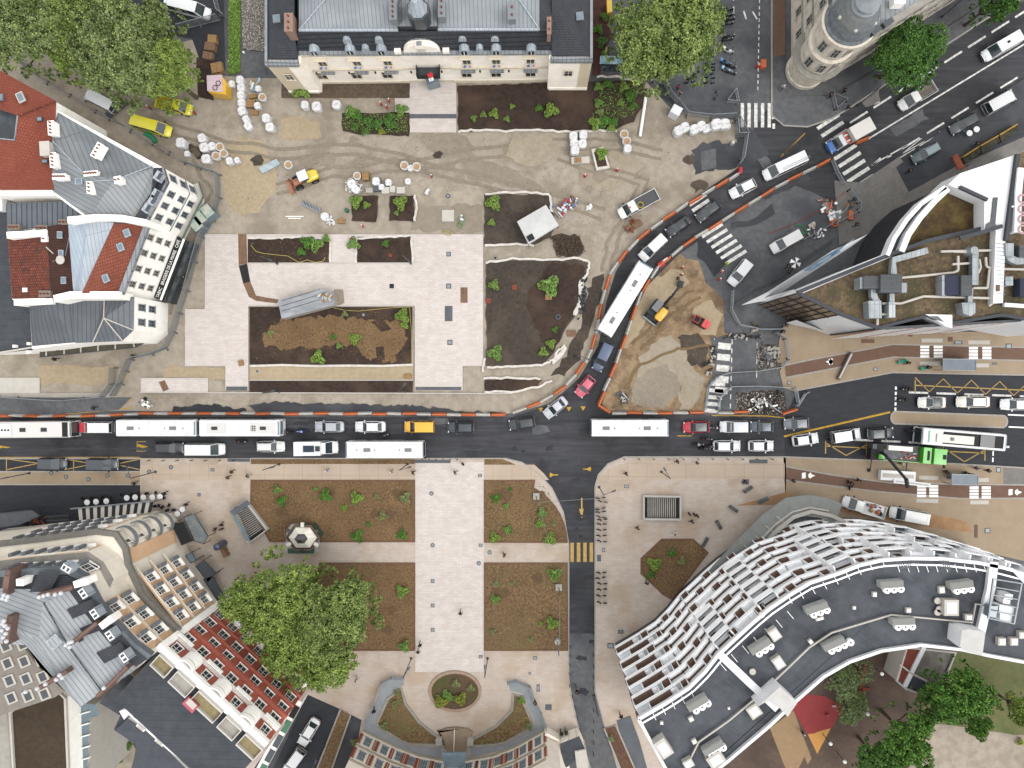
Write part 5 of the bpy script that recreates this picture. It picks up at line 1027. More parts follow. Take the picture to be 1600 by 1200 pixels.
blocks([(800,645),(822,638),(850,626),(885,602),(910,575),(925,545),(934,510),(940,475),(952,430),(975,397),(1003,368),(1040,342),(1080,315),(1158,268)],'outer curved barrier row','the outer curved row beside the bus lane',1)
blocks([(935,634),(945,610),(960,575),(973,540),(988,495),(1005,450),(1030,415),(1070,382),(1120,350),(1160,325),(1215,291),(1296,250)],'inner curved barrier row','the inner curved row beside the bus lane',0)
blocks([(934,632),(953,645)],'corner barrier','the short corner piece',0,seg=2.4); blocks([(955,646),(1100,645)],'white barrier row','the white row by the dug ground',1); blocks([(1121,645),(1145,645)],'barrier pair','the pair left of the rubble',1,2.4); blocks([(1145,644),(1170,643)],'barrier pair','the pair left of the rubble',0,2.4); blocks([(1221,647),(1245,639)],'end barrier','the tilted end piece at the wide road',0,2.4)
blocks([(1336,224),(1357,215)],'crossing barrier','the single piece on the boulevard crossing',0,2.4)
# site fences made of mesh panels
def fence(path, label, seg=3.4, h=2.0, z=.05, dens=26, cat='fence', colr=None, feet=True):
    pts = G(path, 0); cm = colr or steel; t = E('site_fence', label, cat, (pts[0][0],pts[0][1],z)); t.matrix_basis = Matrix.Translation((pts[0][0],pts[0][1],z))
    for i in range(len(pts)-1):
        a, b = Vector(pts[i]), Vector(pts[i+1]); L = (b-a).length; n = max(1, round(L/seg)); d = (b-a)/n; ang = math.atan2(d.y,d.x); sl_ = d.length
        key = ('fp', round(sl_,1), h, dens, cm.name)
        if key not in PROT:
            m_ = MB(); w_ = sl_-.04
            m_.box((w_/2,0,h),(w_,.09,.09),cm).box((w_/2,0,.15),(w_,.07,.07),cm).box((0,0,h/2),(.07,.07,h),cm).box((w_,0,h/2),(.07,.07,h),cm)
            for k in range(1,dens): m_.box((w_*k/dens,0,h/2+.08),(.028,.02,h-.2),cm)
            for k in range(1,7): m_.box((w_/2,0,h*k/7),(w_,.022,.022),cm)
            o = m_.obj('fence_panel', t, static=False); PROT[key] = o
            if feet: f_ = MB(); f_.box((0,0,.08),(.24,.7,.14),mat('concrete foot','#6b6864',scale=3)); fo = f_.obj('foot', o, static=False)
        else: o = dup(PROT[key], t)
        for k in range(n):
            if k: o = dup(o, t)
            q = a+d*k-Vector(pts[0]); o.location = (q.x,q.y,0); o.rotation_euler = (0,0,ang)
    return t
fence([(28,84),(45,108),(75,130),(110,150),(150,175),(195,198)],'grey site fence running from the tree corner to the vans')
fence([(205,205),(240,225),(290,255),(340,272)],'grey site fence below the yellow van and bag pile')
fence([(344,274),(345,310),(335,345),(318,372),(307,410),(295,455),(283,490),(275,520),(262,545),(240,553),(208,560)],'long curved grey fence between white buildings and pale paving')
fence([(208,562),(200,580),(192,600),(182,618)],'grey fence ending at the grey lane, right branch',h=2); fence([(182,575),(181,600),(165,620)],'grey fence beside the planters, left branch',h=2)
fence([(0,620),(60,624),(100,626),(165,620)],'thin grey fence on the kerb of the grey lane',h=1.0,dens=12)
fence([(284,48),(345,32)],'grey fence beside the parked white van',h=2.0); fence([(338,-8),(346,24),(357,32)],'grey fence at the edge of the black tarmac',h=2)
fence([(1018,133),(1036,131),(1046,150),(1060,166),(1072,182),(1110,186),(1146,184)],'grey site fence from the round tree to the crosswalk'); fence([(1150,186),(1164,212),(1158,250),(1150,262)],'grey site fence curving down past the crosswalk')
fence([(1148,192),(1150,214),(1166,214)],'short grey fence triangle at the site corner')
fence([(1134,160),(1148,142),(1152,162),(1134,160)],'triangular barrier fence beside the striped crosswalk',h=1.1,dens=10); fence([(1298,150),(1320,158),(1304,172),(1298,150)],'triangular barrier fence beside the corner tower',h=1.1,dens=10)
fence([(1298,252),(1305,270),(1316,290)],'grey fence across the boulevard crossing',h=1.1,dens=12); fence([(1325,298),(1340,318),(1340,330),(1300,352)],'grey fence around the small tool yard',h=1.1,dens=12)
fence([(1142,480),(1180,452),(1210,438),(1270,395),(1300,375)],'dark railing between parked vans and white wall',h=1.2,dens=16,colr=steel_d,feet=False)
fence([(1142,455),(1140,485),(1152,508),(1185,515),(1225,515)],'curved grey railing in front of the pointed white wall',h=1.6,dens=12)
fence([(1210,520),(1225,530),(1230,562),(1218,574),(1180,580),(1140,582),(1120,588),(1105,604),(1100,640)],'grey fence on the upper side of the pedestrian detour',h=1.4,dens=12)
fence([(1121,640),(1122,622),(1140,604),(1180,603),(1240,606),(1244,630)],'grey fence on the lower side of the pedestrian detour',h=1.4,dens=12)
fence([(1192,626),(1218,645)],'leaning grey fence panel over rubble',h=1.0,dens=8)
fence([(1244,634),(1256,615),(1262,612)],'stacked grey fence panels at the wide road edge',h=1.0,dens=10)
# ---------------- lamps, bollards, small furniture ----------------
def lamp(px, py, dx, dy, label, h=8, head=1, grp='street lamps', colr=steel_d):
    x, y = P(px,py,0); t = E('street_lamp', label, 'street lamp', (x,y,.2), 0, grp); q = Vector((dx,-dy)).normalized()*1.6
    MB().cyl((0,0,0),.22,.3,colr,10,.12).tube([(0,0,.2),(0,0,h)],.07,colr,8).obj('pole',t,static=False); MB().tube([(0,0,h-.05),(q.x,q.y,h)],.045,colr,6).obj('arm',t,static=False)
    MB().box((q.x,q.y,h),(.6,.24,.1),colr,rz=math.atan2(q.y,q.x)).obj('lamp_head',t,static=False)
for px,py,dx,dy,lb in ((47,739,1,-.2,'slim lamp post on the tan strip beside the left bays'),(244,737,-.3,-1,'slim grey lamp post at the plaza corner by the road'),(437,725,1,-.3,'lamp post in the strip planting, left one'),(637,725,1,-.3,'lamp post in the strip planting, right one'),(643,1028,.6,-1,'lamp post below the left lower bed corner'),(762,1028,0,-1,'lamp post below the right lower bed corner'),
 (1033,737,-.6,-1,'lamp post on the right upper pavement'),(936,761,1,-.4,'lamp post at the head of the bicycle row'),(899,557,1,.4,'white lamp post beside the inner curve of the lane'),(508,1165,.3,-.6,'lamp post in the planted strip of the side street'),(634,611,.6,-.6,'lamp post at the corner of the dark strip bed'),(437,612,1,-.2,'lamp post on the dark strip bed, left'),(434,412,1,.4,'lamp post at the north bed corner'),(642,411,.6,.6,'lamp post at the small middle bed'),(928,1086,-.4,-1,'lamp post on the curb of the south street'),(1471,30-3,-.6,-1,'lamp post head over the boulevard near the dark tree'),(1340,165,-1,1,'tall grey mast beside the boulevard tree')):
    lamp(px,py,dx,dy,lb,h=7)
def boll(px, py, z=.2):
    x,y = P(px,py,z); 
    if 'bo' not in PROT: m_ = MB(); m_.cyl((0,0,0),.07,.95,steel_d,8,.06).ball((0,0,.98),.08,steel_d,8,4); PROT['bo'] = o = m_.obj('bollard')
    else: o = dup(PROT['bo'])
    o.location = (x,y,z); tag(o,None,'bollard','bollards'); o['label'] = 'tmp'; return o
BO = [('thin dark bollard on the kerb of the south street',[(927,955+q*17) for q in range(14)]),('thin dark bollard in the row along the left kerb of the south street',[(890,1010+q*14) for q in range(4)]+[(890+q*4,1070+q*17) for q in range(6)]),('thin dark bollard along the upper right pavement kerb',[(975+q*23,717) for q in range(11)]),('thin dark bollard on the plaza kerb west of the walkway',[(235+q*22,719) for q in range(7)]),('thin dark bollard across the wide walkway',[(660+q*11,717.5) for q in range(6)])]
for lb, pts in BO:
    for p in pts: boll(*p)['label'] = lb
def bench(px,py,a,label,L=2.0,z=.2,mt=None):
    x,y = P(px,py,z+.4); t = E('bench',label,'bench',(x,y,z),math.radians(a)); mt = mt or steel_d
    m_ = MB(); [m_.box((0,-.18+.18*k,.45),(L,.14,.05),mt) for k in range(3)]; m_.obj('seat',t,static=False)
    for s_ in (-1,1): MB().box((s_*(L/2-.2),0,.22),(.08,.5,.42),steel_d).obj('leg',t,static=False)
for px,py,a,lb,mt in ((1411,565,10,'green and black bench by the dark road edge',mat('teal seat','#3f9c80')),(1446,575,10,'second green bench next to the bus shelter',mat('teal seat','#3f9c80')),(1169,765,35,'dark bench left of the ochre stained paving',None),(1146,795,-35,'dark bench beside the curved canopy',None),(1123,820,-60,'dark bench nearer the octagonal bed',None),(1102,847,60,'dark bench at the tip of the canopy',None),): bench(px,py,a,lb,1.6,mt=mt)
bench(1348,1060,80,'long reddish bench in the schoolyard',4.5,.25,terra); bench(1352,1077,0,'short reddish bench in the schoolyard',1.6,.25,terra)
def trestle(px,py,a,L,label):
    x,y = P(px,py,.3); m_ = MB(); m_.box((x,y,.5),(L,.5,.5),mat('grey trunk','#7d7368','#635b52',scale=4,stretch=(.3,4)),rz=math.radians(a)); m_.box((x,y,.8),(L*.9,.25,.15),conc_l,rz=math.radians(a)); tag(m_.obj('log_bench'),label,'bench')
trestle(1319,572,64,4.6,'long grey timber log bench crossing the brown cycle path')
def table(px,py,label,r=.45,z=.2,colr=None,grp='round café tables',legs=True):
    x,y = P(px,py,z+.72); key = ('tb',r)
    if key not in PROT:
        t = E('table',label,'table',(0,0,0),0,grp); MB().cyl((0,0,.7),r,.04,colr or paint('#e4e4e2'),18).obj('table_top',t,static=False); MB().cyl((0,0,.02),.04,.7,steel_d,8).cyl((0,0,0),.22,.03,steel_d,12).obj('leg',t,static=False); PROT[key] = t
    else: t = dup(PROT[key])
    t.location = (x,y,z); tag(t,label,'table',grp); auto(t,label,px,py)
for px,py in ((136,785),(150,784),(166,783),(198,778),(211,777),(224,777),(238,777),(250,776),(277,803),(285,796)): table(px,py,'small round white café table')
table(1515,208,'round white kiosk table'); table(1526,202,'round white kiosk table'); 
def chair(px,py,a,z=.2):
    x,y = P(px,py,z+.5)
    if 'ch' not in PROT:
        t = E('chair','','chair',(0,0,0),0,'café chairs'); MB().box((0,0,.45),(.42,.42,.04),black).obj('seat',t,static=False); MB().box((-.2,0,.7),(.04,.4,.45),black).obj('backrest',t,static=False)
        for i in (-1,1):
            for j in (-1,1): MB().box((i*.18,j*.18,.22),(.03,.03,.44),steel_d).obj('leg',t,static=False)
        PROT['ch'] = t
    else: t = dup(PROT['ch'])
    t.location = (x,y,z); t.rotation_euler = (0,0,math.radians(a)); tag(t,'dark café chair at the round tables','chair','café chairs'); auto(t,'dark café chair',px,py)
for px,py,a in ((131,779,0),(141,778,180),(131,790,40),(146,778,0),(157,781,180),(162,776,0),(172,778,180),(176,786,180),(192,773,0),(204,772,180),(216,771,180),(230,771,0),(243,770,180),(256,778,160),(248,790,90),(254,792,50),(262,797,30),(243,791,0),(270,810,20),(264,789,70),(272,797,0)): chair(px,py,a)
# parasol near the vans, bins
x,y = P(1242,411,2); t = E('parasol','small folded white parasol beside two people','parasol',(x,y,.2)); MB().cyl((0,0,0),.03,2.2,steel,8).obj('pole',t,static=False); q = MB(); [q.add([(0,0,2.3),(.85*math.cos(k*.785),.85*math.sin(k*.785),2.0),(.85*math.cos(k*.785+.785),.85*math.sin(k*.785+.785),2.0)],[[0,1,2]],white if k%2 else steel_d) for k in range(8)]; q.obj('canopy',t,static=False)
# ---------------- site materials ----------------
def bag(px, py, a=0, s=1.0, full=0, what='white builder bag', z=.05, mt=None):
    x,y = P(px,py,z+.8); v = random.randint(0,2); key = ('bag',full,v,mt.name if mt else 0)
    if key not in PROT:
        r = random.Random(v*7+full); m_ = MB(); n = 5; vs = []; fs = []
        if full == 2:   # round open bag showing its fill
            m_.lathe((0,0,0),[(.42,0),(.5,.2),(.52,.7),(.56,.86),(.5,.9),(.42,.82)],mt or bagm,14); m_.cyl((0,0,.72),.45,.07,bags,12)
            for k in range(4): m_.box((.5*math.cos(k*1.57+.7),.5*math.sin(k*1.57+.7),.95),(.12,.05,.2),bagm)
        else:
            hh = .85+.1*v; lay = [(.46,0),(.5,.25),(.5,hh-.08),(.47,hh),(.36,hh+.02)]
            for (w_,zz) in lay:
                for k in range(12):
                    a_ = k*math.pi/6; c_ = max(abs(math.cos(a_)),abs(math.sin(a_))); vs.append((w_*math.cos(a_)/c_*r.uniform(.93,1.05),w_*math.sin(a_)/c_*r.uniform(.93,1.05),zz+r.uniform(-.03,.03)))
            for l_ in range(4): fs += [[l_*12+k,l_*12+(k+1)%12,(l_+1)*12+(k+1)%12,(l_+1)*12+k] for k in range(12)]
            fs.append([48+k for k in range(12)]); m_.add(vs,fs,mt or bagm)
            for k in range(3): m_.box((r.uniform(-.25,.25),r.uniform(-.25,.25),hh+.04),(r.uniform(.15,.5),.03,.02),conc_l,rz=r.uniform(0,3))
        o = m_.obj('builder_bag'); PROT[key] = o
    else: o = dup(PROT[key])
    o.location = (x,y,z); o.rotation_euler = (0,0,math.radians(a)); o.scale = (s,s,s); tag(o,what,'bag','builder bags and wrapped pallets'); auto(o,what,px,py)
for px,py,a,s,f in [(376,126,5,1.2,0),(377,137,4,1.2,0),(377,149,3,1.2,0),(378,161,0,1.2,0),(362,131,0,1.0,0),(379,174,20,1.3,0),(385,187,30,1.1,0),(388,197,35,1.2,0),(403,138,0,.9,0),(410,152,0,1.1,2),(402,165,10,1.0,0),(417,186,5,1.3,0),(422,199,-4,1.3,0),(477,165,0,1.2,0),(495,167,0,1.4,0),(526,164,-10,1.3,0),
 (317,217,15,1.3,0),(320,231,10,1.4,0),(332,229,15,1.2,0),(344,230,10,1.2,2),(338,244,0,1.2,2),(350,240,20,1.2,2),(323,249,5,1.4,0),(285,225,0,1.5,0),(292,240,0,.9,0),(359,252,15,1.1,0),(370,250,15,.9,0),(451,258,-25,1.2,2),(632,259,0,1.2,2),(641,262,10,.9,0),(651,261,0,1.2,2),(558,275,0,1.1,2),
 (896,213,0,1.25,0),(911,212,0,1.25,0),(897,224,0,1.25,0),(910,225,2,1.3,0),(898,236,2,1.35,0),(975,210,20,1.2,2),(979,221,10,1.2,2),(980,233,0,1.2,0),(1059,206,25,1.4,0),(1069,200,22,1.4,0),(1084,203,18,1.4,0),(1095,198,20,1.4,0),(1103,201,15,1.2,0),(1118,196,10,1.6,0),(1131,195,5,1.5,0),(1111,198,0,1.1,0),(1137,197,0,.9,0),
 (588,284,0,1.2,0),(607,285,0,1.0,0),(637,283,0,.9,0),(550,288,10,1.3,0),(556,296,50,1.2,0),(596,292,0,.9,0),(1228,0,0,.1,0)][:-1]:
    bag(px,py,a,s,f,{0:'square white builder bag',2:'round open bag of tan gravel'}[f])
bag(359,252,12,1.0,0,'lilac wrapped sack',mt=mat('lilac sack','#c9b3c6','#b59db5',scale=2))
def stack(px,py,w_,d_,h,a,mt,label,name='pallet_stack',z=.05,cat='pallet'):
    x,y = P(px,py,z+h); m_ = MB(); rz = math.radians(a); k = max(1,int(h/.18))
    for i in range(k): m_.box((x,y,z+(i+.5)*h/k),(w_*(1-.04*(i%2)),d_*(1-.04*(i%2)),h/k*.92),mt,rz=rz)
    o = tag(m_.obj(name),label,cat); auto(o,label,px,py); return o
for (px,py,w_,d_,h,a,mt,lb) in [(331,60,1.4,1.2,.9,-5,wood,'pale timber pallet stack'),(327,72,1.6,1.2,1.0,-10,wood_d,'grey brown pallet stack'),(324,86,1.6,1.2,.8,-10,wood_d,'brown pallet stack'),(338,105,1.8,1.6,.8,10,wood,'broken pale pallets'),(391,161,1.4,1.2,.7,0,wood,'clean wooden pallet'),(397,175,1.2,.8,.4,0,wood,'single wooden pallet'),(394,150,1.2,.6,.5,10,wood,'small wood crate'),(396,137,.9,1.1,.4,0,glass_b,'blue tinted panel stack'),(571,275,1.1,1.3,.8,5,wood,'wooden crate of bricks'),
 (589,283,1.2,.9,.7,5,roof_gr,'grey slab stack'),(588,294,1.0,.9,.7,0,roof_gr,'grey paver stack'),(602,297,1.2,1.0,.8,0,conc_l,'white stone pallet'),(613,295,.9,1.0,.8,0,conc_l,'pale stone pallet'),(626,297,1.3,1.0,.7,0,conc_l,'pale kerb stone pallet'),(577,297,1.2,.8,.5,0,concrete,'low concrete block stack'),(907,250,2.8,1.0,.6,2,conc_l,'long crate of blocks with timber'),(903,250,1.1,.8,.75,2,wood,'small timber load on the crate'),(533,345,1.2,.8,.3,0,wood,'small pallet with torn sheet'),(376,567,.8,.9,.4,10,wood,'small yellow crate on paving'),
 (306,237,1.0,1.7,.8,30,bark,'rusty brown heap of sacks'),(1330,336,.7,1.3,.6,0,ora,'orange toolbox crate'),(996,350,1.5,.9,.4,30,wood_d,'reddish timber scraps'),(637,588,1.2,.7,.4,0,wood,'yellow pallet at the bed end'),(932,195,1,.6,.4,0,wood_d,'board offcut')]:
    stack(px,py,w_,d_,h,a,mt,lb)
def pile(px,py,n,rad,mats,label,name,sz=(.1,.4),z=.1,elong=1,a=0):
    m_ = MB(); ca,sa = math.cos(math.radians(a)),math.sin(math.radians(a)); cx,cy = P(px,py,z)
    for i in range(n):
        u,v = random.gauss(0,.4)*rad*elong,random.gauss(0,.4)*rad; m_.box((cx+u*ca-v*sa,cy+u*sa+v*ca,z+random.uniform(.05,.4)),(random.uniform(*sz)*random.uniform(1,3),random.uniform(*sz),random.uniform(.05,.25)),random.choice(mats),rz=random.uniform(0,3),tilt=random.uniform(-.3,.3))
    return tag(m_.obj(name),label,'pile')
pile(885,322,60,1.5,[paint('#c9d3de'),wood_d,red_p,concrete,paint('#4a6fa8')],'heap of mixed waste beside the white awning','rubbish_pile',elong=1.7,a=30); pile(910,455+15,70,.6,[black,steel_d],'heap of black pots along the white cloth','black_pile',elong=5,a=82); pile(227,630,45,.7,[concrete,black,white],'heap of broken concrete by the road barrier','rubble_pile'); pile(974,620,40,.7,[steel_d,black,concrete],'dark heap of iron bars on dug ground','iron_pile',elong=1.6,a=-50)
pile(553,290,50,1.3,[bagm,conc_l,cloth],'heap of white scraps beside the slab stacks','scrap_pile'); pile(985,353,24,.9,[wood_d,terra],'scatter of red brown boards near the barrier','board_pile',elong=2,a=40); pile(1303,338,20,.9,[panelw,white,steel],'white panels and rods in the tool yard','panel_pile',sz=(.2,.6)); pile(1268,370-17,14,.5,[conc_l,sand],'small pile of stones by the red cord','stone_pile'); pile(340,115,24,.8,[wood,wood_d],'broken wooden planks behind the site hut','plank_pile'); pile(516,345,12,.8,[bagm],'torn white sheets on the sandy ground','sheet_pile'); pile(1180,515,12,.7,[bark,concrete],'clods beside the railing','clod_pile'); pile(1205,555,70,1.6,[concrete,black,asph_old],'broken asphalt chunks at the dug crossing','rubble_pile',sz=(.15,.5),z=.12); pile(1190,632,80,1.5,[concrete,black,bark,white],'rubble and bars behind the orange barrier pair','rubble_pile',sz=(.1,.4),z=.12,elong=2); pile(1112,560,40,.5,[black,concrete],'crumbled asphalt edge beside the striped bars','edge_rubble',elong=5,a=80); pile(1160,526,30,.4,[black,concrete],'crumbled asphalt edge above the bars','edge_rubble',elong=8); pile(1290,322,30,1.3,[steel,wood,white,paint('#d0552f'),concrete],'loose tools and fittings in the tool yard','tool_pile',elong=1.1,a=35); pile(1325,322,18,.8,[wood,steel_d],'timber and props at the yard fence','prop_pile',elong=2,a=60)
pile(400,133,20,1.0,[wood,conc_l,bagm,paint('#9fc3d6')],'offcuts among the bags by the hut','scrap_pile'); cover('pebbles',[(230,180),(640,215),(1130,200),(1040,330),(950,400),(760,300),(520,300),(330,350),(290,480)],1500,.07,dirtl,bark,.06,.02); pile(1276,368,26,1.0,[steel,white,steel_d],'stacked grey frames and pipes beside the green hose','frame_stack',sz=(.15,.3),elong=1.7,a=25); pile(668,300,9,.5,[bagm],'white scraps near the dark beds','scrap_pile'); pile(300,232,14,.6,[bark,black],'dark rags beside the bags','rag_pile'); pile(720,345,14,.8,[bagm,paint('#5d7a4a')],'white sacks and tools near the paving edge','scrap_pile'); fence([(1252,376),(1296,352),(1322,324)],'low grey fence beside the tool yard van',h=1.0,dens=10); pile(920,325,10,.5,[glass_b,bagm],'clear plastic sheeting by the white awning','sheet_pile')
def disc(px,py,r,h,mt,label,name,cat,inner=None,z=.1):
    x,y = P(px,py,z+h); m_ = MB(); m_.cyl((x,y,z),r,h,mt,16,r*.9)
    if inner: m_.cyl((x,y,z+h),r*.6,.02,inner,12)
    return tag(m_.obj(name),label,cat)
disc(1305,348,.65,.5,ora,'orange round tub in the tool yard','tub','tub',terra); disc(541,328,.35,.6,mat('green bin','#3e6a56'),'green bin beside the dark bed','bin','bin'); disc(1146,222,.3,1.0,wpl,'white cylinder at the site corner','drum','drum'); disc(774,403,.35,.2,concrete,'white pipe ring on the earth strip','pipe_ring','pipe',black); disc(872,495,.45,.5,roof_gr,'grey concrete ring in the north bed','pipe_ring','pipe',black); disc(910,438,.3,.4,roof_gr,'grey ring on the cloth edge','pipe_ring','pipe',black); disc(402,580,.35,.05,concrete,'white ring manhole on the sand strip','manhole_cover','manhole',roof_gr); disc(380,45+36,.15,.4,white,'tiny white bollard on gravel','marker_post','post')
for px,py,w_,d_,h,a,mt,lb,nm,ct in ((1033,413,.9,.8,.8,35,red_p,'red box against the inner curved barrier','cable_box','box'),(1040,406,.9,.4,.6,35,white,'white block beside the red box','block','box'),(1157,266,.5,1.0,.9,-10,red_p,'red sign board at the outer barrier end','sign_board','sign'),(1193,99,.8,1.2,.8,0,ora,'orange box on the side street','box','box'),(1057,172,1.5,1.3,2.2,-30,panelw,'white and glass site cabin beside the fence','cabinet','cabin'),(561+0,0,1,1,1,0,white,'','','')) [:-1]:
    x,y = P(px,py,h); m_ = MB(); m_.box((x,y,.08+h/2),(w_,d_,h),mt,rz=math.radians(a)).box((x,y,.1+h),(w_*.8,d_*.7,.05),mt,rz=math.radians(a)); tag(m_.obj(nm),lb,ct)
m_ = MB(); p0 = P3(1000,213,.3); p1 = P3(1009,152,.3); m_.tube([p0,p1],.24,white,10).tube([(p0[0]-.05,p0[1]-.15,.3),p0],.26,wpl,10); tag(m_.obj('white_pipe'),'long white pipe lying on the yard beside the planted bed','pipe')
m_ = MB(); a_ = G([(404,262),(432,248),(438,256),(410,271)],.5); m_.prism(a_,.05,.55,mat('pale blue beams','#cfdadd','#b4c3c8',scale=1,brick=(6,.2,'#93a5ab',.03,26,0)));  tag(m_.obj('beam_stack'),'stack of pale blue beams wrapped on the sandy yard','beams')
m_ = MB(); m_.prism(G([(474,313),(502,326),(498,333),(470,320)],.2),.05,.2,steel); [m_.box((*P(476+5*k,317+2.5*k,.25),.22),(.1,.8,.08),steel_d,rz=.5) for k in range(5)]; tag(m_.obj('formwork_panel'),'grey steel grating lying on the yard','panel')
for l_ in ([(446,338),(474,338)],[(450,341),(470,341)]): m_ = MB(); m_.strip(G(l_,.1),.12,.05,.12,white); tag(m_.obj('white_rod'),'thin white rod pair lying on the yard','rod','white rods')
disc(507,338,.7,.25,bagm,'white round sack on the yard beside rods','sack','sack'); m_ = MB(); m_.strip(G([(513,340),(516,352)],.1),.25,.05,.2,bagm); tag(m_.obj('white_strip'),'white cloth strip beside the sack','cloth')
# hoses
def hose(pts,mt,label,r=.05,z=.32,name='hose'):
    m_ = MB(); m_.tube([P3(a,b,z) for a,b in pts],r,mt,6); tag(m_.obj(name),label,'hose')
yh = mat('yellow hose','#c7b76b','#b5a355',scale=3)
hose([(392,383),(400,393),(412,396),(430,398),(450,400),(460,406),(468,410),(480,406),(492,410),(505,408),(508,402)],yh,'yellow hose winding across the left dark bed')
hose([(521,481),(540,485),(560,486),(590,483),(612,481),(640,480),(643,520),(643,569)],yh,'yellow hose along the edge of the large dark bed',.04)
hose([(690,366),(695,360),(702,362),(708,365),(700,368),(693,365)],yh,'coiled yellow hose at the paving edge',.06,.2); hose([(1243,352),(1250,351),(1258,356),(1260,364),(1254,366),(1250,360)],mat('green hose','#2fa05a'),'green hose coil behind the parked white van',.07,.2); hose([(1144,388),(1200,365),(1240,350),(1300,318),(1320,300)][1:],mat('red cord','#a8463c'),'red cord along the tool yard edge',.04,.2)
hose([(226,208),(236,213),(244,222)],mat('green netting','#2b8a5e'),'green netting rolled by the yellow van',.35,.3,'netting')
def tent():
    z = 2.4; pts = G([(808,346),(853,320),(873,352),(826,381)],z); t = E('site_awning','white sheeted site shelter at the corner of the earth bed','shelter',(pts[0][0],pts[0][1],.2)); c = tuple(sum(p[i] for p in pts)/4 for i in (0,1))
    m_ = MB(); m_.add([(x,y,z) for x,y in pts]+[(c[0],c[1],z+.35)],[[0,1,4],[1,2,4],[2,3,4],[3,0,4]],mat('white sheet','#d9dad9','#c9cbca',scale=.8,big=.06,bigscale=.4)); m_.obj('canopy',t)
    for k in range(4):
        a,b = pts[k],pts[(k+1)%4]; MB().add([(a[0],a[1],z),(b[0],b[1],z),(b[0],b[1],1.6),(a[0],a[1],1.6)],[[0,1,2,3]],mat('white sheet','')).obj('valance',t); MB().box((a[0],a[1],1.2),(.08,.08,2.4),steel).obj('leg',t)
    m_ = MB(); m_.box((*P(829,371,2.7),z+.15),(1.0,.9,.15),black,rz=.5); tag(m_.obj('black_tarpaulin'),'black crumpled tarpaulin on the white shelter','tarpaulin')
tent()
def hut():
    z = 2.4; pts = G([(324,119),(346,118),(353,128),(353,148),(326,144)],z); t = E('site_hut','pink and yellow roofed site hut beside the pallets','hut',(pts[0][0],pts[0][1],.1))
    m_ = MB(); m_.prism(pts,.1,z,paint('#e0b33a')); m_.obj('wall',t); m_ = MB(); m_.prism(G([(323,118),(347,117),(348,144),(324,142)],z+.1),z+.002,z+.14,mat('pink roof','#e3cdd3','#d8bfc7',scale=1)); m_.obj('roof',t)
    for px,py in ((341,130),(336,137)): 
        x,y = P(px,py,z+.2); m_ = MB(); m_.tube([(x+.38*math.cos(k*1.05),y+.38*math.sin(k*1.05),z+.2) for k in range(7)],.05,black); tag(m_.obj('wire_ring'),None,'ring'); auto(SC.collection.objects[-1],'black wire ring on the hut roof',px,py)
hut()
def kiosk_van():   # wreck-like grey container in plaza
    z = 2.3; pts = G([(434,470),(500,452),(518,455),(523,470),(520,477),(440,498)],z); t = E('site_container','grey roofed site container lying across the dark bed edge','container',(pts[0][0],pts[0][1],.2))
    m_ = MB(); m_.prism(pts,.2,z,mat('container roof','#a3a7ab','#8f9398','#b5b8bb',scale=.7,contrast=1.4,big=.08,stretch=(.5,2,20)),concrete); m_.obj('body',t)
    m_ = MB(); [m_.strip(G([(440+ (0),470+k*8),(500,452+k*8)],z+.05),.06,z,z+.06,steel_d) for k in range(3)]; m_.obj('roof_seam',t); pile(512,465,40,.9,[concrete,wood,zinc_l,conc_l],'crumpled sheets and battens on the container end','scrap_pile',z=z,elong=1.2)
    o = flat('container_apron',[(521,452),(536,452),(539,473),(524,480)],.22,silt,ragged=.1,kind=None); tag(o,'bare sand patch beside the container end','sand'); o.name='sand_patch'
kiosk_van()
def shelter(x0,y0,x1,y1,label):
    z = 2.6; pts = G([(x0,y0),(x1,y0+1),(x1,y1+1),(x0,y1)],z); t = E('bus_shelter',label,'bus shelter',(pts[0][0],pts[0][1],.2)); m_ = MB(); m_.prism(pts,z-.12,z,mat('shelter roof','#7b8791','#6f7b85',scale=1,rough=.4)); m_.obj('roof',t)
    m_ = MB(); m_.strip(pts,.12,z,z+.06,steel,closed=True); m_.obj('roof_rim',t); m_ = MB(); m_.box(((pts[0][0]+pts[1][0])/2,max(p[1] for p in pts)-.15,1.4),(abs(pts[1][0]-pts[0][0])*.94,.04,2.1),glass_b); m_.obj('glass_wall',t)
    for p in pts: MB().box((p[0]+(.1 if p[0]<pts[1][0]-1 else -.1),p[1],1.3),(.08,.08,2.3),steel_d).obj('post',t)
    MB().box(((pts[0][0]+pts[1][0])/2,(pts[0][1]+pts[2][1])/2,.6),(3,.4,.06),steel_d).obj('seat',t)
shelter(1473,561,1525,578,'grey blue bus shelter on the upper tan pavement'); shelter(1487,741,1528,757,'grey blue bus shelter on the lower tan pavement')
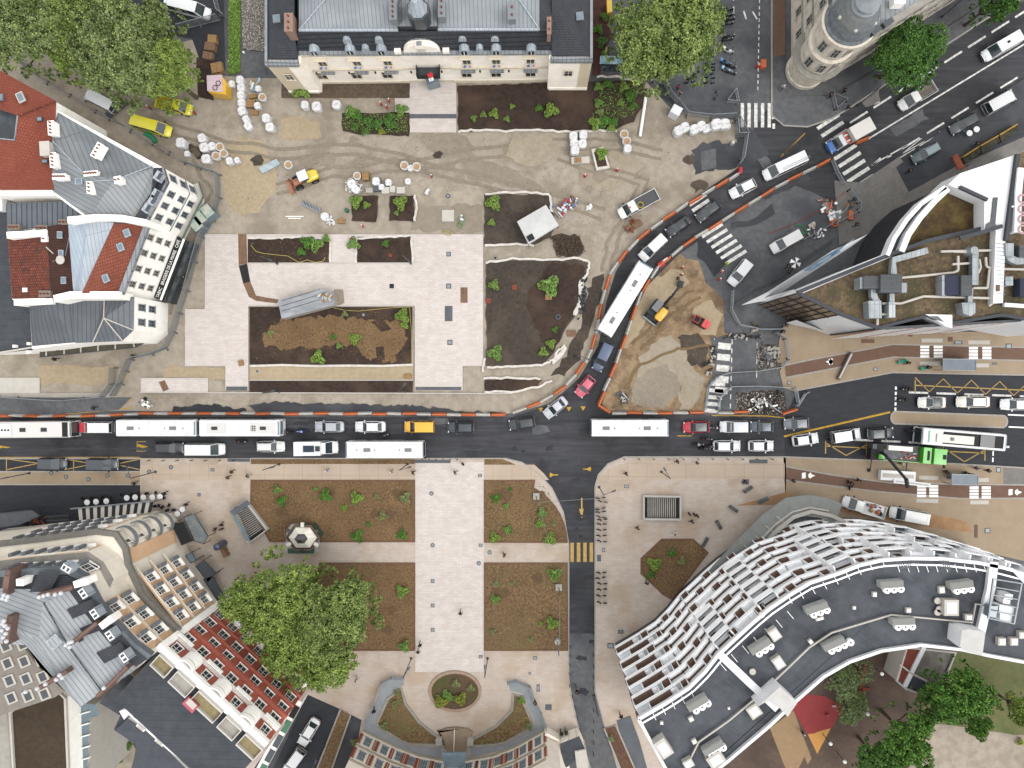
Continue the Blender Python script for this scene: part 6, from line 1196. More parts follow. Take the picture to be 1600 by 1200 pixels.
# stairwells
def stairwell(c4, n, label, flip=False, zr=1.0, glass_side=None):
    """stairwell laid flat, its shaded depth painted as a dark sheet under step strips, kerb walls and a railing; c4 = px corners, steps run from edge 0-3 to edge 1-2"""
    w_ = [Vector(p) for p in G(c4,.2)]; t = E('metro_stairs',label,'stairway',(w_[0].x,w_[0].y,.2))
    m_ = MB(); pts = [(p.x,p.y) for p in w_]; m_.strip(pts,.35,.2,zr,conc_l,closed=True); m_.obj('parapet',t)
    m_ = MB(); m_.face([(p.x,p.y,.222) for p in (w_ if flip else w_)],mat('stair dark','#26282b','#313336',scale=2)); m_.obj('stair_shade',t)  # dark sheet at pavement level, coloured for the shade inside the well
    m_ = MB()
    for k in range(n):
        u0 = .12+.8*k/n; u1 = u0+.8/n*.45; q = [w_[0].lerp(w_[1],u0),w_[0].lerp(w_[1],u1),w_[3].lerp(w_[2],u1),w_[3].lerp(w_[2],u0)]
        q = [(p.x,p.y) for p in q]; cx = sum(p[0] for p in q)/4; cy = sum(p[1] for p in q)/4; q = [(cx+(p[0]-cx)*1,cy+(p[1]-cy)*.86) for p in q] if abs(w_[1].y-w_[0].y)<1 else q
        m_.prism(q,.226,.26+.02*k/n,concrete)
    m_.obj('step_nosing',t)
    for a,b in ((0,1),(3,2)): MB().tube([(w_[a].x,w_[a].y,zr+.5),(w_[b].x,w_[b].y,zr+.5)],.03,steel).tube([(w_[a].x,w_[a].y,zr),(w_[a].x,w_[a].y,zr+.5)],.03,steel).tube([(w_[b].x,w_[b].y,zr),(w_[b].x,w_[b].y,zr+.5)],.03,steel).obj('handrail',t)
stairwell([(1005,774),(1062,775),(1062,811),(1005,810)],15,'rectangular metro stairwell with dark steps on the right plaza'); stairwell([(387,783),(420,826),(391,847),(366,792)],15,'slanted metro stairwell beside the large mulch bed')
m_ = MB(); m_.prism(G([(360,800),(364,799),(392,845),(386,845)],2.0),2.0,2.15,glass_b); m_.prism(G([(359,799),(385,782),(390,788),(366,806)],2.2),2.0,2.2,roof_gr); tag(m_.obj('stair_canopy'),'glass and grey canopy over the slanted stairwell','canopy')
def round_kiosk():
    z = 3.2; c = Vector(P(473,840,z)); t = E('newspaper_kiosk','six sided green and cream kiosk with dome beside the mulch bed','kiosk',(c.x,c.y,.2)); 
    flat('pavement',[(444,828),(456,817),(490,817),(500,826),(500,846),(498,862),(446,862)],.27,conc_l)
    def hx(r,ro=0,sy=.82): return [(c.x+r*math.cos(math.radians(60*k+ro)),c.y+r*sy*math.sin(math.radians(60*k+ro))) for k in range(6)]
    dk = paint('#2c2723'); m_ = MB(); m_.prism(hx(2.35),.2,z-.3,paint('#234a3e')); m_.obj('wall',t); m_ = MB(); m_.prism(hx(2.75),z-.3,z-.1,dk); m_.obj('cornice',t); m_ = MB(); m_.strip(hx(2.6),.22,z-.1,z+.15,mat('rust trim','#6d5a48'),closed=True); m_.obj('gutter',t)
    m_ = MB(); a = hx(2.2); b = hx(1.0); m_.add([(x,y,z-.05) for x,y in a]+[(x,y,z+.7) for x,y in b],[[k,(k+1)%6,6+(k+1)%6,6+k] for k in range(6)],mat('cream roof','#cfcbbf','#b9b5a8',scale=2)); m_.obj('roof',t)
    m_ = MB(); m_.prism(hx(.95),z+.7,z+1.0,dk); b2 = hx(.75); m_.add([(x,y,z+1.0) for x,y in b2]+[(c.x,c.y,z+1.5)],[[k,(k+1)%6,6] for k in range(6)],paint('#35343a')); m_.obj('dome',t)
    for k in range(6):
        q = hx(2.45,30)[k]; MB().box((q[0],q[1],z+.1),(.7,.5,.25),paint('#d6d3ca') if k%2 else dk,rz=math.radians(60*k+30)).obj('pediment',t)
    m_ = MB(); m_.prism(G([(449,857),(492,857),(490,865),(450,865)],2.2),2.1,2.2,paint('#2d5446')); m_.obj('awning',t)
round_kiosk()
x,y = P(342,853,2); m_ = MB(); m_.cyl((x,y,.2),.6,2.6,paint('#2b3648'),10,.55).ball((x,y,2.8),.5,paint('#3a4a66'),10,5,.5); o = tag(m_.obj('advertising_column'),'dark blue advertising column on the plaza','column')
m_ = MB(); m_.prism(G([(344,858),(348,856),(355,869),(350,872)],1.5),.3,1.6,wood_d); tag(m_.obj('display_panel'),'brown panel beside the advertising column','panel')
# overhead spans on poles in the beds
for (a,b,c_,h,lb) in (((838,775),(843,785),(930,779),6,'white cable from concrete post across the south street'),((873,917),(874,1000),(873,1026),5,'long pole with white cable over the right lower bed')):
    m_ = MB(); x,y = P(*a,.3); m_.box((x,y,.45),(1.0,1.0,.5),concrete).tube([(x,y,.5),(x,y,h)],.07,wood_d).tube([(x,y,h),P3(*b,h-.2),P3(*c_,h-1)],.025,steel); tag(m_.obj('cable_post'),lb,'post')
m_ = MB(); x,y = P(871,1002,.3); m_.cyl((x,y,.25),.55,.5,concrete,14,.45).tube([(x,y,.5),(x,y,6)],.07,steel); tag(m_.obj('cable_post'),'grey post on round concrete base in the lower bed','post')
m_ = MB(); m_.tube([P3(842,785,5.5),P3(858,850,4)],.025,steel); tag(m_.obj('cable'),'white cable hanging over the upper right bed','cable')
# planters with cloth
m_ = MB(); pl = G([(924,233),(943,229),(953,262),(932,266)],.7); m_.prism(pl,.05,.7,cloth); m_.prism(G([(928,238),(942,234),(949,259),(934,261)],.74),.7,.74,soil); tag(m_.obj('planter'),'square planter wrapped in white cloth with a small shrub','planter')
# ---------------- buildings ----------------
def bld(name, label, pts, z, wall, roofm=None, cat='building', z0=0.0, par=0, pm=None, add_roof=True):
    """root Empty + wall prism from pixel outline pts taken at height z (+ flat roof, parapet)"""
    w_ = G(pts, z); t = E(name, label, cat, (w_[0][0], w_[0][1], z0))
    MB().prism(w_, z0, z, wall).obj('wall', t)
    if roofm: 
        MB().face([(x,y,z+.03) for x,y in ccw(w_)], roofm).obj('roof', t)
    if par: MB().strip(w_, .3, z, z+par, pm or wall, closed=True).obj('parapet', t)
    return t
def R(t, name, pts, mt): 
    p = [P3(*q) for q in pts]; n = (Vector(p[1])-Vector(p[0])).cross(Vector(p[2])-Vector(p[0]))
    if n.z < 0: p = p[::-1]
    return MB().face(p, mt).obj(name, t)
def rbox(t, name, pts, z, h, mt, side=None): return MB().prism(G(pts, z+h), z, z+h, mt, side).obj(name, t)
WP = {}
def window(t, x, y, z, ang, w_, h, fr=None, gl=None, mull=1, proud=.1, sill=True, name='window', depth=.0):
    fr = fr or render_w; gl = gl or glass; key = (round(w_,2), round(h,2), fr.name, gl.name, mull, proud, sill)
    L_ = t.matrix_basis.inverted() @ Vector((x,y,z))
    if key not in WP:
        m_ = MB(); f = .1
        m_.box((-w_/2,proud/2,0),(f,proud,h),fr).box((w_/2,proud/2,0),(f,proud,h),fr).box((0,proud/2,h/2),(w_+f,proud,f),fr).box((0,proud*.8,-h/2),(w_+(.3 if sill else f),proud*1.6,f),fr)
        for k in range(mull): m_.box((-w_/2+w_*(k+1)/(mull+1),proud*.35,0),(.06,.05,h),fr)
        m_.box((0,proud*.35,h*.12),(w_,.04,.05),fr)
        o = m_.obj(name, t, static=False); p_ = MB().box((0,.02,0),(w_-.06,.03,h-.06),gl).obj('pane', o, static=False); WP[key] = o
    else: o = dup(WP[key], t); o.matrix_parent_inverse = Matrix()
    o.location = L_; o.rotation_euler = (0,0,ang); return o
def grid(t, a, b, zs, n, w_, h, c, m0=.06, m1=.06, **k):
    """windows on the wall a->b (world xy), c = a point inside the building"""
    a, b, c = Vector(a), Vector(b), Vector(c); d = (b-a).normalized(); nn = Vector((d.y,-d.x)); nn = -nn if nn.dot(c-a) > 0 else nn; ang = math.atan2(nn.y,nn.x)-math.pi/2; L = (b-a).length
    for z in zs:
        for i in range(n):
            p = a+d*(L*(m0+(1-m0-m1)*((i+.5)/n)))+nn*.01; window(t,p.x,p.y,z,ang,w_,h,**k)
def band(t, path, z, w_, h, mt, name='cornice', out=.15): 
    return MB().strip(path, w_, z, z+h, mt).obj(name, t)
def chimney(t, px, py, z, w_, d_, a=0, n=4, mt=None, h=1.2, pot=None):
    x, y = P(px,py,z+h); m_ = MB(); m_.box((x,y,z+h/2),(w_,d_,h),mt or render_w,rz=math.radians(a)).box((x,y,z+h+.04),(w_+.1,d_+.1,.08),mt or render_w,rz=math.radians(a)); o = m_.obj('chimney', t)
    ax = (math.cos(math.radians(a)),math.sin(math.radians(a))); L = max(w_,d_); 
    if d_ > w_: ax = (-ax[1],ax[0])
    for k in range(n):
        s_ = (k+.5)/n-.5; q = MB().cyl((x+ax[0]*s_*L,y+ax[1]*s_*L,z+h+.08),.12,.35,pot or terra,8); q.obj('chimney_pot', o)
def skylight(t, px, py, z, a, w_=.8, d_=1.1, fr=None, gl=None, name='skylight'):
    x,y = P(px,py,z+.1); o = MB().box((x,y,z+.05),(w_,d_,.22),fr or zinc_l,rz=math.radians(a)).obj(name, t); MB().box((x,y,z+.17),(w_*.72,d_*.78,.04),gl or glass_b,rz=math.radians(a)).obj('pane', o)
# --- town hall ---
def town_hall():
    ze = 10.5; t = E('town_hall','cream stone town hall with grey zinc roof, slate mansard, dormers and clock dome','building',(*P(660,130,0),0))
    m1 = G([(464,83),(860,82),(860,-90),(464,-90)],ze); m1[1] = (m1[1][0],m1[0][1]); MB().prism(m1,0,ze,render_c).obj('wall',t)
    MB().prism(G([(414,99),(470,99),(470,-90),(414,-90)],ze),0,ze,render_c).obj('wall',t); MB().prism(G([(858,93),(926,93),(926,-90),(858,-90)],ze),0,ze,render_c).obj('wall',t)
    _a = G([(622,79),(698,79),(698,40),(622,40)],ze); _a[0] = (_a[0][0],P(660,79,ze)[1]); _a[1] = (_a[1][0],_a[0][1]); MB().prism(_a,0,ze,render_c).obj('avant_corps',t)
    for y0,z,h,w_ in ((None,9.9,.6,.7),(None,5.0,.35,.5),(None,.0,.8,.3)):
        y = m1[0][1]; yc = P(660,79,ze)[1]; xa,xb = P(622,79,ze)[0],P(698,79,ze)[0]
        MB().strip([(m1[0][0]-.2,y),(xa,y)],w_,z,z+h,mat('moulding','#c9c0ae','#b7ae9b',scale=2)).strip([(xb,y),(m1[1][0]+.2,y)],w_,z,z+h,mat('moulding','')).strip([(xa-.1,yc),(xb+.1,yc)],w_,z,z+h,mat('moulding','')).obj('cornice',t)
    for x0,x1,y_ in ((414,466,99),(860,926,93)):
        a,b = P(x0,y_,ze),P(x1,y_,ze); MB().strip([a,b],.6,9.9,10.6,zinc).strip([a,b],.3,0,.9,render_c).obj('cornice',t)
    MB().strip([P(462,82,ze),P(862,81,ze)],.8,10.3,10.75,zinc).obj('gutter',t)
    # roofs
    R(t,'roof_slope',[(464,80,10.7),(862,79,10.7),(862,48,14.2),(466,48,14.2)],slate); R(t,'roof_slope',[(464,80,10.7),(466,48,14.2),(466,-90,14.2),(464,-90,10.7)],slate); R(t,'roof_slope',[(862,79,10.7),(862,48,14.2),(862,-90,14.2),(864,-90,10.7)],slate)
    zr = mat('zinc roof','#969da2','#a2a9ad','#8b9297',scale=.5,rough=.5,metal=.15,big=.05,brick=(30,.55,'#777e84',.05,90,0,.03))
    R(t,'roof',[(467,47,14.2),(622,47,14.2),(622,-45,17.4),(545,-45,17.4)],zr); R(t,'roof',[(467,47,14.2),(545,-45,17.4),(545,-95,17.4),(467,-95,14.2)],zr)
    R(t,'roof',[(684,46,14.2),(843,46,14.2),(780,-45,17.4),(684,-45,17.4)],zr); R(t,'roof',[(843,46,14.2),(843,-95,14.2),(780,-95,17.4),(780,-45,17.4)],zr); R(t,'roof',[(843,46,14.2),(862,46,14.2),(862,-90,14.2),(843,-90,14.2)],slate)
    MB().strip(G([(467,47),(622,47)],14.3),.3,14.1,14.4,zinc_l).strip(G([(684,46),(843,46)],14.3),.3,14.1,14.4,zinc_l).obj('roof_flashing',t)
    MB().tube([P3(467,47,14.35),P3(545,-45,17.5)],.09,zinc_l).tube([P3(843,46,14.35),P3(780,-45,17.5)],.09,zinc_l).obj('roof_ridge',t)
    R(t,'roof',[(622,41,15.2),(683,41,15.2),(664,22,16.6),(640,22,16.6)],zinc); R(t,'roof',[(622,41,15.2),(640,22,16.6),(640,-30,16.8),(622,-60,15.2)],zinc); R(t,'roof',[(683,41,15.2),(683,-60,15.2),(664,-30,16.8),(664,22,16.6)],zinc)
    MB().prism(G([(622,41),(683,41),(683,-60),(622,-60)],15.1),10,15.1,slate,slate).obj('pavilion',t)
    c = P(652,12,18.5); oc = lambda r: [(c[0]+r*math.cos(math.radians(22.5+45*k)),c[1]+r*math.sin(math.radians(22.5+45*k))) for k in range(8)]
    MB().prism(oc(1.55),15.5,18.2,paint('#3a4347')).obj('dome_drum',t); m_ = MB()
    a = oc(1.3); b = oc(.45); m_.add([(x,y,18.25) for x,y in a]+[(x,y,20.5) for x,y in b],[[k,(k+1)%8,8+(k+1)%8,8+k] for k in range(8)]+[list(range(8,16))],zinc_l); m_.obj('dome',t); MB().tube([(c[0],c[1],20.5),(c[0],c[1],22.5)],.08,steel).obj('finial',t)
    # pediment
    y = P(660,80,ze)[1]; xc = P(660,80,ze)[0]; rx = 2.6; prof = [(rx*math.cos(math.radians(a_)),2.1*math.sin(math.radians(a_))) for a_ in range(0,181,15)]
    m_ = MB(); n = len(prof); m_.add([(xc+u,y-.3,10.8+v) for u,v in prof]+[(xc+u,y+.5,10.8+v) for u,v in prof],[list(range(n))[::-1],list(range(n,2*n))]+[[k,k+1,n+k+1,n+k] for k in range(n-1)],render_c); m_.obj('pediment',t)
    m_ = MB(); m_.add([(xc+u*1.06,y+.5,10.8+v*1.05) for u,v in prof]+[(xc+u*.9,y+3.6,10.9+v*.9) for u,v in prof],[[k,k+1,n+k+1,n+k] for k in range(n-1)],zinc); m_.obj('pediment_roof',t)
    MB().cyl((xc,y-.42,11.7),.62,.12,mat('clock face','#e3e0d6'),20,axis='Y').obj('clock',t); MB().box((xc,y-.35,12.9),(1.2,.5,.9),render_c).box((xc,y-.3,13.4),(.7,.5,.4),zinc).obj('ornament',t); MB().box((xc-3.4,y-.2,11),(.9,.6,.7),render_c).box((xc+3.4,y-.2,11),(.9,.6,.7),render_c).obj('ornament',t)
    # dormers
    def dormer(px,py,z,r,glz=True):
        x,y_ = P(px,py,z); m_ = MB(); pr = [(r*math.cos(math.radians(a_)),r*math.sin(math.radians(a_))) for a_ in range(0,181,20)]; pr = [(r,-.8)]+pr+[(-r,-.8)]; n = len(pr)
        m_.add([(x+u,y_-.7,z-.3+v) for u,v in pr]+[(x+u,y_+.4,z-.3+v) for u,v in pr],[list(range(n))[::-1]]+[[k,k+1,n+k+1,n+k] for k in range(n-1)],zinc_l); o = m_.obj('dormer',t)
        if glz: MB().box((x,y_-.74,z-.35),(r*1.1,.05,.9),glass).obj('pane',o); MB().box((x,y_-.78,z-.35),(.08,.06,.9),render_w).obj('glazing_bar',o)
    for px in (490,546,595,725,775,830): dormer(px,73 if px!=490 else 74,11.6,.72)
    for px,py in ((541,55),(591,55),(722,53),(773,53)): dormer(px,py,13.1,.55,False)
    for px in (570,749): dormer(px,69,11.8,.5,False)
    # wings
    R(t,'roof_slope',[(418,93,10.8),(466,93,10.8),(460,55,13)],slate); R(t,'roof_slope',[(418,93,10.8),(460,55,13),(460,-90,13),(418,-90,10.8)],slate); R(t,'roof_slope',[(466,93,10.8),(466,-90,10.8),(460,-90,13),(460,55,13)],slate)
    R(t,'roof_slope',[(922,88,10.8),(862,88,10.8),(864,8,15)],slate); R(t,'roof_slope',[(922,88,10.8),(864,8,15),(864,-90,15),(922,-90,10.8)],slate)
    MB().strip(G([(466,96),(416,96),(416,-90)],10.9),.4,10.6,11,zinc).obj('gutter',t); MB().strip(G([(862,91),(924,91),(924,-90)],10.9),.4,10.6,11,zinc).obj('gutter',t)
    for px,py,a in ((432,29,5),(906,25,5)): skylight(t,px,py,12.5,a,1.0,1.1,steel)
    chimney(t,451,35,12.5,1.1,2.4,0,3,mat('chimney brick','#a88d80','#96796b',scale=3),2.6); chimney(t,614,15,15.5,.9,2.6,0,4,mat('grey chimney','#8b9296'),1.6); chimney(t,690,12,15.5,.9,2.4,0,3,mat('grey chimney',''),1.6); chimney(t,858,40,13,.5,2.2,0,2,mat('chimney brick',''),2.2); chimney(t,800,18,15.8,1,2,0,2,mat('grey chimney',''),1.4)
    # windows
    y1 = m1[0][1]; yc = P(660,79,ze)[1]
    def wn(px,pyz,z,w_,h,yy,**k): return window(t,P(px,pyz,z)[0],yy-.01,z,math.pi,w_,h,**k)
    fm = mat('stone surround','#cfc5b1')
    for i,px in enumerate((503,557,605,729,775,829)):
        wn(px,96,7.5,1.2,2.4,y1,fr=fm); x = P(px,96,7.4)[0]; MB().box((x,y1-.25,8.75),(2.0,.55,.16),fm).obj('lintel',t); MB().box((x,y1-.2,6.3),(1.5,.35,.15),fm).obj('window_ledge',t)
        f = MB(); f.box((x-.3,y1-.55,6.75),(.4,.3,.03),paint('#5a69a8'),rz=.4).box((x+.1,y1-.57,6.8),(.4,.3,.03),paint('#c9c9d2'),rz=.3).box((x+.4,y1-.55,6.75),(.3,.25,.03),paint('#6f7db5' if i<2 else '#a8606c'),rz=.2); f.obj('flag',t)
        wn(px,119,2.9,1.5,2.2,y1,fr=fm); MB().box((x,y1-.22,4.3),(2.1,.5,.2),zinc).obj('lintel',t)
    wn(452,110,6.2,1.2,1.9,P(440,99,ze)[1]-.1,fr=fm); wn(888,105,6.2,1.2,1.9,P(888,93,ze)[1]-.1,fr=fm)
    wn(667,98,7.6,1.5,2.4,yc,fr=fm); MB().box((P(670,100,5.3)[0],yc-.9,5.3),(3.4,1.8,.2),steel_d).obj('balcony',t); bx = P(670,100,5.3)[0]
    MB().strip([(bx-1.7,yc),(bx-1.7,yc-1.75),(bx+1.7,yc-1.75),(bx+1.7,yc)],.06,5.4,6.4,black).obj('balcony_railing',t); f = MB(); f.box((bx+.4,yc-1.8,6.6),(.8,.6,.04),paint('#c3283a'),rz=.3).box((bx+.5,yc-2.3,6.3),(.7,.5,.04),paint('#e6e6e6'),rz=.3).tube([(bx+.3,yc-1,6),(bx+.5,yc-2.6,6.6)],.03,steel); f.obj('flag',t)
    MB().box((bx,yc-.1,2),(1.8,.25,3.4),mat('door dark','#33393c')).obj('door',t)
    for px in (494,545,586,642,750,795,690): MB().cyl((P(px,112,5.4)[0],y1-.6,5.0),.14,.4,black,8).obj('wall_lamp',t)
    MB().prism(G([(664,122),(684,120),(686,127),(668,132)],2.5),.3,2.6,glass_b).obj('porch_roof',t)
town_hall()
m_ = MB(); m_.prism(G([(938,87),(982,88),(978,100),(937,99)],2.6),2.4,2.6,mat('blue shelter roof','#7fb3cb','#dfe8ea',scale=.6,contrast=2)); m_.prism(G([(940,100),(978,101),(978,112),(940,110)],2.2),2.0,2.2,glass); [m_.box((*P(x,y,1),1),(.08,.08,2),steel) for x,y in ((940,88),(978,88),(940,110),(978,111))]; tag(m_.obj('bike_shelter'),'blue and white topped shelter beside the town hall right wing','shelter')
m_ = MB(); m_.prism(G([(948,0),(956,0),(957,18),(949,20)],1.5),.1,1.5,paint('#d6b32f')); tag(m_.obj('skip_container'),'yellow skip between town hall and round tree','skip')
flat('ground',[(926,-20),(950,-20),(955,60),(940,85),(938,115),(926,118)],.16,mat('red brown ground','#5b332d','#3d2b26',scale=1.2,contrast=1.5))
# --- left block: red tiled house ---
t = bld('tiled_house','large house with bright orange red tiled roof, left edge',[(-60,120),(0,111),(87,159),(83,296),(-60,292)],12,render_w)
R(t,'roof',[(-60,108,12.1),(0,110,12.1),(88,158,12.1),(28,181,14.2),(-60,150,15)],tile_r); R(t,'roof',[(28,181,14.2),(88,158,12.1),(84,297,12.1),(24,297,13.4),(23,219,14.1)],tile_r); R(t,'roof',[(23,219,14.1),(24,297,13.4),(-60,297,12.1),(-60,214,14.1)],tile_r)
MB().face([P3(28,181,12.06),P3(23,219,12.06),P3(-60,214,12.06),P3(-60,150,12.06)],mat('court glazing','#59636a','#454c52',scale=.4,rough=.3,contrast=2)).obj('light_well',t); MB().strip(G([(28,181),(23,219),(-20,215)],14.1),.2,9,14.2,zinc).obj('well_rim',t); MB().tube([P3(29,181,14.4),P3(87,158,12.3)],.12,tile_o).obj('ridge',t)  # dark lid at roof level, its colour stands for shade down the well
skylight(t,32,152,13.6,25,1.0,1.4,conc_l); skylight(t,62,186,13.4,5,.8,.6,steel_d); 
chimney(t,70,232,13,1.3,1.9,3,0,conc_l,1); skylight(t,70,252,13,0,.9,.5,steel_d); skylight(t,0,152,13.8,0,.8,.9,glass_b)
MB().box((*P(40,300,11),11),(9,1.4,1.2),render_w).obj('chimney_wall',t)
# --- grey zinc corner building with white facade ---
ZA = [(78,166),(255,262),(262,285),(229,347),(140,345),(80,300)]; t = bld('corner_building','grey zinc roofed corner building with white shuttered facade',ZA,11.4,render_w)
zz = mat('grey zinc a','#868b8e','#909598','#7b8084',scale=.5,rough=.5,metal=.1,big=.06,brick=(30,.62,'#5f666d',.05,62,0,.03)); zz2 = mat('grey zinc b','#92979a','#999ea1','#878c90',scale=.5,rough=.5,metal=.1,big=.06,brick=(30,.62,'#666e75',.05,28,0,.03))
R(t,'roof',[(76,167,11.5),(240,262,11.5),(180,280,13.4),(132,272,13.6),(82,220,13.2)],zz); R(t,'roof',[(82,220,13.2),(132,272,13.6),(180,280,13.4),(165,300,13.2),(140,340,11.9),(82,298,11.9)],zz2); R(t,'roof',[(240,262,11.5),(236,300,12),(208,338,11.9),(140,340,11.9),(165,300,13.2),(180,280,13.4)],mat('grey zinc c','#9a9ea0','#a1a5a7',scale=.5,rough=.5,metal=.1,brick=(30,.62,'#6e757b',.05,55,0,.03)))
R(t,'mansard',[(240,262,12.5),(257,262,11.5),(264,285,11.5),(230,347,11.5),(208,342,12.5),(237,300,12.5)],slate)
for a_,b_ in (((82,220,13.3),(132,272,13.7)),((132,284,13.5),(180,281,13.5)),((180,281,13.5),(240,258,11.7))): MB().tube([P3(*a_),P3(*b_)],.07,zinc_l).obj('roof_ridge',t)
for px,py,a in ((247,275,-35),(238,313,-35),(229,325,-35),(243,303,-30)): 
    x,y = P(px,py,12.9); o = MB().box((x,y,12.5),(1.0,1.3,.9),zinc_l,rz=math.radians(a)).obj('dormer',t); MB().box((x+.25,y-.05,12.98),(.5,1.0,.05),glass,rz=math.radians(a)).obj('pane',o)
for px,py,w_,d_,a,n in ((80,200,.8,1.9,3,4),(152,235,.9,2.1,-30,4),(83,250,.8,2.0,3,4),(93,276,1.9,.7,0,5),(142,271,1.9,.6,5,5),(140,293,.7,1.6,3,3),(184,281,.9,.9,10,2)): chimney(t,px,py,12.6,w_,d_,a,n,render_w,1.2)
skylight(t,123,283,13.3,0,1.0,.9,zinc_l)
b0 = G([(255,262),(262,285),(229,347)],11.4); ci = P(180,300,11.4)
grid(t,b0[1],b0[2],(9.4,6.4,3.6),3,.8,1.5,ci,fr=mat('grey shutter','#8f98a0'),mull=1); grid(t,b0[0],b0[1],(9.4,6.4,3.6),1,.9,1.6,ci,fr=mat('grey shutter',''))
MB().strip([tuple(Vector(p)+ (Vector(p)-Vector(ci)).normalized()*.5) for p in b0],.9,2.2,2.4,conc_l).obj('balcony',t); MB().strip([tuple(Vector(p)+ (Vector(p)-Vector(ci)).normalized()*1.0) for p in b0],.06,2.4,2.9,mat('planted railing','#838c86','#55705a',scale=3)).obj('balcony_railing',t); MB().strip([tuple(Vector(p)) for p in b0],.3,11.1,11.7,zinc).strip(b0,.2,5.0,5.15,steel).obj('cornice',t)
for px,py in ((323,330),(306,350),(312,340)): 
    x,y = P(px,py,2.4); o = tag(MB().box((x,y,1.2),(1.8,1.5,2.3),glass_b,rz=-.9).box((x,y,2.4),(1.9,1.6,.08),mat('teal frame','#8fb5a8','#c9c3b4',scale=1,contrast=2),rz=-.9).obj('glass_terrace'),None,'terrace'); auto(o,'small glass café terrace box',px,py)
# --- ribbed shed and tiled roofs ---
t = bld('ribbed_shed','long grey ribbed metal shed roof between the houses',[(10,318),(140,313),(140,346),(10,362)],10,render_w,mat('ribbed metal','#767d84','#6b7279',scale=.5,rough=.5,metal=.2,brick=(30,.75,'#454b51',.09,90,0,.03)))
MB().strip(G([(0,303),(60,300),(110,305),(142,312)],11),.8,0,11,render_w).obj('gable_wall',t); 
for px,py,mt in ((22,355,terra),(65,356,terra),(100,347,terra)): chimney(t,px,py,10,1.6,.7,0,3,mat('dirty chimney','#8e8479'),.8)
t = bld('tiled_outbuilding','old mottled orange tile roof with dark brown annexe',[(12,370),(74,352),(107,348),(116,462),(82,466),(19,468)],10,render_w)
R(t,'roof',[(12,370,10.1),(74,370,11.5),(80,466,11.5),(19,467,10.1)],tile_o); R(t,'roof',[(74,354,11.4),(107,348,10.6),(116,463,10.6),(81,466,11.4)],tile_b); MB().strip(G([(12,368),(74,364)],11.5),.9,10,11.7,render_w).obj('gable_wall',t); MB().strip(G([(20,472),(80,470)],11.5),.9,5,11.3,render_w).obj('gable_wall',t)
for px,py,a in ((93,367,0),(95,396,0),(99,438,0)): skylight(t,px,py,11.1,a,.7,1.0)
skylight(t,39,453,10.6,0,.7,.6,white,white); x,y = P(94,406,11.6); MB().cyl((x,y,11.6),.65,.06,conc_l,16,.6).tube([(x,y,11.6),(x-1.2,y-.2,11.5)],.04,steel).obj('satellite_dish',t); MB().tube([P3(72,386,11.7),P3(83,396,11.7)],.08,conc_l).tube([P3(102,400,11.7),P3(108,370,13)],.04,steel).obj('antenna',t)
chimney(t,69,373,11,.7,.8,0,1,render_w,.8); chimney(t,70,459,11,1.6,.8,0,3,mat('dirty chimney',''),.8)
# --- white facade building (café) ---
t = bld('white_building','white building with orange tile roof, bright zinc roof and black café front',[(106,344),(229,347),(186,460),(127,462),(115,463)],11.4,render_w)
R(t,'roof',[(178,349,13.0),(229,350,11.5),(186,459,11.5),(128,458,13.0)],mat('orange tiles b','#8d5340','#985c48','#824b3a',scale=1.2,big=.06,brick=(.32,.42,'#75392a',.05,-22,.5,.12))); R(t,'roof',[(137,344,12.4),(178,348,13.0),(128,458,13.0),(125,462,12.4)],zinc_l); R(t,'roof',[(106,345,11.6),(137,344,12.4),(125,462,12.4),(115,463,11.6)],mat('bright zinc b','#b9c6d1','#adbbc7',scale=.5,rough=.45,metal=.1,brick=(30,.6,'#9aa7b3',.04,70,0)))
MB().strip(G([(106,344),(150,340),(190,341),(229,348)],13.2),.9,9,13.3,render_w).strip(G([(85,467),(110,461),(186,461)],12.6),1.0,9,12.7,render_w).obj('party_wall',t); MB().strip(G([(231,349),(189,459)],11.7),.7,11.3,11.9,zinc).obj('gutter',t)
for px,py,a in ((198,364,22),(188,386,22),(165,435,22)): skylight(t,px,py,12.4,a,.9,1.1)
a_,b_ = P(229,347,11.4),P(186,460,11.4); grid(t,a_,b_,(9.3,6.9,4.5),4,.8,1.3,P(150,400,11),fr=mat('worn shutter','#b3afa8'),gl=mat('grey pane','#5a6063','#474c4f',scale=1,rough=.15)); 
dd = (Vector(b_)-Vector(a_)).normalized(); nn = Vector((-dd.y,dd.x)); nn = -nn if nn.x < 0 else nn
q = [Vector(a_)+nn*.1+dd*.3,Vector(b_)+nn*.1-dd*.6,Vector(b_)+nn*1.7-dd*.6,Vector(a_)+nn*1.7+dd*.3]; MB().prism([tuple(p) for p in q],2.6,2.75,black).obj('café_awning',t)
MB().prism([tuple(p) for p in (q[0]+nn*1.0,q[1]+nn*1.0,q[1]+nn*1.35,q[0]+nn*1.35)],2.76,2.82,white).obj('awning_rail',t); MB().strip([tuple(q[3]+nn*.4),tuple(q[2]+nn*.4)],.8,.1,2.3,glass).obj('glass_front',t)
fc = bpy.data.curves.new('sign_lettering','FONT'); fc.body = 'TABAC   BRASSERIE DE LA MAIRIE   CAFÉ'; fc.size = .62; fc.extrude = .01; fc.align_x = 'CENTER'; fc.align_y = 'CENTER'; fo = bpy.data.objects.new('sign_lettering',fc); link(fo)
dg = bpy.context.evaluated_depsgraph_get(); fm_ = bpy.data.meshes.new_from_object(fo.evaluated_get(dg)); bpy.data.objects.remove(fo); fm_.materials.clear(); fm_.materials.append(white); fo = bpy.data.objects.new('sign_lettering',fm_); link(fo); fo.parent = t; fo.matrix_parent_inverse = t.matrix_basis.inverted()
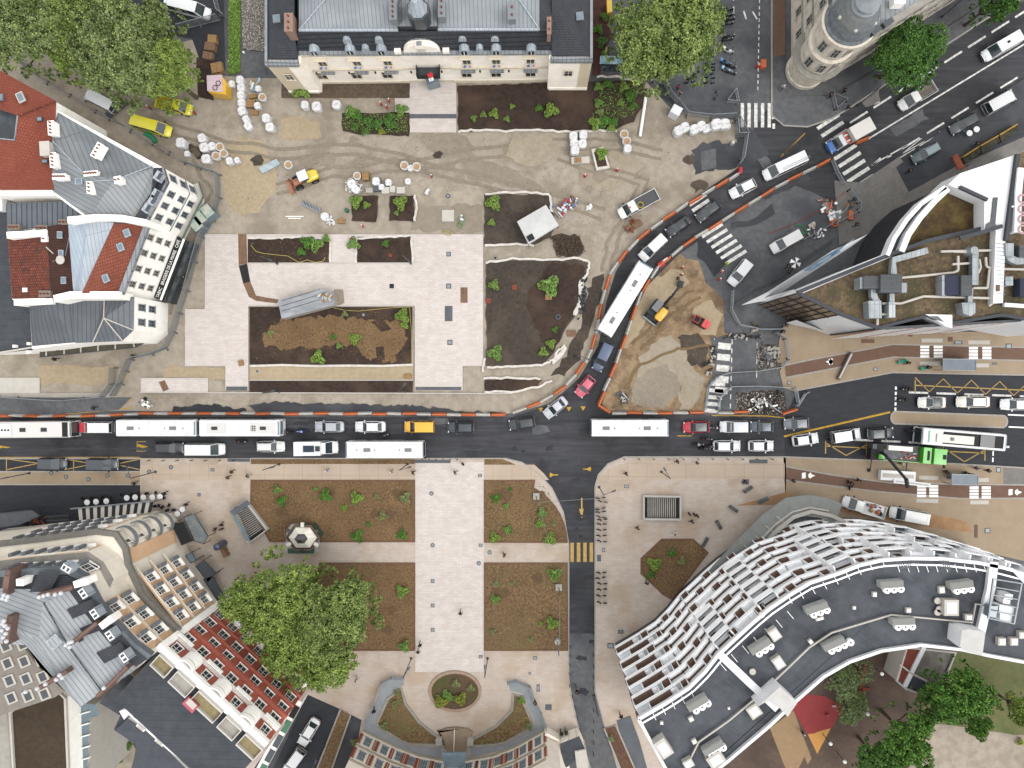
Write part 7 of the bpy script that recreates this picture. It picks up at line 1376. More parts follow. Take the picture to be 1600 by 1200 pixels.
mc = (Vector(a_)+Vector(b_))/2+nn*.62; fo.location = (mc.x,mc.y,2.78); fo.rotation_euler = (0,0,math.atan2(-dd.y,-dd.x)); s_ = (Vector(b_)-Vector(a_)).length*.86/max(1e-3,fo.dimensions.x or 12); fo.scale = (min(1.3,s_),1.15,1)
# --- dark zinc building below ---
t = bld('dark_roof_building','dark zinc hipped roof building with white end facade and glass canopy',[(46,476),(112,468),(160,464),(210,464),(209,517),(191,533),(118,536),(50,545)],9.5,render_w)
zk = mat('dark zinc b','#666b71','#70757b',scale=.5,rough=.5,metal=.12,big=.06,brick=(30,.65,'#454c55',.05,90,0,.03))
R(t,'roof',[(46,476,9.6),(76,470,11),(112,468,9.6),(118,535,9.6),(50,541,9.6)],mat('dark zinc c','#5d6268','#666b71',scale=.5,rough=.5,metal=.12,brick=(30,.65,'#40474f',.05,85,0,.03))); R(t,'roof',[(112,466,9.7),(163,464,9.7),(162,497,11.4),(145,535,9.7),(118,536,9.7)],zk); R(t,'roof',[(163,464,9.7),(210,464,9.7),(209,516,9.7),(162,497,11.4)],zk); R(t,'roof',[(162,497,11.4),(209,516,9.7),(191,533,9.7),(145,535,9.7)],zk)
for e_ in ((209,516,9.8),(191,532,9.8),(145,535,9.8),(163,465,9.8)): MB().tube([P3(162,497,11.5),P3(*e_)],.09,conc_l).obj('roof_ridge',t)
fa,fb = P(210,464,9.5),P(209,517,9.5); grid(t,fa,fb,(7.6,4.8),2,.9,1.7,P(150,500,9),fr=mat('grey shutter',''))
for k in range(5): MB().tube([P3(210,464,9),P3(212,470,9)],.02,steel).obj('bracket',t)
cp = [(62,545),(210,535),(222,527),(238,510),(244,516),(226,535),(212,543),(62,558)]; m_ = MB(); m_.prism(G(cp,3.2),3.05,3.2,mat('canopy glass','#5b5546','#474133',scale=2,rough=.3)); m_.obj('glass_canopy',t)
for a0,b0 in (((72,545),(72,557)),((100,543),(100,554)),((126,541),(126,552)),((153,539),(153,550)),((180,537),(180,547)),((208,536),(210,543)),((221,527),(226,535))): MB().strip(G([a0,b0],3.3),.18,3.2,3.32,conc_l).obj('canopy_beam',t)
MB().strip(G([(62,545),(210,535),(222,527),(238,510)],3.3),.2,3.2,3.34,conc_l).strip(G([(62,558),(212,543),(226,535),(244,516)],3.3),.12,3.2,3.34,steel_d).obj('canopy_rim',t)
m_ = MB(); m_.prism(G([(238,477),(251,477),(250,509),(237,508)],.8),.1,.8,mat('teal terrace floor','#5f9aa0','#a9c0bd',scale=1.2,contrast=2)); tag(m_.obj('café_terrace'),'small teal and white café terrace at the building end','terrace')
t = bld('flat_roof_building','black flat roofed building at the left edge',[(-60,300),(12,318),(12,368),(19,470),(48,476),(50,546),(0,550),(-60,552)],8.5,render_w,roof_bl,par=.15,pm=roof_bl)
MB().box((*P(4,318,9),9.1),(.8,2.4,1.0),panelw).box((*P(10,309,9),9.1),(1.4,.6,.8),panelw).obj('roof_vent',t); MB().strip(G([(0,551),(50,543)],8.7),.25,8.4,8.8,conc_l).obj('gutter',t)
for px,py in ((24,541),(46,537),(45,550)): MB().box((*P(px,py,8.9),8.9),(.4,.4,.6),render_w).obj('vent_pipe',t)
# --- corner tower building, top right ---
def tower_building():
    zc = 15.5; t = E('corner_tower_building','stone corner building with round grey domed tower, top right','building',(*P(1258,110,0),0)); c = P(1258,110,0); st_ = mat('old cream stone','#c9c2b4','#b8b0a2','#aaa294',scale=1.2,big=.1,bigscale=.3)
    bp = G([(1236,105),(1236,-80),(1640,-80),(1500,-4),(1288,128),(1262,128)],0); MB().prism(bp,0,zc,st_,st_).obj('wall',t)
    MB().face([(x,y,zc+.05) for x,y in ccw(bp)],zinc).obj('roof',t); MB().strip(bp,.9,zc-.8,zc+.2,stone_g,closed=True).obj('cornice',t); MB().strip(bp,.5,zc*.55,zc*.55+.3,stone_g,closed=True).strip(bp,.5,zc*.3,zc*.3+.3,stone_g,closed=True).obj('string_course',t)
    m_ = MB(); m_.lathe((*c,0),[(3.0,0),(3.0,.8),(2.85,.9),(2.85,4.6),(3.15,4.8),(3.15,5.0),(2.85,5.1),(2.85,9.4),(3.1,9.6),(3.3,9.8),(2.9,10),(2.9,13.8),(3.2,14.2),(3.7,14.8),(3.75,15.4),(3.4,15.5)],st_,32); m_.obj('tower',t)
    m_ = MB(); m_.lathe((*c,15.45),[(3.45,0),(3.45,.25),(3.2,.5),(3.1,1.2),(2.75,2.4),(2.1,3.5),(1.6,3.9)],mat('mossy dome','#7d8388','#686e72','#7d7f78',scale=2,contrast=1.5,bump=.5),32); m_.obj('dome',t)
    m_ = MB(); m_.lathe((*c,19.3),[(1.75,0),(1.75,.25),(1.5,.35),(1.45,.9),(1.6,1.0),(1.3,1.3),(.9,1.7),(.5,2.2),(.45,2.6),(.3,3.1),(.05,3.6)],mat('pale zinc','#9fa6aa','#8f969a',scale=1),24); m_.obj('lantern',t)
    for k in range(6): a = math.radians(k*60+200); MB().ball((c[0]+2.6*math.cos(a),c[1]+2.6*math.sin(a),17.9),.28,conc_l,8,5).obj('oculus',t)
    for z in (7.2,12.0): 
        for a in (-100,-60,-140): a_ = math.radians(a); window(t,c[0]+2.9*math.cos(a_),c[1]+2.9*math.sin(a_),z,a_-math.pi/2,.95,2.3,fr=conc_l,mull=1)
    for z in (7.4,): a_ = math.radians(-110); m_ = MB(); m_.lathe((*c,z-1.9),[(3.9,0),(3.9,.12),(2.8,.12)],stone_g,32); m_.obj('balcony',t)
    ci = P(1400,0,0); w0 = G([(1236,95),(1236,-60)],0); grid(t,w0[0],w0[1],(3.2,7.3,11.9),4,1.1,2.2,ci,fr=conc_l); w0 = G([(1300,121),(1490,2)],0); grid(t,w0[0],w0[1],(3.2,7.3,11.9),7,1.1,2.2,ci,fr=conc_l)
    MB().box((*P(1400,5,16),16.3),(1.4,1.1,1.4),render_w).obj('chimney',t); MB().strip(G([(1300,20),(1295,-60)],zc),.8,zc,zc+1.2,zinc).obj('mansard',t)
    for px,py in ((1385,38),(1366,50)): x,y = P(px,py,15.8); MB().box((x,y,16),(1.4,.7,.8),glass,rz=.6).obj('dormer',t)
tower_building()
# --- green roofed complex on the right ---
def complex_():
    z = 16; main = [(1246,457),(1390,398),(1450,376),(1556,352),(1556,476),(1700,480),(1700,516),(1600,498),(1566,492),(1480,506),(1455,492),(1372,512),(1315,491)]
    t = bld('green_roof_complex','pointed white complex with brown sedum roof, ducts and air units',main,z,panelw,groof)
    MB().strip(G([(1246,457),(1390,398),(1450,376),(1556,352)],z+.3),.5,z,z+.5,mat('dark coping','#4a4d52')).strip(G([(1372,512),(1315,491),(1246,457)],z+.3),.45,z,z+.4,mat('dark coping','')).strip(G([(1246,457),(1330,422),(1390,398)],z+.1),.7,z-.5,z+.3,panelw).strip(G([(1372,512),(1455,492),(1480,506),(1566,492),(1600,498),(1700,514)],z+.2),.4,z,z+.35,mat('dark coping','')).obj('parapet',t)
    w0 = G([(1246,457),(1315,491)],z); m_ = MB(); a,b = Vector(w0[0]),Vector(w0[1]); d = (b-a).normalized(); nn = Vector((d.y,-d.x)); nn = nn if nn.x < 0 else -nn; L = (b-a).length
    m_.prism([tuple(a+nn*.05),tuple(b-d*.2+nn*.05),tuple(b-d*.2+nn*.12),tuple(a+nn*.12)],.5,z-.5,mat('bronze glass','#6e5f4f','#8b7a66',scale=.4,contrast=2,rough=.2)); m_.obj('curtain_wall',t); m_ = MB()
    for k in range(7): p = a+d*(L*k/6*.97)+nn*.15; m_.box((p.x,p.y,z/2),(.12,.12,z-.6),black)
    for zz in (4,8,12): m_.strip([tuple(a+nn*.16),tuple(b+nn*.16)],.12,zz,zz+.12,black)
    m_.obj('mullions',t)
    # striped south facade fins
    fa,fb = P(1372,512,z),P(1600,499,z); 
    for k in range(22): u = k/21; x = fa[0]+(fb[0]-fa[0])*u; y = fa[1]+(fb[1]-fa[1])*u; MB().add([(x,y-.3,z-.3),(x+.45,y-.3,z-.3),(x-1.2,y-.9,3),(x-1.65,y-.9,3)],[[0,1,2,3]],panelw if k%6 else paint('#c4545a')).obj('facade_fin',t)
    MB().strip([(fa[0],fa[1]-.1),(fb[0],fb[1]-.1)],.3,1,z-.5,mat('facade shade glass','#3a3e44','#4b5057',scale=1,rough=.2)).obj('glazing',t)
    m_ = MB(); m_.prism(G([(1446,491),(1488,492),(1488,513),(1478,510),(1460,498)],z+.4),z-2,z+.4,panelw); m_.prism(G([(1449,494),(1466,494),(1476,503),(1460,499)],z+.5),z,z+.45,glass); m_.obj('terrace_notch',t)
    # upper part
    up = [(1482,289),(1538,312),(1537,360),(1412,390),(1428,350),(1450,318)]; MB().prism(G(up,z-1),0,z-1,groof_d,mat('dark cladding','#2e3033','#3a3c40',scale=1)).obj('lower_roof',t)
    wr = [(1500,271),(1589,241),(1571,376),(1567,473),(1552,474),(1556,360),(1538,360),(1538,313),(1482,288)]; MB().prism(G(wr,z+1.2),z-3,z+1.2,panelw).obj('white_roof',t)
    MB().strip(G([(1500,292),(1543,312)],z+1.5),.4,z+1.2,z+1.6,mat('dark coping','')).strip(G([(1500,372),(1538,362),(1566,353)],z+1.5),.5,z+1.2,z+1.6,mat('dark coping','')).strip(G([(1590,241),(1572,376)],z+1.5),.5,z+1.2,z+1.7,mat('dark coping','')).obj('coping',t)
    MB().prism(G([(1552,309),(1559,308),(1555,350),(1560,358),(1540,358),(1541,350),(1548,346)],z+1.3),z+1.2,z+1.35,glass).obj('slot_window',t); MB().prism(G([(1557,445),(1562,445),(1562,455),(1557,455)],z+1.3),z+1.2,z+1.35,brownp).obj('roof_hatch',t)
    m_ = MB(); [m_.strip(G([(1557,380+k*6),(1571,382+k*6)],z+1.25),.06,z+1.2,z+1.26,steel) for k in range(14)]; m_.obj('panel_joints',t)
    rt = [(1590,241),(1700,190),(1700,480),(1567,474),(1571,376)]; MB().prism(G(rt,z),0,z,groof,panelw).obj('roof',t)
    for k,pth in enumerate(([(1387,399),(1398,372),(1418,342),(1440,318),(1466,300),(1478,292)],[(1409,393),(1420,366),(1438,340),(1460,315),(1482,294)])): MB().strip(G(pth,z+.6),.75 if k else .55,z-.9,z+.6,panelw).obj('curved_wall',t)
    MB().strip(G([(1397,396),(1409,368),(1428,340),(1450,316),(1470,300)],z-.5),.9,z-1.3,z-.5,steel_d).obj('gutter',t)
    # pointed canopy wings
    m_ = MB(); m_.add([P3(1158,477,6),P3(1200,456,9),P3(1300,392,13),P3(1356,366,14),P3(1332,384,12),P3(1204,468,6)],[[0,1,2,3,4,5]],panelw); m_.obj('canopy_wing',t); m_ = MB(); m_.add([P3(1256,423,11.9),P3(1300,396,13),P3(1336,372,13.9),P3(1326,384,12.6),P3(1268,423,11.2)],[[0,1,2,3,4]],mat('blue panel','#5f8fb8','#a9c3d6',scale=.6,contrast=2)); o = m_.obj('blue_panel',t)
    m_ = MB(); m_.add([P3(1166,474,3),P3(1240,452,13),P3(1246,457,15),P3(1200,470,6)],[[0,1,2,3]],panelw); m_.add([P3(1226,505,.3),P3(1244,500,8),P3(1296,520,.3)],[[0,1,2]],panelw); m_.obj('canopy_wing',t)
    # plant on the roof
    ac = mat('dark unit','#55585b','#606366',scale=2,brick=(30,.2,'#44474a',.02,0,0)); acb = mat('navy unit','#33384a'); duct = mat('duct metal','#a9b0b4','#9aa1a5','#b8bec1',scale=1.5,metal=.2,rough=.5,brick=(.6,3,'#858c90',.04,0,0))
    for pts,h,mt in (([(1349,431),(1376,431),(1376,451),(1349,451)],2.0,ac),([(1376,429),(1409,429),(1409,457),(1376,457)],2.4,ac),([(1477,430),(1502,430),(1502,461),(1477,461)],1.6,acb),([(1502,430),(1519,430),(1519,462),(1502,462)],1.9,ac)): rbox(t,'air_unit',pts,z,h,mt); 
    for pts,h in (([(1344,433),(1350,433),(1350,451),(1344,451)],1.8),([(1408,442),(1417,442),(1417,457),(1408,457)],1.2),([(1357,470),(1377,470),(1378,497),(1358,497)],1.6),([(1389,472),(1399,472),(1399,496),(1389,496)],1.4),([(1503,473),(1524,473),(1524,489),(1517,494),(1505,490)],1.5),([(1472,430),(1478,430),(1478,462),(1472,462)],1.5),([(1571,380),(1584,380),(1584,400),(1572,400)],1.5),([(1571,432),(1583,432),(1583,446),(1571,446)],1.2)): rbox(t,'duct_box',pts,z,h,duct)
    for pth,w_ in (([(1397,428),(1397,406),(1450,391)],.8),([(1366,450),(1366,462),(1371,472)],.8),([(1394,458),(1394,474)],.6),([(1524,390),(1524,445)],.8),([(1517,450),(1516,474)],.6),([(1600,407),(1590,408),(1580,404),(1575,395)],.9)): MB().strip(G(pth,z+1.2),w_,z+.4,z+1.2,duct).obj('duct',t)
    for pth in ([(1409,434),(1490,426),(1497,423),(1497,400)],[(1378,474),(1408,474),(1443,463),(1550,466),(1553,425)],[(1490,393),(1520,394)],[(1520,450),(1543,450),(1546,421)],[(1540,402),(1541,416),(1550,420),(1600,421)],[(1530,405),(1532,418),(1528,427)],[(1371,497),(1371,508)],[(1371,491),(1388,491)],[(1470,393),(1555,391)],[(1488,413),(1520,411)],[(1545,478),(1556,470)]): MB().tube([P3(a,b,z+.6) for a,b in pth],.16,conc_l,8).obj('pipe',t)
    x,y = P(1523,391,z+1.4); MB().cyl((x,y,z),.7,1.4,duct,14,.5).obj('cowl',t)
    MB().strip(G([(1570,476),(1600,478),(1700,480)],z+.5),.5,z,z+.5,panelw).obj('coping',t)
    m_ = MB(); m_.strip(G([(1596,262),(1592,300),(1590,362)],z+2),.8,z+.3,z+2,panelw).strip(G([(1583,322),(1594,322)],z+2),.2,z+1.6,z+1.8,white).strip(G([(1585,361),(1600,362)],z+2),.2,z+1.6,z+1.8,white).obj('roof_sign_frame',t)
    for k in range(4): x,y = P(1599,310+k*16,z+2.2); MB().lathe((x,y,z+2),[(.5,0),(.62,.08),(.5,.16),(.38,.08),(.5,0)],paint('#b78f98'),14).obj('sign_ring',t)
    rbox(t,'air_unit',[(1594,435),(1610,435),(1610,463),(1594,463)],z,1.4,acb); rbox(t,'air_unit',[(1593,383),(1605,383),(1605,402),(1593,402)],z,1.4,ac)
complex_()
m_ = MB(); m_.prism(G([(1488,244),(1496,240),(1508,262),(1497,265)],2.5),2.2,2.5,mat('rust awning','#8c4a36','#a35c45',scale=1.5)); [m_.box((*P(x,y,1),1.1),(.1,.1,2.2),steel_d) for x,y in ((1490,245),(1506,262))]; tag(m_.obj('awning'),'rust red awning at the foot of the complex','awning')
for k,(x0,y0,x1,y1) in enumerate(((1505,252,1530,236),(1532,235,1560,219),(1562,218,1590,201))): m_ = MB(); m_.prism(G([(x0,y0-6),(x1,y1-6),(x1+4,y1+2),(x0+4,y0+4)],1.2),.2,1.1,mat('dark planter','#33332b','#4c4936',scale=2,contrast=2)); m_.strip(G([(x0,y0-7),(x1,y1-7)],1.3),.15,.2,1.35,yel); o = tag(m_.obj('terrace_planter'),None,'planter','terrace planters'); auto(o,'dark terrace planter with yellow edge',x0,y0)
# --- curved white building ---
def curved():
    z = 24; zb = 3.4
    outer = [(997,1121),(1040,1096),(1075,1073),(1100,1048),(1122,1020),(1150,994),(1175,971),(1200,950),(1232,928),(1264,909),(1307,895),(1340,882),(1375,874),(1420,871),(1470,872),(1525,878),(1562,885),(1600,895),(1700,925)]
    inner = [(1700,1058),(1600,1033),(1540,1022),(1500,1013),(1437,1006),(1375,1015),(1325,1032),(1285,1055),(1245,1090),(1200,1132),(1135,1187),(1090,1222),(1060,1240)]
    O = G(outer,z); I = G(inner,z); left = G([(1062,1240),(1042,1203)],z)
    t = E('curved_building','large curved white apartment building with dark flat roof and brown panelled balconies','building',(O[0][0],O[0][1],0))
    _c = [Vector(p) for p in O]; _n = []
    for i in range(len(_c)): q = (_c[min(i+1,len(_c)-1)]-_c[max(i-1,0)]).normalized(); _n.append(tuple(_c[i]-Vector((-q.y,q.x))*1.25))
    rcv = mat('curved roof felt','#4f5359','#5b5f65','#464a50',scale=.7,big=.2,bigscale=.12,brick=(10,1.0,'#5e6268',.02,35,0,.04)); MB().prism(O+I+left[:1],z-.4,z,rcv,panelw).obj('roof',t); MB().prism(_n+I+left[:1],zb,z-.4,roof_bl,panelw).obj('wall',t); MB().strip(O,.4,z,z+.5,panelw).strip([O[0]]+left[::-1],.35,z,z+.5,panelw).strip(I,.35,z,z+.5,panelw).obj('parapet',t); MB().prism(O+I+left[:1],0.2,zb,glass_b,glass).obj('ground_floor',t)
    # resample the facade line
    pts = [Vector(p) for p in O]; ds = [0]
    for i in range(len(pts)-1): ds.append(ds[-1]+(pts[i+1]-pts[i]).length)
    T = ds[-1]; pts = [Vector(p) for p in _n]
    ds = [0]
    for i in range(len(pts)-1): ds.append(ds[-1]+(pts[i+1]-pts[i]).length)
    T = ds[-1]
    def at(d):
        for i in range(len(pts)-1):
            if d <= ds[i+1] or i == len(pts)-2:
                q = (pts[i+1]-pts[i]).normalized(); n_ = Vector((-q.y,q.x)); return pts[i]+q*(d-ds[i]), q, n_
    N_ = at(5)[2]; sg = 1 if N_.y > 0 else -1
    fl = 8; fh = (z-zb)/fl
    deckm = mat('brown deck','#82695a','#74594c',scale=2,brick=(.15,3,'#5f4a3e',.02,0,0)); rail = mat('white rail','#fafbfc','#f1f3f4',scale=1,rough=.5); shade = mat('pale loggia','#e6ebee','#dbe0e3',scale=1)
    per = 4.4; n = int(T/per); rest = MB(); made = 0
    SF = lambda p,n_,k: .018*abs(p.x*n_.x+p.y*n_.y)*(1-k/fl)
    for kk in range(fl+1):
        zz = zb+fh*kk if kk < fl else z-.25; path = []; path2 = []; m2 = int(T/1.1)
        for i in range(m2+1): p,q,n_ = at(min(T-.01,i*T/m2)); dp = (1.25 if kk < fl else .5)+SF(p,n_,kk); path.append(tuple(p+n_*sg*(dp-.1))); path2.append(tuple(p+n_*sg*dp/2))
        MB().strip(path2,1.25 if kk < fl else .5,zz-.12,zz+.1,shade).obj('balcony_slab',t)
        MB().strip(path,.2,zz-.15,zz+.32,rail).obj('balcony_band',t)
    cells = [(k,i,(i+.5)*per+(per/2 if k%2 else 0),zb+fh*k) for k in range(fl) for i in range(n)]
    cells.sort(key=lambda c: (0 if c[1] < n*.82 else 1, abs(c[1]-n*.42)))
    for k,i,d0,zz in cells:
        m_ = MB()
        def bx(u,v,w0,d0_,h0,z0,mt):
            p,q,n_ = at(min(T-.1,max(0,d0+u))); f = n_*sg; off = SF(p,n_,k) if v > .4 else 0; c = p+f*(v+off); m_.box((c.x,c.y,z0+h0/2),(w0,d0_,h0),mt,rz=math.atan2(q.y,q.x))
        if i == 0: bx(-.9,.62,3.0,.85,.8,zz+.12,deckm); bx(1.5,.6,.08,1.2,fh-.1,zz,rail); bx(-2.5,.6,.08,1.2,fh-.1,zz,rail); bx(.9,.62,.9,.6,.6,zz+.1,rail)
        else:
            bx(-1.6,.6,1.15,1.0,.95,zz+.12,deckm)
            for u in (-.45,.55,1.55): bx(u,.98,1.02,.16,.6,zz+.1,rail); bx(u,.76,1.02,.24,.66,zz+.12,deckm if (i+k)%5 else rail); bx(u,.5,1.02,.3,.7,zz+.1,rail)
            if (i*3+k)%7 == 0: bx(.6,.35,1.6,.3,.9,zz+.1,random.choice([steel_d,glass_b,conc_l,black]))
            bx(-2.18,.6,.08,1.2,fh-.1,zz,rail); bx(-1.05,.6,.08,1.2,fh-.1,zz,rail)
        bx(.3,.05,2.4,.06,fh*.6,zz+.3,glass_b)
        if made < 100: m_.obj('balcony',t); made += 1
        else:
            k0 = len(rest.v); rest.v += m_.v
            for f_,mi in zip(m_.f,m_.mi): rest.f.append([k0+j for j in f_]); rest.mi.append(rest.m(m_.ms[mi]))
    o = rest.obj('balcony',t); o['kind'] = 'stuff'
    # open winter gardens: three bays of white boxes standing out of the facade
    def tower_bay(d0, ks, w_=2.6, dpt=1.9):
        for k in ks:
            p,q,n_ = at(d0); f = n_*sg; zz = zb+fh*k; ang = math.atan2(q.y,q.x); m_ = MB(); p = p+f*SF(p,n_,k)
            for s_ in (-1,1): c = p+q*(s_*w_/2)+f*dpt/2; m_.box((c.x,c.y,zz+fh*.45),(.14,dpt,fh*.9),rail,rz=ang)
            c = p+f*dpt; m_.box((c.x,c.y,zz+.6),(w_,.12,1.2),rail,rz=ang); c = p+f*dpt/2; m_.box((c.x,c.y,zz+.05),(w_,dpt,.1),random.choice([glass_b,shade,deckm,conc_l]),rz=ang); m_.obj('winter_garden',t)
    LT = lambda px: min(range(200),key=lambda j: abs(( lambda w_: w_)(at(T*j/200)[0].x)-P(px,900,z)[0]))*T/200
    for px,ks in ((1148,(4,5,6,7)),(1215,(2,3,4,5,6,7)),(1330,(3,4,5,6,7)),(1350,(1,2,3,4)),(1408,(5,6,7)),(1475,(6,7)),(1500,(2,4,6)),(1530,(3,5,7)),(1560,(4,6,7)),(1585,(5,7))): tower_bay(LT(px),ks)
    # left end wall panels
    for k in range(fl):
        zz = zb+fh*k; a,b = Vector(O[0]),Vector(left[1]); 
        for j in range(3): c = a.lerp(b,.12+.3*j)+ (Vector((-1,-.3))*.1); MB().box((c.x,c.y,zz+fh/2),(.2,1.3,fh*.6),deckm,rz=math.atan2(b.y-a.y,b.x-a.x)+math.pi/2).obj('end_panel',t)
    # roof details
    zr = z+.05
    MB().strip(G([(1122,1020),(1170,1066),(1215,1108)],z+.4),.9,z,z+.45,panelw).obj('roof_divider',t); MB().strip(G([(1553,878),(1548,920),(1532,990)],z+.4),1.0,z,z+.5,panelw).obj('roof_divider',t)
    MB().strip(G([(1076,1192),(1092,1160),(1140,1126),(1190,1084),(1265,1012),(1300,989),(1393,961),(1520,973),(1525,944),(1552,948)],z+.5),.16,z+.3,z+.5,conc_l).obj('cable_tray',t)
    for px,py,a,n_ in ((1090,1099,32,3),(1188,1010,33,3),(1276,950,20,3),(1393,913,5,3),(1502,914,8,3),(1411,971,3,3),(1303,1006,25,4),(1114,1168,32,3)):
        x,y = P(px,py,z+1); an = math.radians(a); m_ = MB().box((x,y,z+.6),(2.7,.8,1.1),mat('unit grey','#b9bab6','#a9aaa6',scale=2),rz=an).box((x,y,z+1.17),(2.6,.7,.05),mat('unit lid','#8f908c'),rz=an); o = m_.obj('air_unit',t)
        for k in range(n_): u = -.9+.82*k+.3; MB().cyl((x+u*math.cos(an)+.65*math.sin(an),y+u*math.sin(an)-.65*math.cos(an),z+.6),.42,.5,mat('fan drum white rail','#e9eae8','#dcddd9',scale=2),14).cyl((x+u*math.cos(an)+.65*math.sin(an),y+u*math.sin(an)-.65*math.cos(an),z+1.1),.12,.03,steel_d,8).obj('fan_drum',o)
    for px,py,w_,d_,a,h in ((1217,1036,1.2,1.5,35,.8),(1179,1112,1.5,1.5,35,.8),(1211,992,1.2,1.4,35,.9),(1487,950,1.7,1.9,0,1.0),(1367,929,.5,.6,0,.4),(1420,954,.6,.6,0,.4),(1335,950,.4,.4,0,.3),(1293,952,.4,.5,0,.3),(1472,922,.7,.8,5,.4),(1267,1003,.5,.6,40,.4),(1281,967,1.0,.4,15,.3),(1514,965,.9,.7,0,.5),(1034,1130,.4,.4,0,.3),(1139,1107,.3,.3,0,.3),(1080,1124,.6,.6,30,.4),(1085,1159,.6,.6,30,.4),(1566,1003,.9,.9,0,.6),(1585,1003,.9,.9,0,.6),(1598,993,.8,.8,0,.6),(1119,1188,2.0,1.5,35,1.2),(1037,1170,1.5,2.2,35,1.4),(1076,1194,1.2,1.0,30,.8)):
        x,y = P(px,py,z+h); MB().box((x,y,z+h/2),(w_,d_,h),conc_l,rz=math.radians(a)).box((x,y,z+h+.03),(w_*.7,d_*.7,.05),panelw,rz=math.radians(a)).obj('roof_vent',t)
    for px,py in ((1191,962),(1177,1051),(1470,953),(1467,940),(1467,958)): x,y = P(px,py,z+.6); MB().cyl((x,y,z+.3),.42,.12,conc_l,14,.38).cyl((x,y,z),.08,.3,steel,6).obj('roof_cowl',t)
    for px,py,dx,dy in [(1125+q*17.5,1036-q*13.5,10,12) for q in range(0,7)]+[(1020+q*15,1114-q*8.5,5,11) for q in range(5)]+[(1232+q*18,932-q*7.5,6,11) for q in range(9)]+[(1402+q*15,882,4,12) for q in range(10)]: MB().strip(G([(px,py),(px+dx,py+dy)],z+.12),.07,z+.04,z+.12,white).obj('roof_strut',t)
    for pts,h in (([(1184,1104),(1219,1073),(1246,1098),(1231,1120),(1205,1092)],2.6),([(1503,985),(1513,983),(1540,988),(1535,1025),(1510,1018),(1500,1010)],2.6)): rbox(t,'stair_head',pts,z,h,mat('stair head cladding','#d5d3cf','#c9c7c3',scale=1),panelw)
    m_ = MB(); gp = G([(1553,905),(1597,912),(1585,975),(1545,966)],z+2); m_.strip(gp,.2,z+1.8,z+2,steel,closed=True)
    for k in range(6): u = k/5; a,b = Vector(gp[0]).lerp(Vector(gp[3]),u),Vector(gp[1]).lerp(Vector(gp[2]),u); m_.strip([tuple(a),tuple(b)],.1,z+1.8,z+1.95,steel)
    m_.obj('plant_frame',t)
    for pts in ([(1570,928),(1583,929),(1582,937),(1569,936)],[(1568,936),(1579,938),(1578,944),(1567,943)],[(1562,945),(1585,948),(1583,960),(1561,957)],[(1563,958),(1582,961),(1580,974),(1562,970)],[(1548,947),(1560,947),(1556,966),(1545,964)]): rbox(t,'air_unit',pts,z,1.6,panelw if pts[0][0]>1560 else glass_b)
    m_ = MB()
    for k in range(3): m_.tube([P3(1400+k*3,878,z+.5),P3(1410+k*5,888,z+1.5),P3(1420+k*2,880,z+2)],.05,steel)
    m_.obj('antenna',t); m_ = MB(); [m_.tube([P3(1470+k*4,876,z+.5),P3(1478+k*2,890,z+1.8)],.05,steel) for k in range(4)]; m_.obj('antenna',t)
    MB().add([P3(1579,890,z+.4),P3(1600,893,z+1.2),P3(1640,905,z+.5),P3(1600,912,z+.3)],[[0,1,2,3]],bagm).obj('tarpaulin',t)
    # low glazed canopy at the foot
    co = [(1097,880-8+30),(1130,865),(1160,838),(1195,808),(1225,788),(1245,782),(1290,786),(1335,800),(1380,822)]; zc = 4.2; ca = G([(1105,920),(1140,882),(1170,850),(1205,815),(1235,793),(1262,790),(1285,793),(1310,803)],zc)
    MB().strip(ca,3.2,zc-.3,zc,mat('canopy slab','#8d908c','#999c98',scale=1)).obj('canopy',t); MB().strip(G([(1119,934),(1155,893),(1185,861),(1215,828),(1240,808),(1268,799),(1300,806),(1330,820)],zc+.2),.55,zc-.1,zc+.3,conc_l).strip(G([(1112,927),(1147,887),(1178,855),(1210,821),(1238,800),(1265,793),(1295,798)],zc+.2),.2,zc-.1,zc+.25,conc_l).obj('canopy_beam',t)
    MB().prism(G([(1119,934),(1185,861),(1240,808),(1268,799),(1310,808),(1340,830),(1310,900),(1130,960)],3.3),.2,3.3,roof_gr).obj('podium_roof',t)
    for k in range(9): a,b = ((1098,908),(1122,935)); px = 1105+k*17; py = 920-k*15; MB().strip(G([(px-10,py-8),(px+10,py+8)],zc+.1),.15,zc,zc+.12,conc_l).obj('canopy_joint',t) if k < 8 else None
curved()
m_ = MB(); m_.prism(G([(1182,785),(1199,775),(1202,781),(1187,789)],2.2),2.0,2.2,glass); tag(m_.obj('dark_awning'),'dark awning by the ochre stained paving','awning')
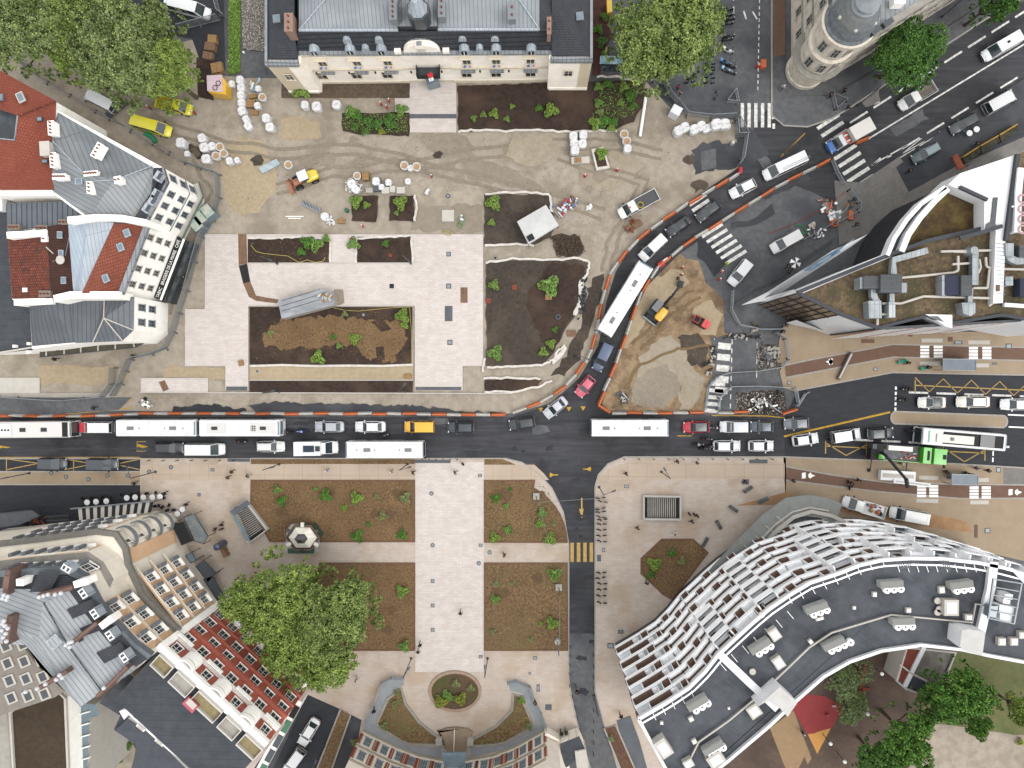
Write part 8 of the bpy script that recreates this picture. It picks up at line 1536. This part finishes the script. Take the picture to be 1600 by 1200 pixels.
# school annex
t = bld('school_annex','small grey roofed school annex with brown planted strip',[(1416,1011),(1492,1019),(1469,1075),(1457,1070),(1449,1088),(1414,1075),(1400,1063)],4,conc_l,roof_gr,par=.3,pm=conc_l)
for pts,mt in (([(1446,1010),(1488,1018),(1466,1071),(1428,1058)],mat('stained roof','#87837c','#6f6b65','#99958d',scale=.8,contrast=1.5)),([(1418,1012),(1441,1011),(1424,1051),(1407,1037)],terra),([(1410,1043),(1421,1050),(1414,1068),(1402,1062)],terra),([(1425,1058),(1455,1071),(1448,1086),(1418,1074)],roof_bl)): rbox(t,'roof_panel',pts,4,.08,mt)
MB().strip(G([(1445,1010),(1414,1073)],4.3),.6,4,4.35,panelw).strip(G([(1406,1038),(1424,1052),(1456,1068)],4.3),.25,4,4.4,conc_l).obj('parapet',t)
for px,py in ((1377,1052),(1355,1115),(1319,1189),(1297,1161-1161+1161)): x,y = P(px,py,3); q = E('globe_lamp','','street lamp',(x,y,.2)); tag(q,'globe lamp','street lamp','schoolyard globe lamps'); auto(q,'white globe lamp',px,py); MB().cyl((0,0,0),.06,2.8,steel_d,8).obj('pole',q,static=False); MB().ball((0,0,3),.28,white,12,8).obj('globe',q,static=False)
m_ = MB(); m_.box((*P(1292,1117,.5),.5),(.4,.4,.8),paint('#8c3a4a')).box((*P(1303,1103,.5),.5),(.5,.2,.3),conc_l); tag(m_.obj('play_spring'),'small play figure on the red play surface','playground')
# --- long cream and brick building, bottom left ---
def long_building():
    z = 23.3; zm = 16.0
    base = [Vector(p) for p in G([(-120,865),(0,852),(60,845),(150,833),(185,848),(195,880),(219,934),(276,989)],zm)]
    lowpoly = G([(-120,865),(0,852),(60,845),(150,833),(178,838),(192,858),(197,885),(219,934),(276,989),(433,1141),(380,1215),(200,1240),(-120,1240)],zm)
    t = E('curved_facade_building','long cream, tan and red brick apartment building with curved white corner','building',(*P(240,830,0),0))
    cream = mat('cream render','#d9d2c4','#cfc7b8',scale=.8,big=.05,bigscale=.3)
    MB().prism(G([(-120,865),(0,852),(60,845),(150,833),(178,838),(192,858),(197,885),(219,934),(276,989),(200,1060),(130,1090),(62,1030),(-120,990)],zm),0,zm,cream,cream).obj('wall',t); MB().prism(G([(-120,890),(0,876),(70,868),(138,862),(162,878),(178,905),(150,960),(-120,960)],19.6),zm,19.6,stone_g,cream).obj('wall',t)
    up = G([(-120,915),(0,897),(60,893),(105,892),(128,903),(150,945),(175,975),(205,1008),(232,1028),(198,1056),(128,1102),(100,1078),(62,1042),(40,1008),(-120,1000)],z); MB().prism(up,zm,z,zinc,cream).obj('upper_wall',t)
    zs = mat('zinc courtyard','#a9aeb1','#b4b8bb','#9a9fa3',scale=.5,rough=.5,metal=.1,big=.08,brick=(30,.6,'#727a82',.05,52,0,.04)); zs2 = mat('zinc courtyard b','#9da2a6','#a8adb0',scale=.5,rough=.5,metal=.1,big=.1,brick=(30,.6,'#6d757c',.05,20,0,.03))
    up2 = [(0,897),(60,893),(105,892),(128,903),(150,945),(175,975),(205,1008),(232,1028)]
    MB().strip(G([(-120,915)]+up2,z+.4),.9,z-.6,z+.4,mat('lead gutter','#7b8288','#6c7379',scale=1)).obj('gutter',t); MB().strip(G([(-120,862),(0,850),(60,843),(150,831),(180,835),(195,857),(200,884),(222,932),(279,987)],zm+.2),.8,zm-.3,zm+.25,mat('grey ledge','#8a8780','#7a776f',scale=2)).obj('balcony_ledge',t)
    R(t,'roof',[(-60,905,z+.5),(100,898,z+.5),(125,908,z+.5),(108,922,z+1.2),(-60,918,z+1.2)],slate); [R(t,'roof',[(*a_,z+.5),(*b_,z+.5),(*c_,z+1.2),(*d_,z+1.2)],slate) for a_,b_,c_,d_ in (((125,908),(150,948),(132,958),(108,922)),((150,948),(178,980),(160,992),(132,958)),((178,980),(208,1012),(190,1026),(160,992)),((208,1012),(230,1030),(212,1042),(190,1026)))]
    R(t,'roof',[(-60,918,z+1.2),(108,922,z+1.2),(66,945,z+1.2),(60,1000,z+1.2),(0,965,z+1.2),(-60,960,z+1.2)],zs2); R(t,'roof',[(66,945,z+1.2),(108,922,z+1.2),(132,958,z+1.2),(160,992,z+1.2),(190,1026,z+1.2),(212,1042,z+1.2),(200,1052,z+1.2),(125,1105,z+1.2),(60,1000,z+1.2)],zs); R(t,'roof',[(-60,960,z+1.2),(0,965,z+1.2),(60,1000,z+1.2),(125,1104,z+1.2),(100,1078,z),(62,1042,z),(40,1008,z),(0,1005,z),(-60,1000,z)],zs)
    MB().tube([P3(68,942,z+1.25),P3(107,1010,z+1.25),P3(157,1078,z+1.25)],.1,zinc_d).obj('roof_ridge',t)
    for pts in ([(104,952),(143,936),(152,950),(114,967)],[(124,982),(165,965),(174,979),(132,994)],[(150,1020),(188,1003),(199,1018),(163,1037)],[(46,925),(62,893),(95,893),(78,925)],[(122,1000),(129,996),(131,1000),(124,1004)]): R(t,'slate_strip',[(a,b,z+1.35) for a,b in pts],slate)
    for px,py,a in ((128,928,-35),(146,960,-35),(170,994,-35),(192,1028,-35),(102,889,-10+0)): 
        x,y = P(px,py,z+2.4); o = MB().box((x,y,z+1.5),(1.3,.9,1.4),zinc_l,rz=math.radians(a-20)).obj('dormer',t); MB().box((x+.12,y+.05,z+2.42),(1.1,.7,.05),render_w,rz=math.radians(a-20)).obj('dormer_frame',o)
        for s_ in (-.28,.28): MB().box((x+.12+s_*math.cos(math.radians(a-20)),y+.05+s_*math.sin(math.radians(a-20)),z+2.46),(.32,.5,.04),glass,rz=math.radians(a-20)).obj('pane',o)
    bc = mat('chimney pot brown','#7b645c','#6a544d',scale=2)
    def balls(pxs, zz): 
        for px,py in pxs: x,y = P(px,py,zz); MB().ball((x,y,zz),.26,mat('pot white','#dcdde0'),10,6).obj('chimney_cowl',t)
    for px,py,w_,d_,a,h in ((86,925,4.4,.6,14,.9),(130,990,4.2,.5,38,.9),(10,910,.6,3.2,-8,.9),(12,985,.7,3.6,-10,.9),(83,1062,4.0,.6,32,.9),(175,1065,5.2,.5,44,.8)):
        x,y = P(px,py,z+1.5+h); o = MB().box((x,y,z+.5+h/2),(w_,d_,h+2),bc,rz=math.radians(a)).obj('chimney',t); MB().box((x,y,z+1.5+h+.05),(w_+.1,d_*.5,.1),mat('pot brown','#84675c'),rz=math.radians(a)).obj('chimney_pots',o)
    for px,py,w_,a in ((120,914,1.8,15),(160,976,1.8,38),(24,913,.9,0)): x,y = P(px,py,z+3); MB().box((x,y,z+1.33),(w_,.84,1.9),render_w,rz=math.radians(a)).obj('parapet_wall',t)
    balls([(6,930),(10,937),(4,935),(12,932),(61,933),(68,931),(75,929),(86,929),(95,927),(108,1004),(103,1008),(109,1011),(112,1003),(6,970),(8,978),(3,985),(9,990),(5,996),(10,1002),(12,982),(4,975),(40,1081),(58,1076),(71,1069),(88,1062),(93,1055),(97,1059),(162,1075)],z+3.6)
    skylight(t,85,1003,z+1.8,40,1.6,1.4,zinc_l,zs)
    # facades of the two tiers
    ci = P(100,1050,zm); 
    def seg(a,b,zz): p = G([a,b],zz); return p
    tan = stone_t
    def panel(a,b,z0,z1,mt,off=.06):
        a,b = Vector(a),Vector(b); d = (b-a).normalized(); n_ = Vector((-d.y,d.x)); n_ = n_ if n_.dot(Vector(ci)-a) < 0 else -n_; MB().prism([tuple(a+n_*.0),tuple(b+n_*.0),tuple(b+n_*off),tuple(a+n_*off)],z0,z1,mt).obj('brick_panel',t)
    gs = mat('grey balcony','#8b8f94','#7c8085',scale=2)
    def facade(a,b,zz,zrows,n,h=1.7,w_=1.25,panels=True,mt=tan,boxes=True,m0=.04,m1=.04):
        p = seg(a,b,zz); A,B = Vector(p[0]),Vector(p[1]); d = (B-A).normalized(); L = (B-A).length; n_ = Vector((-d.y,d.x)); n_ = n_ if n_.dot(Vector(ci)-A) < 0 else -n_; ang = math.atan2(d.y,d.x)
        if panels: panel(A+d*L*m0,B-d*L*m1,min(zrows)-1.8,max(zrows)+1.6,mt)
        for zr in zrows:
            for i in range(n):
                u = m0+(1-m0-m1)*(i+.5)/n; q = A+d*L*u+n_*.08; window(t,q.x,q.y,zr,math.atan2(n_.y,n_.x)-math.pi/2,w_,h,fr=render_w)
                if boxes: c = q+n_*.3-d*(w_*.5+.3); MB().box((c.x,c.y,zr),(.5,.5,h),gs,rz=ang).obj('shutter',t); c = q+n_*.25; MB().box((c.x,c.y,zr-h/2-.12),(w_+.5,.45,.14),render_w,rz=ang).obj('window_ledge',t)
            if n > 1: c = (A+B)/2+n_*.12; MB().box((c.x,c.y,zr+1.25),(L*.94,.22,.14),cream if mt is tan else brick_r,rz=ang).obj('string_course',t)
    facade((150,945),(232,1028),z,(21.2,18.0),3,w_=1.1,m0=.02,m1=.08); facade((0,876),(138,862),19.6,(17.8,),6,w_=.9); facade((199,888),(276,989),zm,(13.2,9.6,6.0),4,w_=1.05,m0=.14)
    facade((105,892),(128,903),z,(21,18.2),1,panels=False); facade((0,897),(100,892),z,(21,18.2),5,boxes=1); facade((0,852),(150,833),zm,(13.2,9.6,6.0),7,w_=1.1); [panel(*[Vector(q_) for q_ in G([(12+a_*30,851-a_*3.6),(26+a_*30,849-a_*3.6)],zm)],3.5+a_%2,14.5-a_%2,tan,.2) for a_ in range(4)]
    # curved balconies on the white corner
    A_,B_ = Vector(P(170,836,zm)),Vector(P(191,857,zm)); panel(P(193,861,zm),P(197,884,zm),2.5,14.6,tan,.1); d_ = (B_-A_).normalized(); m_n = Vector((-d_.y,d_.x)); m_n = m_n if m_n.x > 0 else -m_n
    for (u_,zs_) in ((.5,(3.4,6.6,9.8,13.2)),):
        for zz in zs_:
            c = A_.lerp(B_,u_)+m_n*.15; an = math.atan2(m_n.y,m_n.x); window(t,c.x,c.y,zz+1.1,an-math.pi/2,1.9,1.7,fr=render_w,mull=2)
            arcp = [(c.x+d_.x*1.7*math.cos(math.radians(a_))+m_n.x*1.3*math.sin(math.radians(a_)),c.y+d_.y*1.7*math.cos(math.radians(a_))+m_n.y*1.3*math.sin(math.radians(a_))) for a_ in range(0,181,15)]; MB().prism(arcp,zz-.1,zz+.05,cream).strip(arcp,.1,zz+.05,zz+.85,gs).obj('curved_balcony',t)
    facade((110,891),(127,902),z,(21,18.2),1,panels=False)
    # red brick wing
    rl = G([(232,1027),(402,1184)],z); ra,rb = Vector(rl[0]),Vector(rl[1]); d = (rb-ra).normalized(); n_ = Vector((-d.y,d.x)); n_ = n_ if n_.x > 0 else -n_; L = (rb-ra).length; zt = 20.5
    wing = [tuple(ra),tuple(rb),tuple(rb-n_*9),tuple(ra-n_*9)]; MB().prism(wing,0,zt,roof_bl,brick_r).obj('brick_wing',t)
    for z0,h,w_ in ((zt-.5,.7,1.0),(16.4,.4,.7),(13.2,.5,1.0),(10,.25,.5),(6.9,.25,.5),(3.6,.5,.9)): MB().strip([tuple(ra+n_*.15),tuple(rb+n_*.15)],w_,z0,z0+h,render_w if z0 > 14 or z0 < 4 else brick_r).obj('string_course',t)
    MB().box((*(ra+n_*.3),zt/2),(.9,.9,zt+.6),render_w,rz=math.atan2(d.y,d.x)).obj('quoin',t)
    for i in range(7):
        u = (i+.5)/7; q = ra+d*L*u
        for zr in (15.0,11.8,8.6,5.4): window(t,q.x+n_.x*.05,q.y+n_.y*.05,zr,math.atan2(n_.y,n_.x)-math.pi/2,1.35,1.8,fr=render_w)
        if i in (0,2,4,6): window(t,q.x+n_.x*.05,q.y+n_.y*.05,18.2,math.atan2(n_.y,n_.x)-math.pi/2,1.2,1.6,fr=render_w)
        if i in (1,3,5):
            c = q+n_*.3; m_ = MB(); ar = [tuple(c+d*1.2*math.cos(math.radians(a_))+n_*.8*math.sin(math.radians(a_))) for a_ in range(-10,191,20)]; m_.prism(ar+[tuple(c-d*1.2-n_*.3),tuple(c+d*1.2-n_*.3)],19.6,19.8,mat('terrace floor','#a39570','#8f8260',scale=2)); m_.strip(ar,.15,19.8,20.6,render_w); m_.obj('bay_terrace',t)
            MB().prism(ar+[tuple(c-d*1.2-n_*.3),tuple(c+d*1.2-n_*.3)],17.6,19.6,render_w).obj('bay_window',t)
        if i in (0,2,4,6): c = q+n_*.5; MB().box((c.x,c.y,16.6),(2.6,1.1,.15),gs,rz=math.atan2(d.y,d.x)).box((c.x+n_.x*.5,c.y+n_.y*.5,17.0),(2.6,.1,.8),render_w,rz=math.atan2(d.y,d.x)).obj('balcony',t)
    # terrace strip behind the brick wing's top edge
    for u0,u1,mt in ((.03,.16,mat('terrace floor','')),(.2,.36,concrete),(.4,.62,mat('terrace floor','')),(.66,.8,concrete),(.84,1,mat('terrace floor',''))):
        a,b = ra+d*L*u0,ra+d*L*u1; MB().prism([tuple(a-n_*.2),tuple(b-n_*.2),tuple(b-n_*2.0),tuple(a-n_*2.0)],zt+.02,zt+.3,mt,render_w).strip([tuple(a-n_*.2),tuple(b-n_*.2),tuple(b-n_*2.0),tuple(a-n_*2.0)],.2,zt,zt+.8,mat('terrace parapet','#dcd8d0'),closed=True).obj('roof_terrace',t)
    MB().box((*P(299,1100,zt+.5),zt+.6),(1.8,1.2,.5),paint('#b0495a'),rz=-.75).box((*P(299,1100,zt+.9),zt+.9),(1.3,.8,.1),conc_l,rz=-.75).obj('red_hatch',t)
    # street end shopfronts
    e0,e1 = Vector(P(480,1075,0)),Vector(P(408,1205,0)); dd = (e1-e0).normalized(); MB().strip([tuple(e0),tuple(e1)],1.2,0,4.2,render_w,).obj('shop_band',t)
    for k in range(5): c = e0+dd*(2+k*2.6)+Vector((.35,.0)); MB().box((c.x,c.y,4.3),(2.0,.9,.15),random.choice([black,paint('#2f6b4a'),glass]),rz=math.atan2(dd.y,dd.x)).obj('shop_awning',t)
long_building()
t = bld('rear_court_building','grey beige courtyard wing with shuttered windows, left edge',[(-60,1005),(30,1002),(62,1045),(100,1080),(85,1090),(18,1112),(-60,1140)],17,mat('beige court wall','#958f87','#8a837b',scale=1),None)
for r_ in range(4):
    for c_ in range(3):
        x,y = P(8+c_*26+r_*3,1010+r_*27-c_*3+ c_*0,17.2); o = MB().box((x,y,17.1),(1.5,1.5,.12),conc_l,rz=.4).obj('window',t); MB().box((x,y,17.17),(.9,1.1,.06),glass,rz=.4).obj('pane',o)
bld('planted_roof_building','brown planted roof building at the bottom left',[(18,1112),(84,1070),(104,1090),(110,1240),(26,1240)],14,render_w,groof_b,par=.4,pm=conc_l); bld('sawtooth_building','pale strip building at the bottom left corner',[(-60,1130),(14,1112),(22,1240),(-60,1240)],13,stone_g,concrete,par=.2)
t = bld('flat_annexe','dark flat roofed annexe with white parapets in the lower left block',[(155,1098),(200,1050),(232,1078),(215,1085),(330,1160),(390,1210),(330,1240),(200,1240),(215,1165),(178,1140),(188,1118)],18,render_w,roof_bl)
for pts,h,mt in (([(208,1120),(232,1085),(287,1132),(262,1160)],1.5,roof_bl),([(270,1155),(287,1132),(325,1158),(318,1172),(290,1180)],1.0,roof_bl)): rbox(t,'upper_roof',pts,18,h,mt,render_w)
MB().strip(G([(232,1084),(327,1157)],20),.4,18,20,mat('brick coping','#8f4a3a')).strip(G([(190,1118),(204,1110),(262,1162),(310,1200)],19.4),1.3,18,19.4,panelw).strip(G([(287,1133),(325,1160),(317,1170)],19.6),.5,18,19.6,panelw).obj('parapet',t)
for px,py in ((220,1137),(249,1160),(281,1180)): skylight(t,px,py,19.4,-38,1.3,.4,panelw,conc_l)
rbox(t,'upper_roof',[(180,1142),(215,1165),(205,1200),(260,1240),(330,1240),(240,1150),(200,1122)],16.5,2.2,mat('dark membrane','#4b4f55','#555960',scale=.8),render_w)
t = bld('glazed_gallery','narrow glazed gallery between planted roof and annexe',[(108,1098),(150,1100),(155,1118),(140,1122),(135,1240),(114,1240)],11,conc_l,glass_b)
for k in range(6): MB().strip(G([(112,1120+k*18),(140,1112+k*18)],11.3),.15,11,11.3,white).obj('glazing_bar',t)
m_ = MB(); m_.box((*P(153,1177,.8),.9),(1.3,1.5,.9),wood).box((*P(153,1177,1.5),1.4),(1.4,1.6,.08),wood_d); tag(m_.obj('timber_crate'),'timber crate in the small courtyard','crate'); flat('pavement',[(150,1120),(190,1130),(212,1170),(200,1240),(140,1240)],.15,earth)
# café canopy and terraces at the foot
m_ = MB(); t = E('striped_canopy','black and white striped café canopy along the building foot','canopy',(*P(180,800,3),0))
A = [Vector(p) for p in G([(122,795),(240,784)],3.2)]; B = [Vector(p) for p in G([(126,812),(238,800)],3.2)]
for k in range(20): q = [A[0].lerp(A[1],k/20),A[0].lerp(A[1],(k+1)/20),B[0].lerp(B[1],(k+1)/20),B[0].lerp(B[1],k/20)]; (MB().add([(p.x,p.y,3.2+(.35 if j > 1 else 0)) for j,p in enumerate(q)],[[0,1,2,3]],black if k%2 else conc_l)).obj('awning_stripe',t)
MB().strip(G([(110,795),(240,783)],3.3),.2,3.15,3.35,steel).obj('canopy_rim',t); [MB().box((p.x,p.y,1.6),(.1,.1,3.1),steel_d).obj('post',t) for p in A]
for pts,z_,mt,lb in (([(-60,812),(0,802),(50,797),(62,806),(30,820),(0,824),(-60,832)],3,roof_gr,'grey awning roofs at the left foot of the long building'),([(72,807),(108,805),(108,812),(74,814)],3,black,'black awning left of the striped canopy'),([(268,818),(287,815),(302,845),(284,852)],3.2,black,'black flat terrace roof beside the white corner'),([(287,808),(304,803),(325,838),(318,850),(304,845)],2.8,mat('grey terrace glass','#6f7577','#838988',scale=1.5,contrast=1.5),'grey glazed terrace beside the black terrace roof'),([(306,885),(318,875),(337,895),(325,910)],3,mat('slate canvas','#4d5359'),'dark grey canopy over the shopfront below the terrace'),([(318,905),(332,900),(352,935),(345,945)],3,mat('slate canvas',''),'long dark canopy between terrace and big tree'),([(290,868),(300,863),(306,875),(298,880)],3,glass_b,'small grey canopy above the shopfront')):
    m_ = MB(); w_ = G(pts,z_); m_.prism(w_,z_-.2,z_,mt); m_.strip(w_,.12,z_,z_+.06,steel_d,closed=True); [m_.box((p[0],p[1],z_/2),(.08,.08,z_-.2),steel_d) for p in w_]; tag(m_.obj('terrace_roof'),lb,'canopy')
pile(52,812,40,.9,[paint('#3a3a34'),terra,black,grey_tr],'clutter and plants beside the grey awnings','planter_clutter',elong=3)
# --- bottom centre building and its forecourt ---
flat('pavement',[(632,1057),(612,1058),(596,1068),(590,1090),(570,1130),(566,1145),(615,1168),(690,1186),(690,1168),(640,1166),(594,1140),(585,1130),(605,1090),(625,1072),(630,1072)],.23,mat('ramp paving','#959a9d','#a0a5a8',scale=1)); flat('pavement',[(793,1065),(805,1062),(830,1072),(836,1095),(848,1120),(852,1142),(805,1168),(722,1186),(722,1168),(790,1163),(832,1140),(836,1130),(816,1084),(797,1079)],.23,mat('ramp paving',''))
flat('pavement',[(690,1150),(735,1150),(735,1190),(690,1190)],.232,concrete)
kb = MB()
for r_ in range(7): kb.prism(G([(712-(29-2.5*r_)+ (0),1141+r_*5.2)]+arc(712,1146+r_*5.2,27-1.8*r_,10,170,10,12)+[(712+(27-2.5*r_),1144+r_*5.2)]+[(712+18-r_,1150+r_*5.2),(712-18+r_,1150+r_*5.2)],.4),.2,.62-.055*r_,mat('step stone','#a5937f','#98866f',scale=2))
o = kb.obj('curved_steps'); tag(o,'fan shaped stone steps with a central white handrail','steps'); MB().tube([P3(710,1140,1.4),P3(709,1174,1.3)],.05,white).tube([P3(710,1140,1.4),P3(710,1140,.3)],.05,white).tube([P3(709,1174,1.3),P3(709,1174,.3)],.05,white).obj('handrail',o).matrix_parent_inverse = Matrix()
for px,py in ((686,1158),(735,1158)): x,y = P(px,py,.8); o = tag(MB().box((x,y,.6),(.9,1.0,1.0),conc_l).box((x,y,1.15),(1.0,1.1,.12),concrete).obj('stone_pedestal'),None,'pedestal'); auto(o,'grey stone pedestal',px,py)
fence([(632,1056),(612,1056),(597,1064),(591,1078),(584,1098),(574,1118),(567,1135)],'white and dark ramp railing on the left of the forecourt',seg=2,h=1.2,dens=10,z=.23,cat='railing',feet=False); fence([(793,1064),(806,1061),(828,1070),(834,1090),(846,1112),(856,1140)],'white and dark ramp railing on the right of the forecourt',seg=2,h=1.2,dens=10,z=.23,cat='railing',feet=False)
def south_building():
    bl = [(567,1141),(618,1166),(655,1180),(697,1188),(722,1188),(770,1180),(806,1166),(852,1140),(872,1150),(900,1240),(520,1240),(545,1190)]; w_ = G(bl,0); t = E('south_building','pale stone building with red brick window surrounds, bottom centre','building',(w_[4][0],w_[4][1],0)); ws = mat('pale stone b','#e6dfd2','#dad2c4',scale=1,big=.06)
    MB().prism(w_,0,16,roof_gr,ws).obj('wall',t); ci = P(712,1260,0)
    for z0 in (.2,4.4,8.4): MB().strip(w_[:8],.5,z0,z0+.25,mat('stone trim','#b0a895')).obj('string_course',t)
    for i,nw in ((0,2),(1,2),(2,2),(4,2),(5,2),(6,2)):
        a,b = Vector(w_[i]),Vector(w_[i+1]); d = (b-a).normalized(); L = (b-a).length; n_ = Vector((-d.y,d.x)); n_ = n_ if n_.y > 0 else -n_
        for z in (2.4,6.4):
            for j in range(nw):
                q = a+d*L*((j+.5)/nw); window(t,q.x,q.y,z,math.atan2(n_.y,n_.x)-math.pi/2,1.0,2.2,fr=mat('grey window','#a9adaf'),gl=glass_b,mull=2)
                for s_ in (-1,1): c = q+d*s_*1.25+n_*.06; MB().box((c.x,c.y,z),(.55,.12,2.7),mat('brick surround','#a8553f','#96493a',scale=4,brick=(.5,.25,'#c9b9a4',.03,0)),rz=math.atan2(d.y,d.x)).obj('brick_surround',t)
    a,b = Vector(w_[8]),Vector(w_[9]); 
    MB().prism(G([(690,1176),(728,1176),(726,1200),(694,1200)],4),3.7,4,glass_b).obj('entrance_canopy',t)
    MB().strip(G([(852,1140),(872,1150),(900,1240)],.8),.5,.2,2.2,ws).obj('side_wall',t)
south_building()
m_ = MB(); m_.prism(G([(875,1162),(905,1150),(915,1172),(885,1200),(880,1190)],3),.2,3,roof_bl,render_c); m_.prism(G([(898,1175),(916,1172),(920,1200),(902,1205)],3.4),.2,3.4,conc_l,render_c); tag(m_.obj('gate_lodge'),'dark roofed lodge at the bottom of the south street','lodge')
m_ = MB(); m_.prism(G([(964,1130),(986,1122),(1000,1160),(1022,1240),(998,1240)],1),.15,.25,roof_gr); tag(m_.obj('dark_ramp'),'dark grey ramp beside the planted strip','ramp')
# ---------------- labels from surroundings ----------------
LM = [('town hall steps',676,165),('town hall shrub bed',590,190),('dark town hall bed',860,165),('cloth lined planter',940,248),('round green tree',1037,60),('corner tower',1290,80),('striped crosswalk',1180,180),('white site shelter',840,350),('two small dark beds',600,325),('site hut',338,132),('yellow work van',237,198),('wheel loader',475,280),
 ('grey container',478,475),('large dark bed',515,540),('left dark bed',450,392),('right walkway grille',700,460),('north earth bed',830,490),('excavator',1027,480),('red dumper',1096,505),('rubble',1190,600),('pointed white wall',1240,505),('upper bus shelter',1499,569),('lower bus shelter',1507,749),('green truck',1415,708),('traffic island',1480,655),
 ('café canopy',210,795),('slanted stairwell',392,815),('green kiosk',473,840),('upper left mulch bed',560,780),('upper right mulch bed',815,800),('lower left mulch bed',600,950),('lower right mulch bed',820,950),('wide walkway',700,850),('oval bed',711,1080),('curved steps',712,1150),('left wedge bed',620,1125),('right wedge bed',805,1125),('octagonal bed',1050,885),('right stairwell',1034,792),('bicycle row',940,850),('curved building end',975,1010),('school annex',1450,1050),('red play surface',1275,1115),
 ('left delivery bays',110,726),('yellow zebra stripes',909,863),('top left trees',160,80),('big lower tree',470,960),('tool yard',1310,335),('hire bicycles',1108,80),('boulevard tree',1418,85),('grey lane',100,635),('white café front',255,400),('pink car',912,604),('central stone pallets',605,293),('courtyard',180,1150),('side street cars',480,1145),('town hall left wing',440,90),('green roofed complex',1420,430),('south street',905,1000),('main junction',860,680),('upper tan pavement',1330,530),('lower cycle path',1400,765),('gravel strip',395,60),('kerb grille',1185,721)]
def dirn(dx, dy):
    if math.hypot(dx,dy) < 9: return 'at'
    a = math.degrees(math.atan2(-dy,dx))%360
    return ['right of','above right of','above','above left of','left of','below left of','below','below right of'][int((a+22.5)//45)%8]
def finish_labels():
    out = {}
    for o, base, px, py in AUTO:
        n = min(LM, key=lambda l: math.hypot(l[1]-px,l[2]-py)); d = dirn(px-n[1],py-n[2]); out.setdefault('%s %s the %s' % (base,d,n[0]),[]).append((math.hypot(n[1]-px,n[2]-py),o))
    NUM = ['nearest','second nearest','third nearest','fourth nearest','fifth nearest','sixth nearest','seventh nearest','eighth nearest','ninth nearest']+['%dth nearest' % k for k in range(10,60)]
    for k, v in out.items():
        v.sort(key=lambda t: t[0])
        for i, (d, o) in enumerate(v): o['label'] = k if len(v) == 1 else k+', '+(NUM[i] if i < len(v)-1 or i == 0 else 'farthest')+' of them'
finish_labels()
